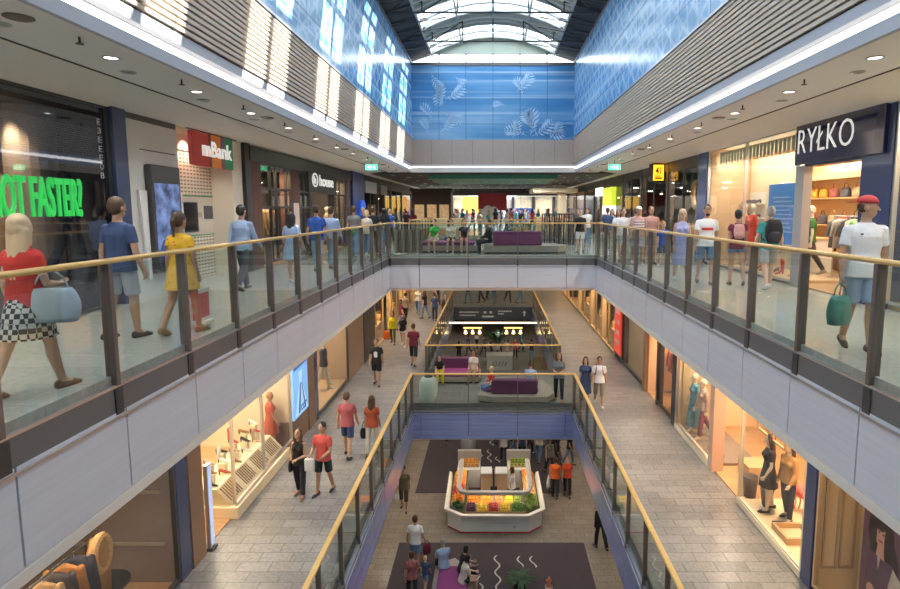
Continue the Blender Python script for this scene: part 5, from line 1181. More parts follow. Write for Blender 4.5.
# ---- fruit stand
fs = thing('fruit_stand', 'white octagonal fruit stand with a red line at its foot and a raised grey rail', 'market stand', (.06, 21.0, 0))
M_stand = mat('stand_white', (.74, .73, .70), .45); M_rim = mat('stand_rim', (.80, .74, .66), .4); M_redl = mat('stand_red', (.45, .03, .04), .4); M_grey = mat('pale_grey_rail', (.50, .49, .47), .35); M_tanc = mat('tan_cabinet', (.55, .40, .26), .5)
O = [(-1.16, 19.5), (1.30, 19.5), (1.80, 19.92), (1.78, 22.8), (-1.72, 22.8), (-1.68, 19.92)]
OR = [(-1.15, 19.38), (1.34, 19.38), (1.93, 19.86), (1.90, 22.9), (-1.82, 22.9), (-1.80, 19.86)]
IN = [(-.95, 20.62), (1.05, 20.62), (1.12, 20.72), (1.12, 22.75), (-1.02, 22.75), (-1.02, 20.72)]
def band(poly, z0, z1, t, nm, m, open_back=True):
    b = MB(); cx, cy = .06, 21.2
    inn = [(x + (cx - x) * t / max(.01, math.hypot(cx - x, cy - y)), y + (cy - y) * t / max(.01, math.hypot(cx - x, cy - y))) for x, y in poly]
    for i in range(len(poly)):
        if open_back and i == 3: continue
        j = (i + 1) % len(poly)
        b.prism([(*poly[i], z0), (*poly[j], z0), (*inn[j], z0), (*inn[i], z0)], (0, 0, z1 - z0))
    return b.build(nm, m, fs)
band(O, .0, .06, .05, 'plinth_line', M_redl); band(O, .06, .66, .05, 'side_panels', M_stand); band(OR, .66, .74, .16, 'rim', M_rim)
# sloped display bed between rim and service hole
b = MB()
oi = [(-1.08, 19.55), (1.26, 19.55), (1.75, 19.95), (1.72, 22.78), (-1.64, 22.78), (-1.62, 19.95)]
for i in (0, 1, 2, 4, 5):
    j = (i + 1) % 6; b.quad((*oi[i], .66), (*oi[j], .66), (*IN[j], .84), (*IN[i], .84))
b.build('display_bed', mat('bed_green', (.12, .14, .07), .8), fs)
b = MB()
for i in (0, 1, 2, 4, 5):
    j = (i + 1) % 6; b.quad((*IN[i], .0), (*IN[j], .0), (*IN[j], .84), (*IN[i], .84))
b.build('inner_panels', M_tanc, fs)
rl = [(-1.30, 22.9), (-1.30, 20.55), (-1.18, 20.22), (-.95, 20.12), (1.05, 20.12), (1.30, 20.22), (1.42, 20.55), (1.42, 22.9)]
b = MB()
for (x, y), (x2, y2) in zip(rl, rl[1:]):
    d = Vector((x2 - x, y2 - y, 0)).normalized(); n = Vector((-d.y, d.x, 0)) * .085
    b.prism([Vector((x, y, 1.16)) - n - d * .03, Vector((x2, y2, 1.16)) - n + d * .03, Vector((x2, y2, 1.16)) + n + d * .03, Vector((x, y, 1.16)) + n - d * .03], (0, 0, .12))
b.build('raised_rail', M_grey, fs, bevel=.01)
for x, y in ((-1.30, 22.7), (-1.28, 20.6), (1.40, 20.6), (1.42, 22.7), (.06, 20.14)): MB().tube([(x, y, .7), (x, y, 1.17)], .025, 8).build('rail_post', M_grey, fs)
for x0, x1, lb in ((-1.5, -.55, ''), (.62, 1.6, '')): MB().box(x0, x1, 22.9, 23.85, 0, .8).build('rear_counter', M_stand, fs, bevel=.01); MB().box(x0 - .03, x1 + .03, 23.78, 23.95, .8, 1.24).build('rear_rail', M_grey, fs)
for x0, x1 in ((-.5, -.02), (.06, .58)): MB().box(x0, x1, 22.1, 22.6, 0, 1.0).build('cabinet', M_tanc, fs, bevel=.01)
MB().box(-.5, -.05, 22.05, 22.65, 1.0, 1.05).build('cabinet_top', M_whitep, fs); MB().box(.1, .58, 22.05, 22.65, 1.0, 1.05).build('cabinet_top', M_whitep, fs); MB().box(-.02, .06, 22.0, 22.1, 0, 1.25).build('dark_post', M_dark, fs)
b = MB()
for i in range(26): b.box(-.30 + i * .04, -.30 + i * .04 + R.uniform(.015, .032), 19.452, 19.456, .40, .415)
for i in range(22): b.box(-.28 + i * .035, -.28 + i * .035 + R.uniform(.012, .028), 19.452, 19.456, .30, .312)
b.prism([(.78 + .045 * math.cos(2 * pi * k / 14), 19.45, .28 + .045 * math.sin(2 * pi * k / 14)) for k in range(14)], (0, .004, 0))
b.build('small_print', mat('faint_print', (.40, .40, .42), .6), fs)
till = thing('till', 'small black scale and till on the inner edge of the fruit stand', 'till', (.05, 20.75, .86)); MB().box(-.22, .30, 20.64, 20.84, .86, .94).build('body', M_black, till, bevel=.01); MB().box(-.1, .16, 20.8, 20.83, .94, 1.12).build('display', M_black, till)
FRU = {}
FC = {'orange': (.85, .26, .02), 'lemon': (.85, .56, .04), 'red apple': (.50, .035, .03), 'green apple': (.26, .38, .05), 'peach': (.85, .40, .16), 'lime': (.10, .22, .03), 'apricot': (.90, .42, .06), 'plum': (.12, .03, .08)}
def fruit(kind, x, y, z, r, group, label):
    nm = kind.replace(' ', '_')
    if nm not in FRU:
        b = MB(); b.ball((0, 0, 0), (1, 1, .92 if kind != 'lemon' else 1.15), 10, 7); o = b.build(nm, mat('fruit_' + nm, FC[kind], .4, var=.15, vscale=5), None, True); FRU[nm] = o.data; o.data.name = nm
    else: o = bpy.data.objects.new(nm, FRU[nm]); COL.objects.link(o)
    o.location = (x, y, z); o.scale = (r, r, r); o.rotation_euler = (R.uniform(0, 3), R.uniform(0, 3), 0)
    return tag(o, label, 'fruit', group)
def crate(x0, x1, y0, y1, z0, z1, kind, where, nx, ny, heap=1, r=.055, side='y'):
    """tray tilted with the bed (z0 at its low edge, z1 at its high edge), filled with single fruits"""
    lb = 'wooden tray of %ss %s' % (kind if kind != 'peach' else 'peache', where)
    root = thing('fruit_tray', lb, 'tray', ((x0 + x1) / 2, (y0 + y1) / 2, (z0 + z1) / 2))
    def zz(x, y): f = (y - y0) / (y1 - y0) if side == 'y' else ((x - x0) / (x1 - x0) if side == 'x' else (x1 - x) / (x1 - x0)); return z0 + (z1 - z0) * f
    def slabq(a, c, e, f, h0, h1):
        b.prism([(a, e, zz(a, e) + h0), (c, e, zz(c, e) + h0), (c, f, zz(c, f) + h0), (a, f, zz(a, f) + h0)], (0, 0, h1 - h0))
    b = MB(); slabq(x0, x1, y0, y1, .005, .015); b.build('bottom', M_oak, root)
    b = MB()
    for q in ((x0, x0 + .015, y0, y1), (x1 - .015, x1, y0, y1), (x0, x1, y0, y0 + .015), (x0, x1, y1 - .015, y1)): slabq(*q, .015, .07)
    b.build('sides', M_oak, root)
    lab = '%s in the tray %s' % (kind, where)
    for i in range(nx):
        for j in range(ny):
            x = x0 + .02 + (x1 - x0 - .04) * (i + .5) / nx; y = y0 + .02 + (y1 - y0 - .04) * (j + .5) / ny
            fruit(kind, x, y, zz(x, y) + .02 + r, r, 'fruit: ' + lab, lab)
    if heap:
        for i in range(nx - 1):
            for j in range(ny - 1):
                x = x0 + .02 + (x1 - x0 - .04) * (i + 1) / nx; y = y0 + .02 + (y1 - y0 - .04) * (j + 1) / ny
                fruit(kind, x, y, zz(x, y) + .02 + r * 2.35, r, 'fruit: ' + lab, lab)
fr_y0, fr_y1 = 19.62, 20.56
for k, (a, c, kd, wh) in enumerate(((-1.0, -.62, 'plum', 'at the dark front corner'), (-.6, -.2, 'lemon', 'at the front middle'), (-.18, .22, 'red apple', 'at the front by the red ones'), (.24, .64, 'lemon', 'at the front beside the greens'), (.66, 1.18, 'lime', 'at the green front corner'))):
    crate(a, c, fr_y0, fr_y0 + .44, .69, .775, kd, wh, 4 if c - a < .5 else 5, 4, 1, .054)
for k, (a, c, kd, wh) in enumerate(((-.98, -.5, 'orange', 'in the second row behind the plums'), (-.48, -.05, 'apricot', 'in the second row behind the lemons'), (-.03, .4, 'peach', 'in the second row behind the red apples'), (.42, .75, 'lemon', 'in the second row by the till'), (.77, 1.04, 'green apple', 'in the second row at its end'))):
    crate(a, c, 20.08, 20.54, .775, .85, kd, wh, 4 if c - a > .3 else 3, 4, 1, .057)
for k, (ya, yb, kd) in enumerate(((20.1, 20.75, 'orange'), (20.8, 21.4, 'red apple'), (21.45, 22.05, 'orange'), (22.1, 22.7, 'apricot'))):
    crate(-1.58, -1.08, ya, yb, .69, .84, kd, 'on the side by the olive t-shirt, %s from front' % ('first', 'second', 'third', 'fourth')[k], 4, 4, 1, .062, 'x')
for k, (ya, yb, kd) in enumerate(((20.1, 20.75, 'green apple'), (20.8, 21.4, 'peach'), (21.45, 22.05, 'peach'), (22.1, 22.7, 'orange'))):
    crate(1.18, 1.68, ya, yb, .69, .84, kd, 'on the side by the orange shirts, %s from front' % ('first', 'second', 'third', 'fourth')[k], 4, 4, 1, .062, 'X')
for x0, kd, wh in ((-1.4, 'apricot', 'on the rear counter by the ribbed planter'), (.72, 'green apple', 'on the rear counter by the crowd')):
    crate(x0, x0 + .8, 23.1, 23.7, .80, .84, kd, wh, 5, 3, 1, .06)
for sx, pts in ((-1, ((-1.3, 19.9), (-1.42, 20.02), (-1.2, 20.04), (-1.16, 19.84), (-1.3, 20.06))), (1, ((1.36, 19.86), (1.48, 19.98), (1.28, 20.02), (1.5, 20.1), (1.34, 20.08)))):
    for i, (x, y) in enumerate(pts):
        kd = 'watermelon' if sx < 0 else 'cabbage'
        lb = '%s heaped at the cut front corner of the fruit stand' % kd
        FC.setdefault('watermelon', (.03, .075, .02)); FC.setdefault('cabbage', (.22, .34, .07))
        fruit(kd, x, y, .80 + .05 * (i % 2) + (.10 if i == 4 else 0), .095, kd + 's at the front corner', lb)
for x, y, pw, sx_, sy_ in ((.05, 20.13, 3, 2.0, .06), (-1.30, 21.6, 4.5, .06, 2.0), (1.41, 21.6, 4.5, .06, 2.0)): area('stand_lamp', (x, y, 1.15), sx_, sy_, pw, (1, .86, .62))
# ---- planters, sack, plants
def ribbed(label, name, cat, x, y, z, h, r, m):
    root = thing(name, label, cat, (x, y, z)); b = MB(); n = 28; rs = []
    for f, w in ((0, .55), (.08, .72), (.3, .92), (.6, 1.0), (.85, .93), (.97, .72), (1, .5)):
        rs.append([(x + r * w * (1 + .05 * (i % 2)) * math.cos(2 * pi * i / n), y + r * w * (1 + .05 * (i % 2)) * math.sin(2 * pi * i / n), z + h * f) for i in range(n)])
    b.rings(rs).build('body', m, root, smooth=True)
    b = MB(); b.lathe([(r * .45, h * .985), (r * .45, h * 1.02), (r * .2, h * 1.03)], (x, y, z), 18); b.build('top', M_black, root)
    return root
ribbed('tall pale bulging sack standing by the short balustrade of the lower bridge', 'sack', 'sack', -2.22, 19.05, ZM, .98, .31, mat('pale_sack', (.62, .70, .68), .5, var=.1))
ribbed('pale grey ribbed vase standing on the dark carpet behind the fruit stand', 'vase', 'vase', -1.18, 26.4, 0, .85, .36, mat('grey_vase', (.48, .47, .46), .4))
def leafy(label, x, y, z, pot_r, pot_h, n, L, m, potm, up=.6, name='potted_plant'):
    root = thing(name, label, 'plant', (x, y, z))
    if pot_h: MB().lathe([(pot_r * .75, 0), (pot_r, pot_h), (pot_r * .9, pot_h), (pot_r * .8, pot_h - .04)], (x, y, z), 18).build('pot', potm, root, smooth=True)
    b = MB()
    for i in range(n):
        a = 2.4 * i; e = up * (.5 + .5 * ((i * 7) % n) / n); l = L * R.uniform(.7, 1.1); pts = []
        for f in (0, .35, .7, 1):
            pts.append(Vector((x + math.cos(a) * l * f * math.cos(e), y + math.sin(a) * l * f * math.cos(e), z + pot_h + l * f * math.sin(e) * 1.4 - l * .55 * f * f)))
        w = Vector((-math.sin(a), math.cos(a), 0)) * l * .09
        for k in range(3):
            g0, g1 = (.4, 1, .8, .05)[k], (.4, 1, .8, .05)[k + 1]
            b.prism([pts[k] - w * g0, pts[k + 1] - w * g1, pts[k + 1] + w * g1, pts[k] + w * g0], (0, 0, .006))
    b.build('leaves', m, root)
    return root
M_leafd = mat('dark_leaf', (.035, .085, .03), .5, var=.3)
leafy('dark green palm-like plant in a pot on the ground floor carpet', .82, 16.2, 0, .2, .45, 26, .62, M_leafd, M_black)
leafy('bushy dark plant on the white kiosk far down the ground floor', .25, 41.6, 1.3, .35, .5, 40, 1.5, M_leafd, M_whitep, 1.0)
oc = thing('orange_figure', 'small orange and white ornament on the carpet near the palm-like plant', 'ornament', (1.72, 16.3, 0)); MB().lathe([(.11, 0), (.13, .12), (.05, .3), (.09, .38), (.0 + .02, .5)], (1.72, 16.3, 0), 16).build('body', mat('orange_plastic', (.75, .22, .08), .4), oc, smooth=True); MB().lathe([(.10, .14), (.125, .14), (.11, .2), (.09, .2)], (1.72, 16.3, 0), 16).build('white_band', M_whitep, oc)
# ---- far end of the ground floor seen past the lower bridge
sg = thing('hanging_sign_board', 'long dark direction board across the far end of the lower void', 'sign', (0, V2M - .1, 4.1)); MB().box(-2.75, 2.75, V2M - .12, V2M - .05, 4.12, 4.98).build('board', mat('board_slate', (.055, .065, .08), .4), sg)
b = MB()
for x0, x1, z in ((-2.3, -1.0, 4.62), (-2.3, -1.2, 4.4), (.35, 1.3, 4.68), (.35, .75, 4.5)):
    q = x0
    while q < x1: w = R.uniform(.05, .14); b.box(q, min(q + w, x1), V2M - .126, V2M - .12, z, z + .09); q += w + .03
for x in (-.55, -.15): b.box(x - .09, x + .09, V2M - .126, V2M - .12, 4.58, 4.72)
b.prism([(2.1, V2M - .126, 4.4), (2.2, V2M - .126, 4.4), (2.2, V2M - .126, 4.6), (2.28, V2M - .126, 4.6), (2.15, V2M - .126, 4.78), (2.02, V2M - .126, 4.6), (2.1, V2M - .126, 4.6)], (0, .006, 0)); b.box(-.75, .05, V2M - .126, V2M - .12, 4.3, 4.42)
b.build('lettering', mat('board_letter', (.6, .62, .62), .5), sg)
ls = MB().box(-2.75, 2.75, V2M - .1, V2M + .1, 3.86, 3.94).build('trim_lightstrip', mat('warm_strip', (1, .75, .5), .5, emit=1.5)); struct(ls)
for x0, lb in ((-2.2, 'towards the west side'), (.7, 'towards the east side')):
    g_ = thing('lamp_board', 'dark board with three glowing yellow lamps far down the ground floor ' + lb, 'sign', (x0 + .7, 39.9, 2.8)); MB().box(x0, x0 + 1.5, 39.85, 39.95, 2.75, 3.5).build('board', M_dk, g_)
    for i in range(3): MB().lathe([(.04, .25), (.11, 0), (.03, -.02)], (x0 + .25 + i * .5, 39.78, 2.9), 12).build('lamp', mat('yellow_lamp', (1, .72, .25), .5, emit=4), g_, smooth=True)
    MB().box(x0 + .1, x0 + 1.4, 39.84, 39.85, 3.25, 3.35).build('lettering', mat('yellow_text', (.9, .62, .2), .5, emit=1), g_)
kk = thing('kiosk', 'white kiosk counter with grey print far down the ground floor', 'kiosk', (.45, 40.4, 0)); MB().box(-.45, 1.4, 40.0, 40.9, 0, 1.2).build('counter', M_stand, kk, bevel=.02); MB().box(-.5, 1.45, 39.95, 40.95, 1.2, 1.27).build('top', M_whitep, kk)
b = MB()
for i in range(5): b.prism([(-.1 + i * .22, 39.99, .45), (.02 + i * .22, 39.99, .45), (.14 + i * .22, 39.99, .8), (.04 + i * .22, 39.99, .8)], (0, .008, 0))
b.build('print', mat('faint_print', (.40, .40, .42), .6), kk)
for i in range(3):
    bx_ = thing('carton', 'brown upright box in the row beside the far white kiosk', 'box', (3.2 + i * .55, 39.95, 0), 0, 'brown boxes by the far kiosk'); MB().box(2.98 + i * .55, 3.46 + i * .55, 39.7, 40.2, 0, 1.2 + .05 * (i % 2)).build('body', mat('carton_brown', (.42, .27, .15), .7, var=.1), bx_, bevel=.01)
for i, (x, c) in enumerate(((-5.6, cols[0]), (4.4, cols[4]))):
    un, zs = shelf_unit('wall of lit shelves at the far end of the ground floor ' + ('west' if i == 0 else 'east'), 1, x + .8, 46, 49, .1, 2.6, 4, .4, M_oak)
dk_ = thing('dark_wood_kiosk', 'tall dark brown wooden kiosk beyond the bridge on the bank side', 'kiosk', (-4.4, 40, ZU))
M_dkw = mat('dark_walnut', (.07, .038, .025), .5, var=.2)
MB().box(-5.6, -2.9, 39.6, 41.5, ZU, 13.0).build('body', M_dkw, dk_); MB().box(-5.7, -2.8, 39.5, 41.6, 12.9, 13.1).build('cornice', M_dkw, dk_)
for i in range(3): MB().box(-5.4 + i * .85, -4.75 + i * .85, 39.57, 39.6, ZU + 1.0, ZU + 2.0).build('display', mat('warm_display', (.55, .35, .18), .5, emit=.25, var=.6, vscale=6), dk_)
# ---- upper bridge furniture
def screen(label, x0, x1, y0, y1, z, h, n, m, m2, d=.06):
    root = thing('slatted_screen', label, 'screen', ((x0 + x1) / 2, (y0 + y1) / 2, z)); A = Vector((x0, y0, z)); B = Vector((x1, y1, z)); t = (B - A).normalized()
    for i in range(n):
        c = A + (B - A) * i / (n - 1); MB().tube([c + Vector((0, 0, .04)), c + Vector((0, 0, h))], d, 4).build('slat', m if i % 2 else m2, root)
    for zz_ in (.06, h - .03): MB().tube([A + Vector((0, 0, zz_)), B + Vector((0, 0, zz_))], .03, 6).build('crossbar', m, root)
    return root
screen('grey slatted screen with pale upright boards behind the bridge balustrade by the green shirt', -3.7, -2.75, 21.75, 21.75, ZU, .92, 8, M_post, M_greystone, .07)
screen('dark slatted cafe screen at the east end of the upper bridge', 2.3, 3.7, 26.6, 26.2, ZU, 1.5, 14, M_dk, M_post, .035)
for i, (x, y, c) in enumerate(((.55, 22.5, (.42, .45, .52)), (.95, 22.6, (.62, .63, .66)), (1.35, 22.5, (.30, .34, .42)))):
    cb_ = thing('folded_coat', 'pale crumpled clothes lying behind the purple backrest, %s' % ('bluish grey pile', 'whitest pile', 'darker blue pile')[i], 'clothes', (x, y, ZU + .43)); b = MB()
    for k in range(5): b.ball((x + R.uniform(-.14, .14), y + R.uniform(-.1, .1), ZU + .46 + R.uniform(0, .28)), (R.uniform(.12, .2), R.uniform(.1, .16), R.uniform(.07, .12)), 10, 6)
    b.build('fabric', cloth('coat%d' % i, c, .25), cb_, remesh=.02, relax=3)
bb_ = thing('blue_bag', 'bright blue cloth bag on the purple bench between the seated women', 'bag', (-1.75, 22.7, ZU + .41)); b = MB(); b.ball((-1.75, 22.7, ZU + .53), (.2, .12, .12), 12, 8); b.build('bag_body', cloth('cobalt', (.08, .14, .55)), bb_, smooth=True)
for i in range(3):
    x = -4.6 + i * 1.1
    ch = thing('cushioned_bench', 'cream cushioned wooden bench beyond the second void, %s along from the bank side' % ('first', 'second', 'third')[i], 'bench', (x, V2U + 1, ZU)); MB().box(x - .45, x + .45, V2U + .7, V2U + 1.2, ZU, ZU + .42).build('base', M_oak, ch); MB().box(x - .45, x + .45, V2U + .72, V2U + 1.2, ZU + .42, ZU + .55).build('seat_cushion', M_whitep, ch, bevel=.03); MB().box(x - .45, x + .45, V2U + 1.1, V2U + 1.22, ZU + .55, ZU + 1.1).build('back_cushion', M_cream2, ch, bevel=.03)
tw = thing('timber_kiosk', 'pale timber canopy kiosk in the far concourse', 'kiosk', (4.6, 44, ZU))
MB().box(2.9, 6.2, 42, 46, 12.9, 13.2).build('canopy', M_cream2, tw); MB().box(4.8, 5.4, 42.4, 43, ZU, 12.9).build('pillar', M_cream2, tw); MB().box(3.2, 4.6, 43, 45, ZU, ZU + 1.1).build('counter', M_oak, tw)
for i, (x, y, w, z0, z1, c, e, lb) in enumerate(((-1.8, 66, 3.4, 11.2, 13.1, (.8, .45, .08), .4, 'amber'), (3.3, 68, 3.2, 10.3, 11.8, (.03, .08, .35), .1, 'deep blue'), (-.05, 48, 2.4, 11.6, 13.0, (.35, .02, .03), 0, 'dark red'), (-7.5, 50, 2.2, 10.4, 12.6, (.30, .03, .03), 0, 'maroon'))):
    sg = thing('hanging_banner', lb + ' panel hanging far down the upper concourse', 'banner', (x, y, z0)); MB().box(x - w / 2, x + w / 2, y, y + .08, z0, z1).build('panel', mat('banner_' + lb.replace(' ', '_'), c, .5, emit=e), sg)
    MB().tube([(x, y + .04, z1), (x, y + .04, 13.5 if y < 52 else 14.1)], .02, 5).build('hanger', M_dark, sg)
wsc = thing('white_sculpture', 'white flower-like sculpture hanging in the far concourse', 'sculpture', (-.3, 46.8, 10.6)); b = MB()
for k in range(7): b.ball((-.3 + .55 * math.cos(k * .9), 46.8, 11.1 + .5 * math.sin(k * .9)), (.38, .15, .42), 10, 6)
b.build('petals', M_whitep, wsc, smooth=True); MB().tube([(-.3, 46.8, ZU), (-.3, 46.8, 11.1)], .06, 8).build('stem', M_dark, wsc)
for i, (x, y, r) in enumerate(((1.6, 38.5, .5), (2.3, 38.7, .6))): leafy('lime green plant in a planter past the second void, %s' % ('smaller one' if i == 0 else 'larger one by the timber kiosk'), x, y, ZU, .3, .5, 24, r, mat('lime_leaf', (.22, .36, .05), .5, var=.2), M_oak, .9)
# wall shelves and store fronts at the concourse end
for i in range(8):
    x = -9.5 + i * 2.7
    if abs(x) < .5: continue
    sbox('window_%d' % (60 + i), mat('lit_store%d' % (i % 3), [(.55, .45, .32), (.35, .3, .28), (.6, .52, .4)][i % 3], .5, emit=.10, var=.6, vscale=4), x - 1.1, x + 1.1, 75.8, 75.95, ZU + .1, 12.9)
    sbox('trim_column', M_dk, x + 1.15, x + 1.5, 75.6, 75.95, ZU, 13.3)
# floor pads: entrance mats / light board near balustrade
ab = thing('pink_notice_stand', 'pink and white notice board standing on the walkway floor behind the balustrade glass', 'notice board', (-4.2, 8.35, ZU))
MB().box(-4.36, -4.33, 8.05, 8.62, ZU + .04, ZU + .52).build('board', M_whitep, ab); MB().box(-4.329, -4.322, 8.1, 8.57, ZU + .09, ZU + .46).build('picture', mat('pink_notice', (.72, .16, .18), .5, var=.2), ab); MB().box(-4.42, -4.26, 8.1, 8.57, ZU, ZU + .04).build('foot', M_whitep, ab)
# ================================================================ THE PEOPLE OF THE PHOTOGRAPH
navy = cloth('navy_tee', (.045, .075, .17)); greysh = cloth('grey_shorts', (.36, .38, .43)); white = cloth('white_tee', (.78, .79, .82)); red = cloth('red_tee', (.58, .045, .035)); denim = cloth('denim', (.14, .24, .42)); ltden = cloth('light_denim', (.30, .42, .60))
dark = cloth('dark_trousers', (.028, .032, .045)); black = cloth('black_top', (.018, .018, .02)); ltblue = cloth('light_blue', (.36, .47, .68)); royal = cloth('royal_blue', (.03, .10, .42)); grey = cloth('grey_tee', (.16, .17, .19)); lilac = cloth('lilac', (.40, .42, .70))
maroon = cloth('maroon_top', (.18, .025, .05)); teal = cloth('teal_tee', (.05, .30, .30)); pinkb = cloth('pink_bag', (.62, .34, .32)); orange = cloth('orange_tee', (.78, .17, .03)); coral = cloth('coral_tee', (.62, .10, .09)); olive = cloth('olive', (.12, .12, .07)); green = cloth('green_top', (.04, .42, .06)); yel = cloth('bright_yellow', (.65, .62, .02)); khaki = cloth('khaki', (.28, .24, .17)); stripe = cloth('pink_top', (.50, .28, .26)); rust = cloth('rust_top', (.42, .09, .04)); cream = cloth('cream_top', (.62, .58, .50))
s_dark = mat('shoe_dark', (.03, .03, .035), .5); s_white = mat('shoe_white', (.72, .72, .70), .5); s_tan = mat('shoe_tan', (.33, .19, .10), .5)
m, nt, bb = coord_fn_mat('cloth_check', .8); tc = nt.nodes.new('ShaderNodeTexCoord'); ck = nt.nodes.new('ShaderNodeTexChecker'); ck.inputs['Scale'].default_value = 22; ck.inputs[1].default_value = (.012, .012, .014, 1); ck.inputs[2].default_value = (.62, .62, .60, 1)
nt.links.new(tc.outputs['Object'], ck.inputs[0]); nt.links.new(ck.outputs[0], bb.inputs['Base Color']); check = m
m, nt, bb = coord_fn_mat('cloth_yellow_print', .8); tc = nt.nodes.new('ShaderNodeTexCoord'); vo = nt.nodes.new('ShaderNodeTexVoronoi'); vo.inputs['Scale'].default_value = 16
rp_ = nt.nodes.new('ShaderNodeValToRGB'); el = rp_.color_ramp.elements; el[0].position = .16; el[0].color = (.62, .12, .03, 1); el[1].position = .24; el[1].color = (.78, .46, .03, 1)
nt.links.new(tc.outputs['Object'], vo.inputs['Vector']); nt.links.new(vo.outputs['Distance'], rp_.inputs[0]); nt.links.new(rp_.outputs[0], bb.inputs['Base Color']); yprint = m
U = 'people on the upper gallery'
# -- west walkway of the upper floor
p = person('long haired blonde woman in red top and black and white checked skirt', (-4.27, 5.15, ZU), -8, 1.66, 'f', 0, 'blonde', 'verylong', red, 'cap', check, 'skirt', mat('sandal_brown', (.22, .12, .08), .5), ((-16, 10), (15, 3)), ((-4, 10, 20), (10, 8, 75, 25)), det=2, face_on=False, hem=-.36, group=U)
sp = p['T'](.27, .02, .2)
handbag('pale blue leather shoulder bag of the blonde woman in the checked skirt', (sp.x, sp.y, sp.z + .1), -.5 + pi / 2 - .9, mat('bag_paleblue', (.40, .50, .58), .45), .46, .32, .17, .16)
p = person('man in navy t-shirt and grey shorts walking past the dark window', (-4.87, 7.42, ZU), -14, 1.84, 'm', 1, 'brown', 'short', navy, 'short', greysh, 'short', s_dark, ((-6, 10), (8, 6)), ((-6, 12, 12), (2, 12, 16)), det=2, face_on=False, group=U, belly=.012)
p = person('woman in yellow print dress with dark ponytail by the balustrade', (-4.24, 7.72, ZU), -12, 1.66, 'f', 1, 'brown', 'pony', dress=yprint, hem=-.27, sleeve='cap', shoe=s_tan, legs=((-12, 16), (13, 6)), arms=((-8, 8, 10), (6, 6, 10)), det=2, face_on=False, group=U)
hp = p['T'](-.24, .0, .10); handbag('small navy shoulder bag on the hip of the woman in yellow', (hp.x, hp.y, hp.z + .30), pi / 2 - .3, mat('bag_navy', (.03, .04, .09), .5), .26, .19, .09, .22)
p = person('man in light blue long sleeved shirt and dark trousers with arm swinging', (-5.24, 11.92, ZU), -8, 1.81, 'm', 1, 'black', 'short', ltblue, 'long', dark, 'long', s_dark, ((20, 4), (-22, 14)), ((-10, 8, 10), (14, 12, 30)), det=2, face_on=False, group=U)
p = person('woman with long dark hair in a pale blue dress before the brick pier', (-4.62, 13.1, ZU), -10, 1.62, 'f', 0, 'black', 'long', dress=ltblue, hem=-.34, sleeve='short', shoe=s_white, legs=((8, 4), (-10, 14)), arms=((5, 22, 40), (-5, 20, 30)), face_on=False, group=U)
p = person('broad man in royal blue t-shirt and light jeans under the white lettering with round logo', (-4.75, 15.39, ZU), -10, 1.80, 'm', 1, 'brown', 'short', royal, 'short', ltden, 'long', s_dark, ((12, 6), (-14, 14)), ((-8, 12, 15), (8, 12, 15)), face_on=False, group=U, belly=.02)
p = person('person in pale blue shirt half hidden behind the royal blue t-shirt', (-4.55, 16.1, ZU), -10, 1.76, 'm', 0, 'brown', 'short', ltblue, 'long', ltden, 'long', s_dark, det=0, group=U)
p = person('man in grey t-shirt beside the deep blue column', (-4.82, 19.84, ZU), -8, 1.80, 'm', 1, 'brown', 'short', grey, 'short', denim, 'long', s_dark, face_on=False, group=U)
p = person('woman in pale pink top beside the grey t-shirt', (-4.55, 20.6, ZU), -8, 1.66, 'f', 0, 'blonde', 'bob', cream, 'short', denim, 'long', s_white, det=0, group=U)
UP = [(-4.4, 21.0, 1.77, 'm', black, dark, 'brown', 'man all in black next to the bridge corner'), (-5.1, 22.5, 1.75, 'm', navy, dark, 'grey', 'grey haired man in navy past the bridge corner'), (-4.5, 23.75, 1.72, 'f', black, denim, 'black', 'woman in black top and jeans past the bridge corner'),
      (-5.6, 25.2, 1.74, 'm', white, dark, 'brown', 'man in white top past the deep blue column'), (-4.9, 27.2, 1.7, 'f', royal, dark, 'blonde', 'blonde woman in blue beyond the bridge'), (-5.8, 30.0, 1.76, 'm', grey, denim, 'black', 'man in grey far along the bank side walkway'), (-4.4, 31.5, 1.7, 'f', maroon, dark, 'brown', 'woman in maroon far along the bank side walkway')]
for i, (x, y, H, g, t, bt, hr, lb) in enumerate(UP): person(lb, (x, y, ZU), (-10, 170, 10)[i % 3], H, g, i % 2, hr, 'short' if g == 'm' else 'long', t, 'short', bt, 'long', s_dark, ((10, 6), (-12, 14)) if i % 2 else ((-10, 12), (10, 4)), det=0, group=U)
# -- east walkway
p = person('man in backward red cap, white t-shirt and denim shorts carrying bags', (4.42, 6.78, ZU), 172, 1.85, 'm', 1, 'brown', 'cap', white, 'short', ltden, 'short', s_dark, ((9, 3, -1), (-9, 14, -3)), ((-4, 9, 10), (3, 12, 14)), head=(62, 3), det=2, group=U)
cap(p, mat('cap_red', (.45, .03, .04), .7), True)
h = p['hand'][1]; handbag('crumpled teal carrier bag in the hand of the man in the red cap', (h.x - .02, h.y - .03, h.z), .3, mat('bag_teal', (.05, .26, .24), .4, var=.5, vscale=9), .32, .36, .18, .14, name='carrier_bag', cat='bag')
handbag('brown paper bag behind the teal carrier bag', (h.x + .10, h.y + .10, h.z), .5, mat('kraft_paper', (.34, .22, .12), .7), .30, .36, .12, .16, name='paper_bag', cat='bag')
MB().cbox((0, 0, 0), (.03, .004, .02)).build('shirt_badge', s_dark, p['root'], world=False).location = p['Tl'](.09, .128, .40)
p = person('bearded man in white t-shirt with red chest print and denim shorts', (4.82, 12.89, ZU), 170, 1.79, 'm', 1, 'black', 'short', white, 'short', denim, 'short', s_dark, ((10, 4), (-12, 14)), ((-5, 10, 14), (8, 10, 16)), det=1, group=U)
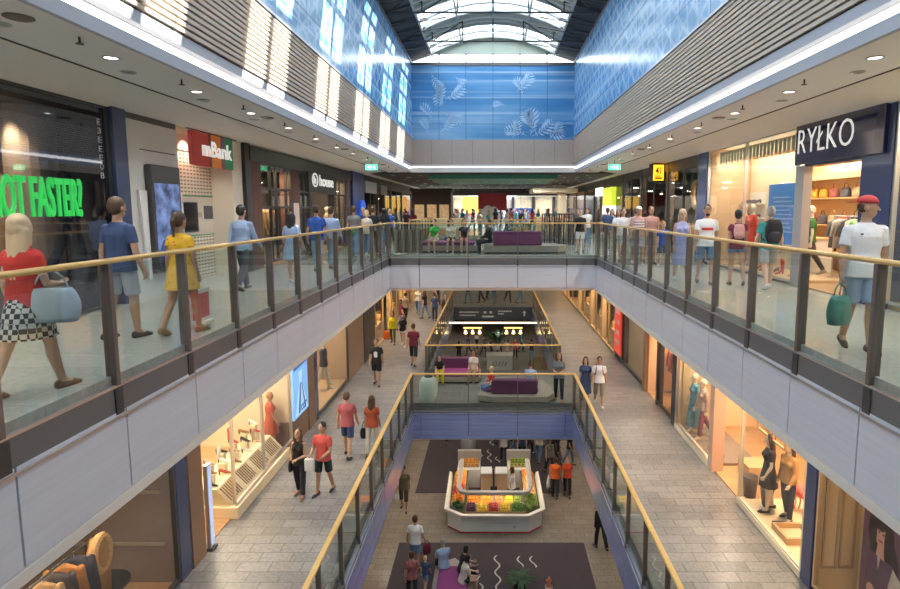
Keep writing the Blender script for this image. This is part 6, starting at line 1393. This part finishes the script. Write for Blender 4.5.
q = MB(); q.ball(p['HTl'](0, .045, -.075), (.052, .052, .045), 12, 8); q.build('beard', HAIRM['black'], p['root'], world=False, smooth=True)
q = MB(); q.rings([[p['Tl'](x, .137 - x * x * 1.8, z) for x in (-.12, -.06, 0, .06, .12)] + [p['Tl'](x, .125 - x * x * 1.8, z) for x in (.12, .06, 0, -.06, -.12)] for z in (.27, .325)]); q.build('chest_print', red, p['root'], world=False)
p = person('blonde woman in lilac top and long lilac skirt with a dark bag', (4.45, 13.44, ZU), 175, 1.69, 'f', 0, 'blonde', 'long', lilac, 'none', lilac, 'skirt', s_white, ((8, 3), (-8, 10)), ((2, 9, 14), (0, 9, 12)), hem=-.52, group=U)
h = p['T'](.24, .02, .12); handbag('small black bag on the hip of the blonde woman in lilac', (h.x - .04, h.y, h.z + .2), pi / 2, M_black, .26, .22, .1, .18)
p = person('ginger haired child in royal blue t-shirt and dark shorts', (4.99, 16.73, ZU), 175, 1.33, 'm', 0, 'ginger', 'short', royal, 'short', navy, 'short', s_white, ((8, 4), (-8, 10)), group=U)
p = person('woman in maroon top and denim shorts with short dark hair seen from behind', (5.45, 12.72, ZU), -12, 1.67, 'f', 1, 'black', 'short', maroon, 'cap', denim, 'mini', s_dark, ((4, 3), (-12, 12)), ((-4, 10, 12), (4, 10, 12)), face_on=False, group=U)
backpack('small dusty pink backpack on the woman in maroon', p, pinkb, pinkb, .24, .32, .12, .16)
p = person('man in teal t-shirt and grey shorts with grey hair seen from behind', (5.93, 12.23, ZU), -8, 1.76, 'm', 0, 'grey', 'short', teal, 'short', greysh, 'short', s_white, ((-14, 14), (16, 4)), ((6, 12, 20), (-6, 12, 20)), face_on=False, group=U)
backpack('large black backpack on the man in teal', p, black, dark, .34, .50, .20, .06)
p = person('man in pink and white striped t-shirt behind the balustrade post', (4.40, 17.3, ZU), 172, 1.78, 'm', 1, 'brown', 'cap', stripe, 'short', greysh, 'short', s_white, group=U)
cap(p, s_white)
q = MB()
for z in (.14, .22, .30, .38): q.rings([[p['Tl'](v.x, v.y, z + d) for v in ell((0, 0, 0), .165 + (z - .14) * .11, .128, 18, sq=.9)] for d in (0, .035)], False)
q.build('white_stripes', white, p['root'], world=False)
p = person('man in maroon and grey top beside the striped t-shirt', (4.95, 17.9, ZU), 175, 1.78, 'm', 1, 'brown', 'short', stripe, 'short', khaki, 'short', s_dark, det=0, group=U)
UE = [(4.30, 18.9, 1.72, 'm', white, greysh, 'black', 'man in white t-shirt with a dark strap near the bridge corner'), (4.45, 20.3, 1.68, 'f', white, dark, 'brown', 'woman in white top and dark skirt near the bridge corner'), (4.9, 19.6, 1.74, 'm', cream, denim, 'brown', 'man in cream top near the bridge corner'), (5.4, 21.2, 1.7, 'f', coral, denim, 'blonde', 'woman in coral top under the amber sign'),
      (3.45, 22.6, 1.66, 'm', black, white, 'grey', 'person in dark top and white shorts standing at the bridge end'), (4.6, 23.0, 1.75, 'm', navy, khaki, 'brown', 'man in navy top past the bridge end'), (5.2, 25.0, 1.7, 'f', ltblue, white, 'brown', 'woman in pale blue past the bridge end'), (4.3, 26.3, 1.74, 'm', white, denim, 'brown', 'man in white and jeans past the bridge end'), (5.7, 27.5, 1.68, 'f', black, dark, 'blonde', 'blonde woman in black far along the east walkway'), (4.5, 30.5, 1.75, 'm', grey, dark, 'black', 'man in grey far along the east walkway'), (5.5, 33, 1.7, 'f', cream, denim, 'brown', 'woman in cream far along the east walkway')]
for i, (x, y, H, g, t, bt, hr, lb) in enumerate(UE): person(lb, (x, y, ZU), (175, 165, -8)[i % 3], H, g, i % 2, hr, 'short' if g == 'm' else 'long', t, 'short', bt, 'short' if i in (0, 4) else 'long', s_dark, ((10, 6), (-12, 14)) if i % 2 else ((-10, 12), (10, 4)), det=0 if i > 2 else 1, group=U)
# -- upper bridge, seated
SEAT = dict(legs=((78, 84), (82, 86)), arms=((25, 5, 45, 12), (22, 5, 50, 12)))
person('seated woman in bright green top on the low purple bench', (-2.30, 22.45, ZU), 168, 1.66, 'f', 0, 'brown', 'short', green, 'short', cream, 'mini', s_dark, seat=.43, group=U, **SEAT)
person('seated woman in pale floral top on the low purple bench', (-1.65, 22.5, ZU), 178, 1.64, 'f', 0, 'brown', 'bob', cream, 'cap', black, 'mini', s_dark, seat=.43, group=U, **SEAT)
person('seated woman in black top and red skirt on the low purple bench', (-1.15, 22.5, ZU), 185, 1.64, 'f', 0, 'black', 'bob', black, 'cap', red, 'mini', s_dark, seat=.43, group=U, **SEAT)
person('seated person all in dark clothes at the end of the purple backed sofa', (-.15, 22.35, ZU), 100, 1.74, 'm', 0, 'black', 'short', black, 'long', dark, 'long', s_dark, seat=.38, det=0, group=U, **SEAT)
# -- far concourse: small figures
FAR = []
tops = [('black', black), ('navy', navy), ('white', white), ('grey', grey), ('maroon', maroon), ('blue', royal), ('cream', cream), ('coral', coral), ('teal', teal)]
for i in range(64):
    x = -5.8 + (i * 2.37) % 11.6; y = 38.2 + (i * 3.7) % 31
    if 2.9 < x < 6.2 and 41.5 < y < 46.5: y += 6
    if -5.8 < x < -2.6 and 39.2 < y < 42: y += 4
    if abs(x + .3) < 1.2 and 45.8 < y < 47.8: x += 1.9
    n_, t = tops[i % 9]; nb, bt = (('dark trousers', dark), ('jeans', denim), ('khaki trousers', khaki), ('grey trousers', greysh))[(i // 9) % 4]
    person('tiny distant shopper in %s top and %s in the far concourse' % (n_, nb), (x, y, ZU), (i * 67) % 360, 1.62 + (i * 5 % 17) / 100, 'f' if i % 2 else 'm', 0, ('brown', 'black', 'blonde')[i % 3], 'long' if i % 2 else 'short', t, 'short', bt, 'long', s_dark, det=0, group='shoppers in the far concourse')
# -- middle floor
Mg = 'people on the middle floor'
p = person('woman in black sleeveless top and navy trousers looking down at her hands', (-4.52, 12.72, ZM), 172, 1.63, 'f', 1, 'brown', 'long', black, 'none', dark, 'long', s_tan, ((8, 3), (-6, 8)), ((12, 8, 78, 30), (12, 8, 78, 30)), head=(0, -22), det=2, group=Mg)
h = p['sh'][1]; handbag('black shoulder bag of the woman looking down at her hands', (h.x - .06, h.y, p['T'](0, 0, .34).z), pi / 2, M_black, .28, .26, .12, .30)
p = person('man in coral red t-shirt and dark shorts holding a pale paper', (-4.0, 12.86, ZM), 165, 1.74, 'm', 1, 'black', 'short', coral, 'short', cloth('green_black', (.02, .035, .035)), 'short', s_dark, ((-8, 12), (10, 4)), ((10, 8, 62, 22), (8, 12, 70, 22)), head=(-8, -4), det=2, group=Mg)
h = p['hand'][1]; pc = thing('paper_bag', 'small pale paper bag held by the man in the coral red t-shirt', 'bag', (h.x, h.y - .04, h.z - .32)); MB().box(h.x - .10, h.x + .10, h.y - .10, h.y - .02, h.z - .30, h.z - .02).build('bag_body', white, pc, bevel=.008); MB().tube([(h.x - .05, h.y - .06, h.z - .02), (h.x, h.y - .06, h.z + .06), (h.x + .05, h.y - .06, h.z - .02)], .006, 5).build('handle', white, pc)
p = person('man in dusty red t-shirt and navy shorts walking away', (-3.95, 14.9, ZM), -6, 1.80, 'm', 1, 'brown', 'short', cloth('dusty_red', (.42, .11, .13)), 'short', navy, 'short', s_dark, ((12, 4), (-12, 14)), ((-8, 12, 14), (8, 10, 14)), face_on=False, group=Mg)
p = person('woman in rust red top and pale trousers beside the dusty red t-shirt', (-3.30, 15.0, ZM), -4, 1.66, 'f', 1, 'brown', 'wavy', rust, 'short', cream, 'long', s_tan, ((-8, 10), (10, 4)), ((-4, 9, 14), (6, 8, 14)), face_on=False, group=Mg)
h = p['hand'][0]; handbag('black bag between the couple walking away', (h.x, h.y, h.z + .22), 0.3, M_black, .3, .3, .12, .2)
p = person('young man in black t-shirt with white print and black shorts', (-4.44, 21.22, ZM), 178, 1.80, 'm', 1, 'brown', 'short', black, 'short', black, 'short', s_dark, ((10, 4), (-8, 12)), group=Mg)
q = MB(); q.prism([p['Tl'](x, .135, z) for x, z in ((-.06, .16), (.05, .16), (.07, .34), (.0, .38), (-.07, .34))], (0, .008, 0)); q.build('white_print', white, p['root'], world=False)
p = person('woman in bright yellow top and dark jeans carrying an orange bag', (-5.0, 27.9, ZM), 178, 1.62, 'f', 1, 'black', 'bob', yel, 'long', olive, 'long', s_dark, det=0, group=Mg)
handbag('orange carrier bag beside the woman in bright yellow', (-5.3, 27.85, ZM + .78), 0, orange, .36, .42, .14, .12, name='carrier_bag', cat='bag')
person('woman in black top and white shorts behind the man in black', (-4.41, 27.4, ZM), 175, 1.60, 'f', 0, 'black', 'long', black, 'short', white, 'mini', s_white, det=0, group=Mg)
person('man in dark top and long dark shorts walking away beside the far balustrade', (-3.4, 23.9, ZM), -5, 1.84, 'm', 1, 'brown', 'short', maroon, 'short', dark, 'knee', s_dark, group=Mg, face_on=False, det=0)
MF = [(-3.5, 33.8, navy, 'dark pair walker nearer the balustrade far along the west walkway'), (-4.2, 34.6, black, 'walker in black far along the west walkway'), (-3.2, 36.6, grey, 'walker in grey far along the west walkway'), (-4.8, 36.0, cream, 'walker in cream far along the west walkway'), (-3.9, 39.5, dark, 'walker in slate top at the far end of the west walkway'), (-5.1, 31.2, maroon, 'walker in maroon by the warm west fronts'), (-5.2, 33.5, khaki, 'walker in khaki by the warm west fronts'),
      (-1.8, 40.2, black, 'dark figure behind the distant sign board balustrade, first from west'), (-.9, 40.6, navy, 'navy figure behind the distant sign board balustrade'), (.1, 40.3, maroon, 'maroon figure behind the distant sign board balustrade'), (1.1, 40.7, grey, 'grey figure behind the distant sign board balustrade'), (2.0, 40.2, olive, 'olive figure behind the distant sign board balustrade'), (-.4, 42.0, cream, 'cream figure behind the distant sign board balustrade')]
for i, (x, y, t, lb) in enumerate(MF): person(lb, (x, y, ZM), (i * 57) % 360, 1.7 + (i % 4) * .03, 'f' if i % 2 else 'm', 0, ('black', 'brown')[i % 2], 'long' if i % 2 else 'short', t, 'short', (dark, denim)[i % 2], 'long', s_dark, det=0, group=Mg)
p = person('woman in grey top and dark skirt leaning by the lower bridge corner', (2.30, 19.35, ZM), 170, 1.74, 'f', 1, 'brown', 'long', grey, 'short', black, 'long', s_tan, ((4, 2), (-6, 8)), ((14, 6, 80, 35), (10, 6, 80, 35)), head=(0, -12), group=Mg)
p = person('woman in dark dress with long dark hair beside the balustrade', (3.18, 19.1, ZM), 165, 1.66, 'f', 1, 'black', 'long', dress=navy, hem=-.5, sleeve='short', shoe=s_dark, group=Mg)
p = person('man in white t-shirt and khaki shorts with a dark red rucksack', (3.62, 18.9, ZM), 172, 1.72, 'm', 1, 'black', 'short', white, 'short', khaki, 'knee', s_white, group=Mg)
backpack('dark red rucksack on the man in khaki shorts', p, maroon, maroon, .32, .42, .16, .08)
person('seated woman in pale top with dark hair on the plum sofa with magenta seat', (-.75, 21.7, ZM), 165, 1.62, 'f', 1, 'brown', 'bob', cream, 'short', khaki, 'long', s_dark, seat=.40, group=Mg, **SEAT)
person('person in black and yellow bending at the end of the magenta seat', (-2.1, 21.65, ZM), 190, 1.6, 'f', 1, 'black', 'bob', black, 'short', yel, 'long', s_dark, seat=.40, lean=30, det=0, group=Mg, **SEAT)
person('child in red top and blue jeans sitting on the plum backed sofa', (-.05, 19.85, ZM), 120, 1.35, 'm', 0, 'blonde', 'short', red, 'short', denim, 'long', s_dark, seat=.40, det=0, group=Mg, **SEAT)
person('person in pale blue shirt sitting on the plum backed sofa', (1.35, 19.95, ZM), -20, 1.66, 'm', 0, 'brown', 'short', ltblue, 'short', dark, 'long', s_dark, seat=.40, det=0, group=Mg, **SEAT)
# -- ground floor
Gg = 'people on the ground floor'
p = person('man in white t-shirt and blue denim shorts standing on the carpet edge', (-2.53, 17.48, 0), -6, 1.81, 'm', 1, 'brown', 'short', white, 'short', denim, 'short', s_dark, ((3, 2), (-4, 6)), ((-4, 14, 18), (4, 12, 30)), face_on=False, group=Gg)
handbag('dark plaid bag beside the man in white t-shirt', (p['hand'][1].x + .06, p['hand'][1].y, p['hand'][1].z), .5, maroon, .3, .34, .14, .12)
p = person('man in dark olive t-shirt and dark shorts walking by the fruit stand', (-3.48, 21.11, 0), 178, 1.80, 'm', 1, 'black', 'short', olive, 'short', cloth('dark_khaki', (.06, .055, .045)), 'knee', s_dark, ((10, 4), (-10, 14)), group=Gg)
h = p['hand'][1]; handbag('small white bag in the hand of the man in dark olive', (h.x, h.y, h.z), .2, white, .2, .24, .08, .08)
handbag('white carrier bag between the two orange shirts and the stand', (2.25, 22.1, .95), 1.2, white, .3, .4, .12, .12, name='carrier_bag', cat='bag')
p = person('person in orange t-shirt with dark hair beside the fruit stand', (2.54, 22.12, 0), -15, 1.68, 'm', 1, 'brown', 'short', orange, 'short', dark, 'long', s_dark, ((6, 4), (-8, 12)), face_on=False, group=Gg)
p = person('person in red orange t-shirt with fair hair beside the fruit stand', (3.04, 22.2, 0), 165, 1.68, 'f', 0, 'ginger', 'short', cloth('red_orange', (.70, .09, .03)), 'short', black, 'long', s_dark, ((6, 4), (-8, 12)), group=Gg)
person('tall person in grey mottled top behind the orange shirts', (2.5, 24.1, 0), -170, 1.72, 'f', 1, 'brown', 'long', grey, 'none', dark, 'long', s_dark, det=1, group=Gg)
p = person('figure in black partly hidden under the walkway beyond the dark carpet', (3.72, 18.6, 0), 20, 1.70, 'm', 1, 'black', 'short', black, 'long', black, 'long', s_dark, ((10, 6), (-12, 14)), face_on=False, group=Gg)
person('fruit seller with fair hair in white top inside the fruit stand', (.75, 21.35, 0), 60, 1.64, 'f', 0, 'brown', 'bob', white, 'short', dark, 'long', s_dark, det=1, group=Gg)
person('grey haired man in pale shirt sitting on the purple ground floor bench', (-1.55, 16.85, 0), 20, 1.76, 'm', 0, 'grey', 'short', ltblue, 'short', black, 'long', s_dark, seat=.44, lean=8, face_on=False, group=Gg, **SEAT)
person('woman in white top with dark hair sitting on the edge of the purple bench', (-.92, 16.15, 0), -70, 1.66, 'f', 0, 'black', 'bob', cream, 'short', black, 'mini', s_dark, seat=.44, lean=14, group=Gg, **SEAT)
person('woman in black with dark hair sitting on the edge of the purple bench', (-.98, 16.62, 0), -65, 1.66, 'f', 0, 'black', 'bob', black, 'short', dark, 'long', s_dark, seat=.44, lean=14, group=Gg, **SEAT)
person('fair haired child in navy top beside the purple bench', (-2.08, 16.4, 0), -20, 1.12, 'm', 0, 'blonde', 'short', navy, 'short', denim, 'short', s_white, group=Gg, face_on=False)
person('woman in patterned maroon and white top near the carpet corner', (-2.42, 15.85, 0), 10, 1.62, 'f', 1, 'brown', 'short', mat('cloth_maroon_print', (.28, .10, .12), .8, var=.9, vscale=18), 'short', dark, 'long', s_dark, group=Gg, face_on=False)
GC = [(.5, 25.3, white), (.95, 25.9, black), (1.35, 25.2, navy), (1.75, 26.2, maroon), (2.15, 25.4, cream), (2.75, 25.6, black), (3.1, 26.4, maroon), (.4, 27.2, cream), (1.05, 27.3, grey), (1.7, 27.6, white), (2.4, 27.0, olive), (2.95, 27.9, rust), (.7, 28.6, navy), (1.9, 28.9, black), (2.7, 29.3, grey), (-2.4, 27.6, black), (3.5, 25.0, black)]
nm_ = {id(white): 'white', id(black): 'black', id(navy): 'navy', id(maroon): 'maroon', id(cream): 'cream', id(grey): 'grey', id(olive): 'olive', id(rust): 'rust'}
pl_ = ['nearest the fruit stand', 'second row from the stand', 'third row from the stand', 'at the very back']
for i, (x, y, t) in enumerate(GC):
    st = '%s, %s' % ('behind the fruit stand' if x < 2.6 else 'behind the orange shirts', pl_[min(3, int(max(0, (y - 24.9) / 1.1)))]) if x > 0 else 'standing alone on the far carpet'
    person('person in %s top %s %s' % (nm_[id(t)], ('with long hair', 'with short hair')[i % 2], st), (x, y, 0), (i * 83) % 360, 1.62 + (i * 7 % 17) / 100, 'm' if i % 2 else 'f', 0, ('brown', 'black', 'blonde')[i % 3], 'short' if i % 2 else 'long', t, 'short', (dark, denim, black)[i % 3], 'long', s_dark, det=0, group='crowd behind the fruit stand')
for i in range(10):
    x = -2.6 + i * .62; y = 42.5 + (i * 2.3) % 5
    n_, t = tops[i % 9]
    if -0.6 < x < 1.5: y = 43.0 + (i % 3)
    person('tiny shopper in %s top %s at the far end of the ground floor' % (n_, 'and jeans' if i == 9 else 'and dark trousers'), (x, y, 0), (i * 77) % 360, 1.7, 'f' if i % 2 else 'm', 0, 'black', 'short', t, 'short', denim if i == 9 else dark, 'long', s_dark, det=0, group='shoppers at the far end of the ground floor')
# ================================================================ LAMPS, DAYLIGHT, CAMERA
M_lens = mat('lamp_lens', (1, .93, .8), .4, emit=4.0, ecol=(1, .93, .82)); M_lensoff = mat('lamp_lens_dim', (.35, .34, .32), .3, .3)
def downlight(label, x, y, z, r, power, col, ang, lit=True, group=None):
    root = thing('downlight', label, 'ceiling light', (x, y, z), 0, group)
    MB().lathe([(r, 0), (r, -.012), (r * .78, -.014), (r * .72, 0.0)], (x, y, z), 18, False).build('ring', M_silver, root, smooth=False)
    MB().lathe([(r * .74, -.004), (.001, -.004)], (x, y, z), 18, False).build('lens', M_lens if lit else M_lensoff, root)
    if power: spot('downlight_lamp', (x, y, z - .03), power, col, ang, .7, r * .8)
    return root
GL = {-1: 'recessed downlights over the bank side walkway', 1: 'recessed downlights over the east walkway'}
for s, w in ((-1, 'over the bank side walkway'), (1, 'over the east walkway')):
    for k in range(14):
        y = 3.2 + 2.05 * k
        downlight('bright round recessed ceiling light ' + w, s * 4.72, y, 13.56, .105, 62, NEUT, 150, True, GL[s])
        downlight('dim round recessed ceiling light ' + w, s * 4.98, y + .75, 13.56, .10, 0, NEUT, 90, False, 'dim ' + GL[s])
        sp = thing('sprinkler', 'small sprinkler head on the ceiling ' + w, 'sprinkler', (s * 4.5, y + 1.2, 13.5), 0, 'sprinklers ' + w); MB().tube([(s * 4.5, y + 1.2, 13.56), (s * 4.5, y + 1.2, 13.49)], .012, 6).build('pipe', M_dark, sp); MB().lathe([(.04, 0), (.04, .008)], (s * 4.5, y + 1.2, 13.482), 12).build('plate', M_dark, sp)
        if k % 3 == 1:
            pk = thing('ceiling_speaker', 'round dark ceiling speaker grille ' + w, 'speaker', (s * 4.62, y + .55, 13.555), 0, 'ceiling speakers ' + w); MB().lathe([(.13, 0), (.13, -.012), (.11, -.02), (.001, -.022)], (s * 4.62, y + .55, 13.56), 20, False).build('grille', M_post, pk)
    for k in range(4):   # continuing past the bridge under the low ceiling
        downlight('small ceiling light further ' + w, s * 4.8, 33 + 4 * k, 13.5, .12, 60, NEUT, 150, True, 'small further ' + GL[s])
for s, w in ((-1, 'west'), (1, 'east')):
    x = s * 4.62; e_ = thing('exit_sign', 'green lit exit sign hanging under the %s gallery ceiling' % w, 'exit sign', (x, 22, 13.2))
    MB().box(x - .22, x + .22, 21.98, 22.02, 13.18, 13.38).build('panel', mat('exit_green', (.02, .5, .22), .4, emit=1.5), e_); MB().tube([(x, 22, 13.38), (x, 22, 13.56)], .012, 6).build('hanger', M_dark, e_)
    b = MB(); b.prism([(x - .15, 21.975, 13.26), (x - .06, 21.975, 13.26), (x - .06, 21.975, 13.22), (x + .02, 21.975, 13.28), (x - .06, 21.975, 13.34), (x - .06, 21.975, 13.30), (x - .15, 21.975, 13.30)], (0, .004, 0)); b.ball((x + .11, 21.975, 13.33), (.02, .004, .02), 8, 6); b.prism([(x + .07, 21.975, 13.22), (x + .15, 21.975, 13.22), (x + .13, 21.975, 13.31), (x + .09, 21.975, 13.31)], (0, .004, 0)); b.build('pictogram', M_letter, e_)
# far concourse pin lights
for i in range(80):
    x = -5.4 + (i % 8) * 1.5 + .5 * ((i // 8) % 2); y = 31.2 + (i // 8) * 2.08
    if abs(x) < 3.5 and y < 37.3: zc = 13.28
    else: zc = 13.5
    downlight('tiny pin light in the charcoal ceiling of the far concourse', x, y, zc, .10, 0, NEUT, 90, True, 'pin lights of the far concourse')
for x in (-3.2, 0, 3.2):
    for y in (33, 41, 49): area('concourse_lamp', (x, y, 13.2), .4, .4, 34, NEUT)
for x in (-7, 7):
    for y in (57, 66, 73): area('concourse_lamp', (x, y, 13.2), 1.2, 3, 120, NEUT)
# middle floor walkway
for s, w in ((-1, 'west'), (1, 'east')):
    for k in range(11):
        y = 4.3 + 3.1 * k
        downlight('warm recessed light in the ceiling of the %s middle walkway' % w, s * 4.55, y, 8.655, .10, 130 if k < 8 else 90, (1, .80, .58), 50, True, 'warm lights over the %s middle walkway' % w)
        spot('walkway_wash', (s * 4.75, y + 1.5, 8.6), 50, (1, .96, .92), 155, .9, .12)
for x in (-2.2, 0, 2.2): downlight('warm recessed light under the upper bridge', x, 23.0, 8.655, .10, 70, (1, .85, .68), 130, True, 'warm lights under the upper bridge')
for x in (-2, 2):
    for y in (42, 46, 51): downlight('recessed light at the far end of the middle floor', x, y, 8.655, .12, 45, NEUT, 140, True, 'lights at the far end of the middle floor')
# ground floor
for s, w in ((-1, 'west'), (1, 'east')):
    for k in range(8):
        y = 11.5 + 3.4 * k
        downlight('recessed ground floor light under the %s walkway' % w, s * 4.2, y, 3.85, .10, 66, (1, .86, .70), 125, True, 'ground floor lights under the %s walkway' % w)
for x in (-1.6, .2, 1.9):
    for y in (20.3, 22.0): downlight('recessed light under the lower bridge over the crowd', x, y, 3.85, .09, 34, (1, .86, .7), 130, True, 'lights under the lower bridge')
for x in (-3, 0, 3):
    for y in (42, 46, 50): downlight('recessed light at the far end of the ground floor', x, y, 3.85, .12, 60, NEUT, 140, True, 'lights at the far end of the ground floor')
# daylight
wd = bpy.data.worlds.new('sky'); wd.use_nodes = True; bg = wd.node_tree.nodes['Background']; bg.inputs[0].default_value = (.80, .90, 1.0, 1); bg.inputs[1].default_value = SKY; SC.world = wd
sl = bpy.data.lights.new('sun', 'SUN'); sl.energy = SUN; sl.color = (1, .94, .85); sl.angle = .009
so = bpy.data.objects.new('sun', sl); COL.objects.link(so); so.rotation_euler = Vector((-1.0, -.38, -.80)).to_track_quat('-Z', 'Y').to_euler()
# camera: 2-point style view with a small downward tilt and shift
cd = bpy.data.cameras.new('camera'); cam = bpy.data.objects.new('camera', cd); COL.objects.link(cam)
cd.sensor_width = 36; cd.sensor_fit = 'HORIZONTAL'; cd.lens = 570 * 36 / 900; cd.shift_x = -43 / 900; cd.shift_y = -20.5 / 900; cd.clip_start = .05; cd.clip_end = 300
cam.location = (0, 0, 11.70); cam.rotation_euler = (pi / 2 - math.atan(65 / 570), 0, 0); SC.camera = cam
vs = SC.view_settings; vs.view_transform = 'Standard'; vs.look = 'None'; vs.exposure = EXPO; vs.gamma = 1; vs.use_curve_mapping = False
SC.cycles.max_bounces = 8; SC.cycles.transparent_max_bounces = 24; SC.cycles.diffuse_bounces = 4; SC.cycles.glossy_bounces = 3; SC.cycles.sample_clamp_indirect = 6; SC.cycles.use_denoising = True; SC.cycles.caustics_reflective = False; SC.cycles.caustics_refractive = False
bpy.data.scenes.remove(SCR)
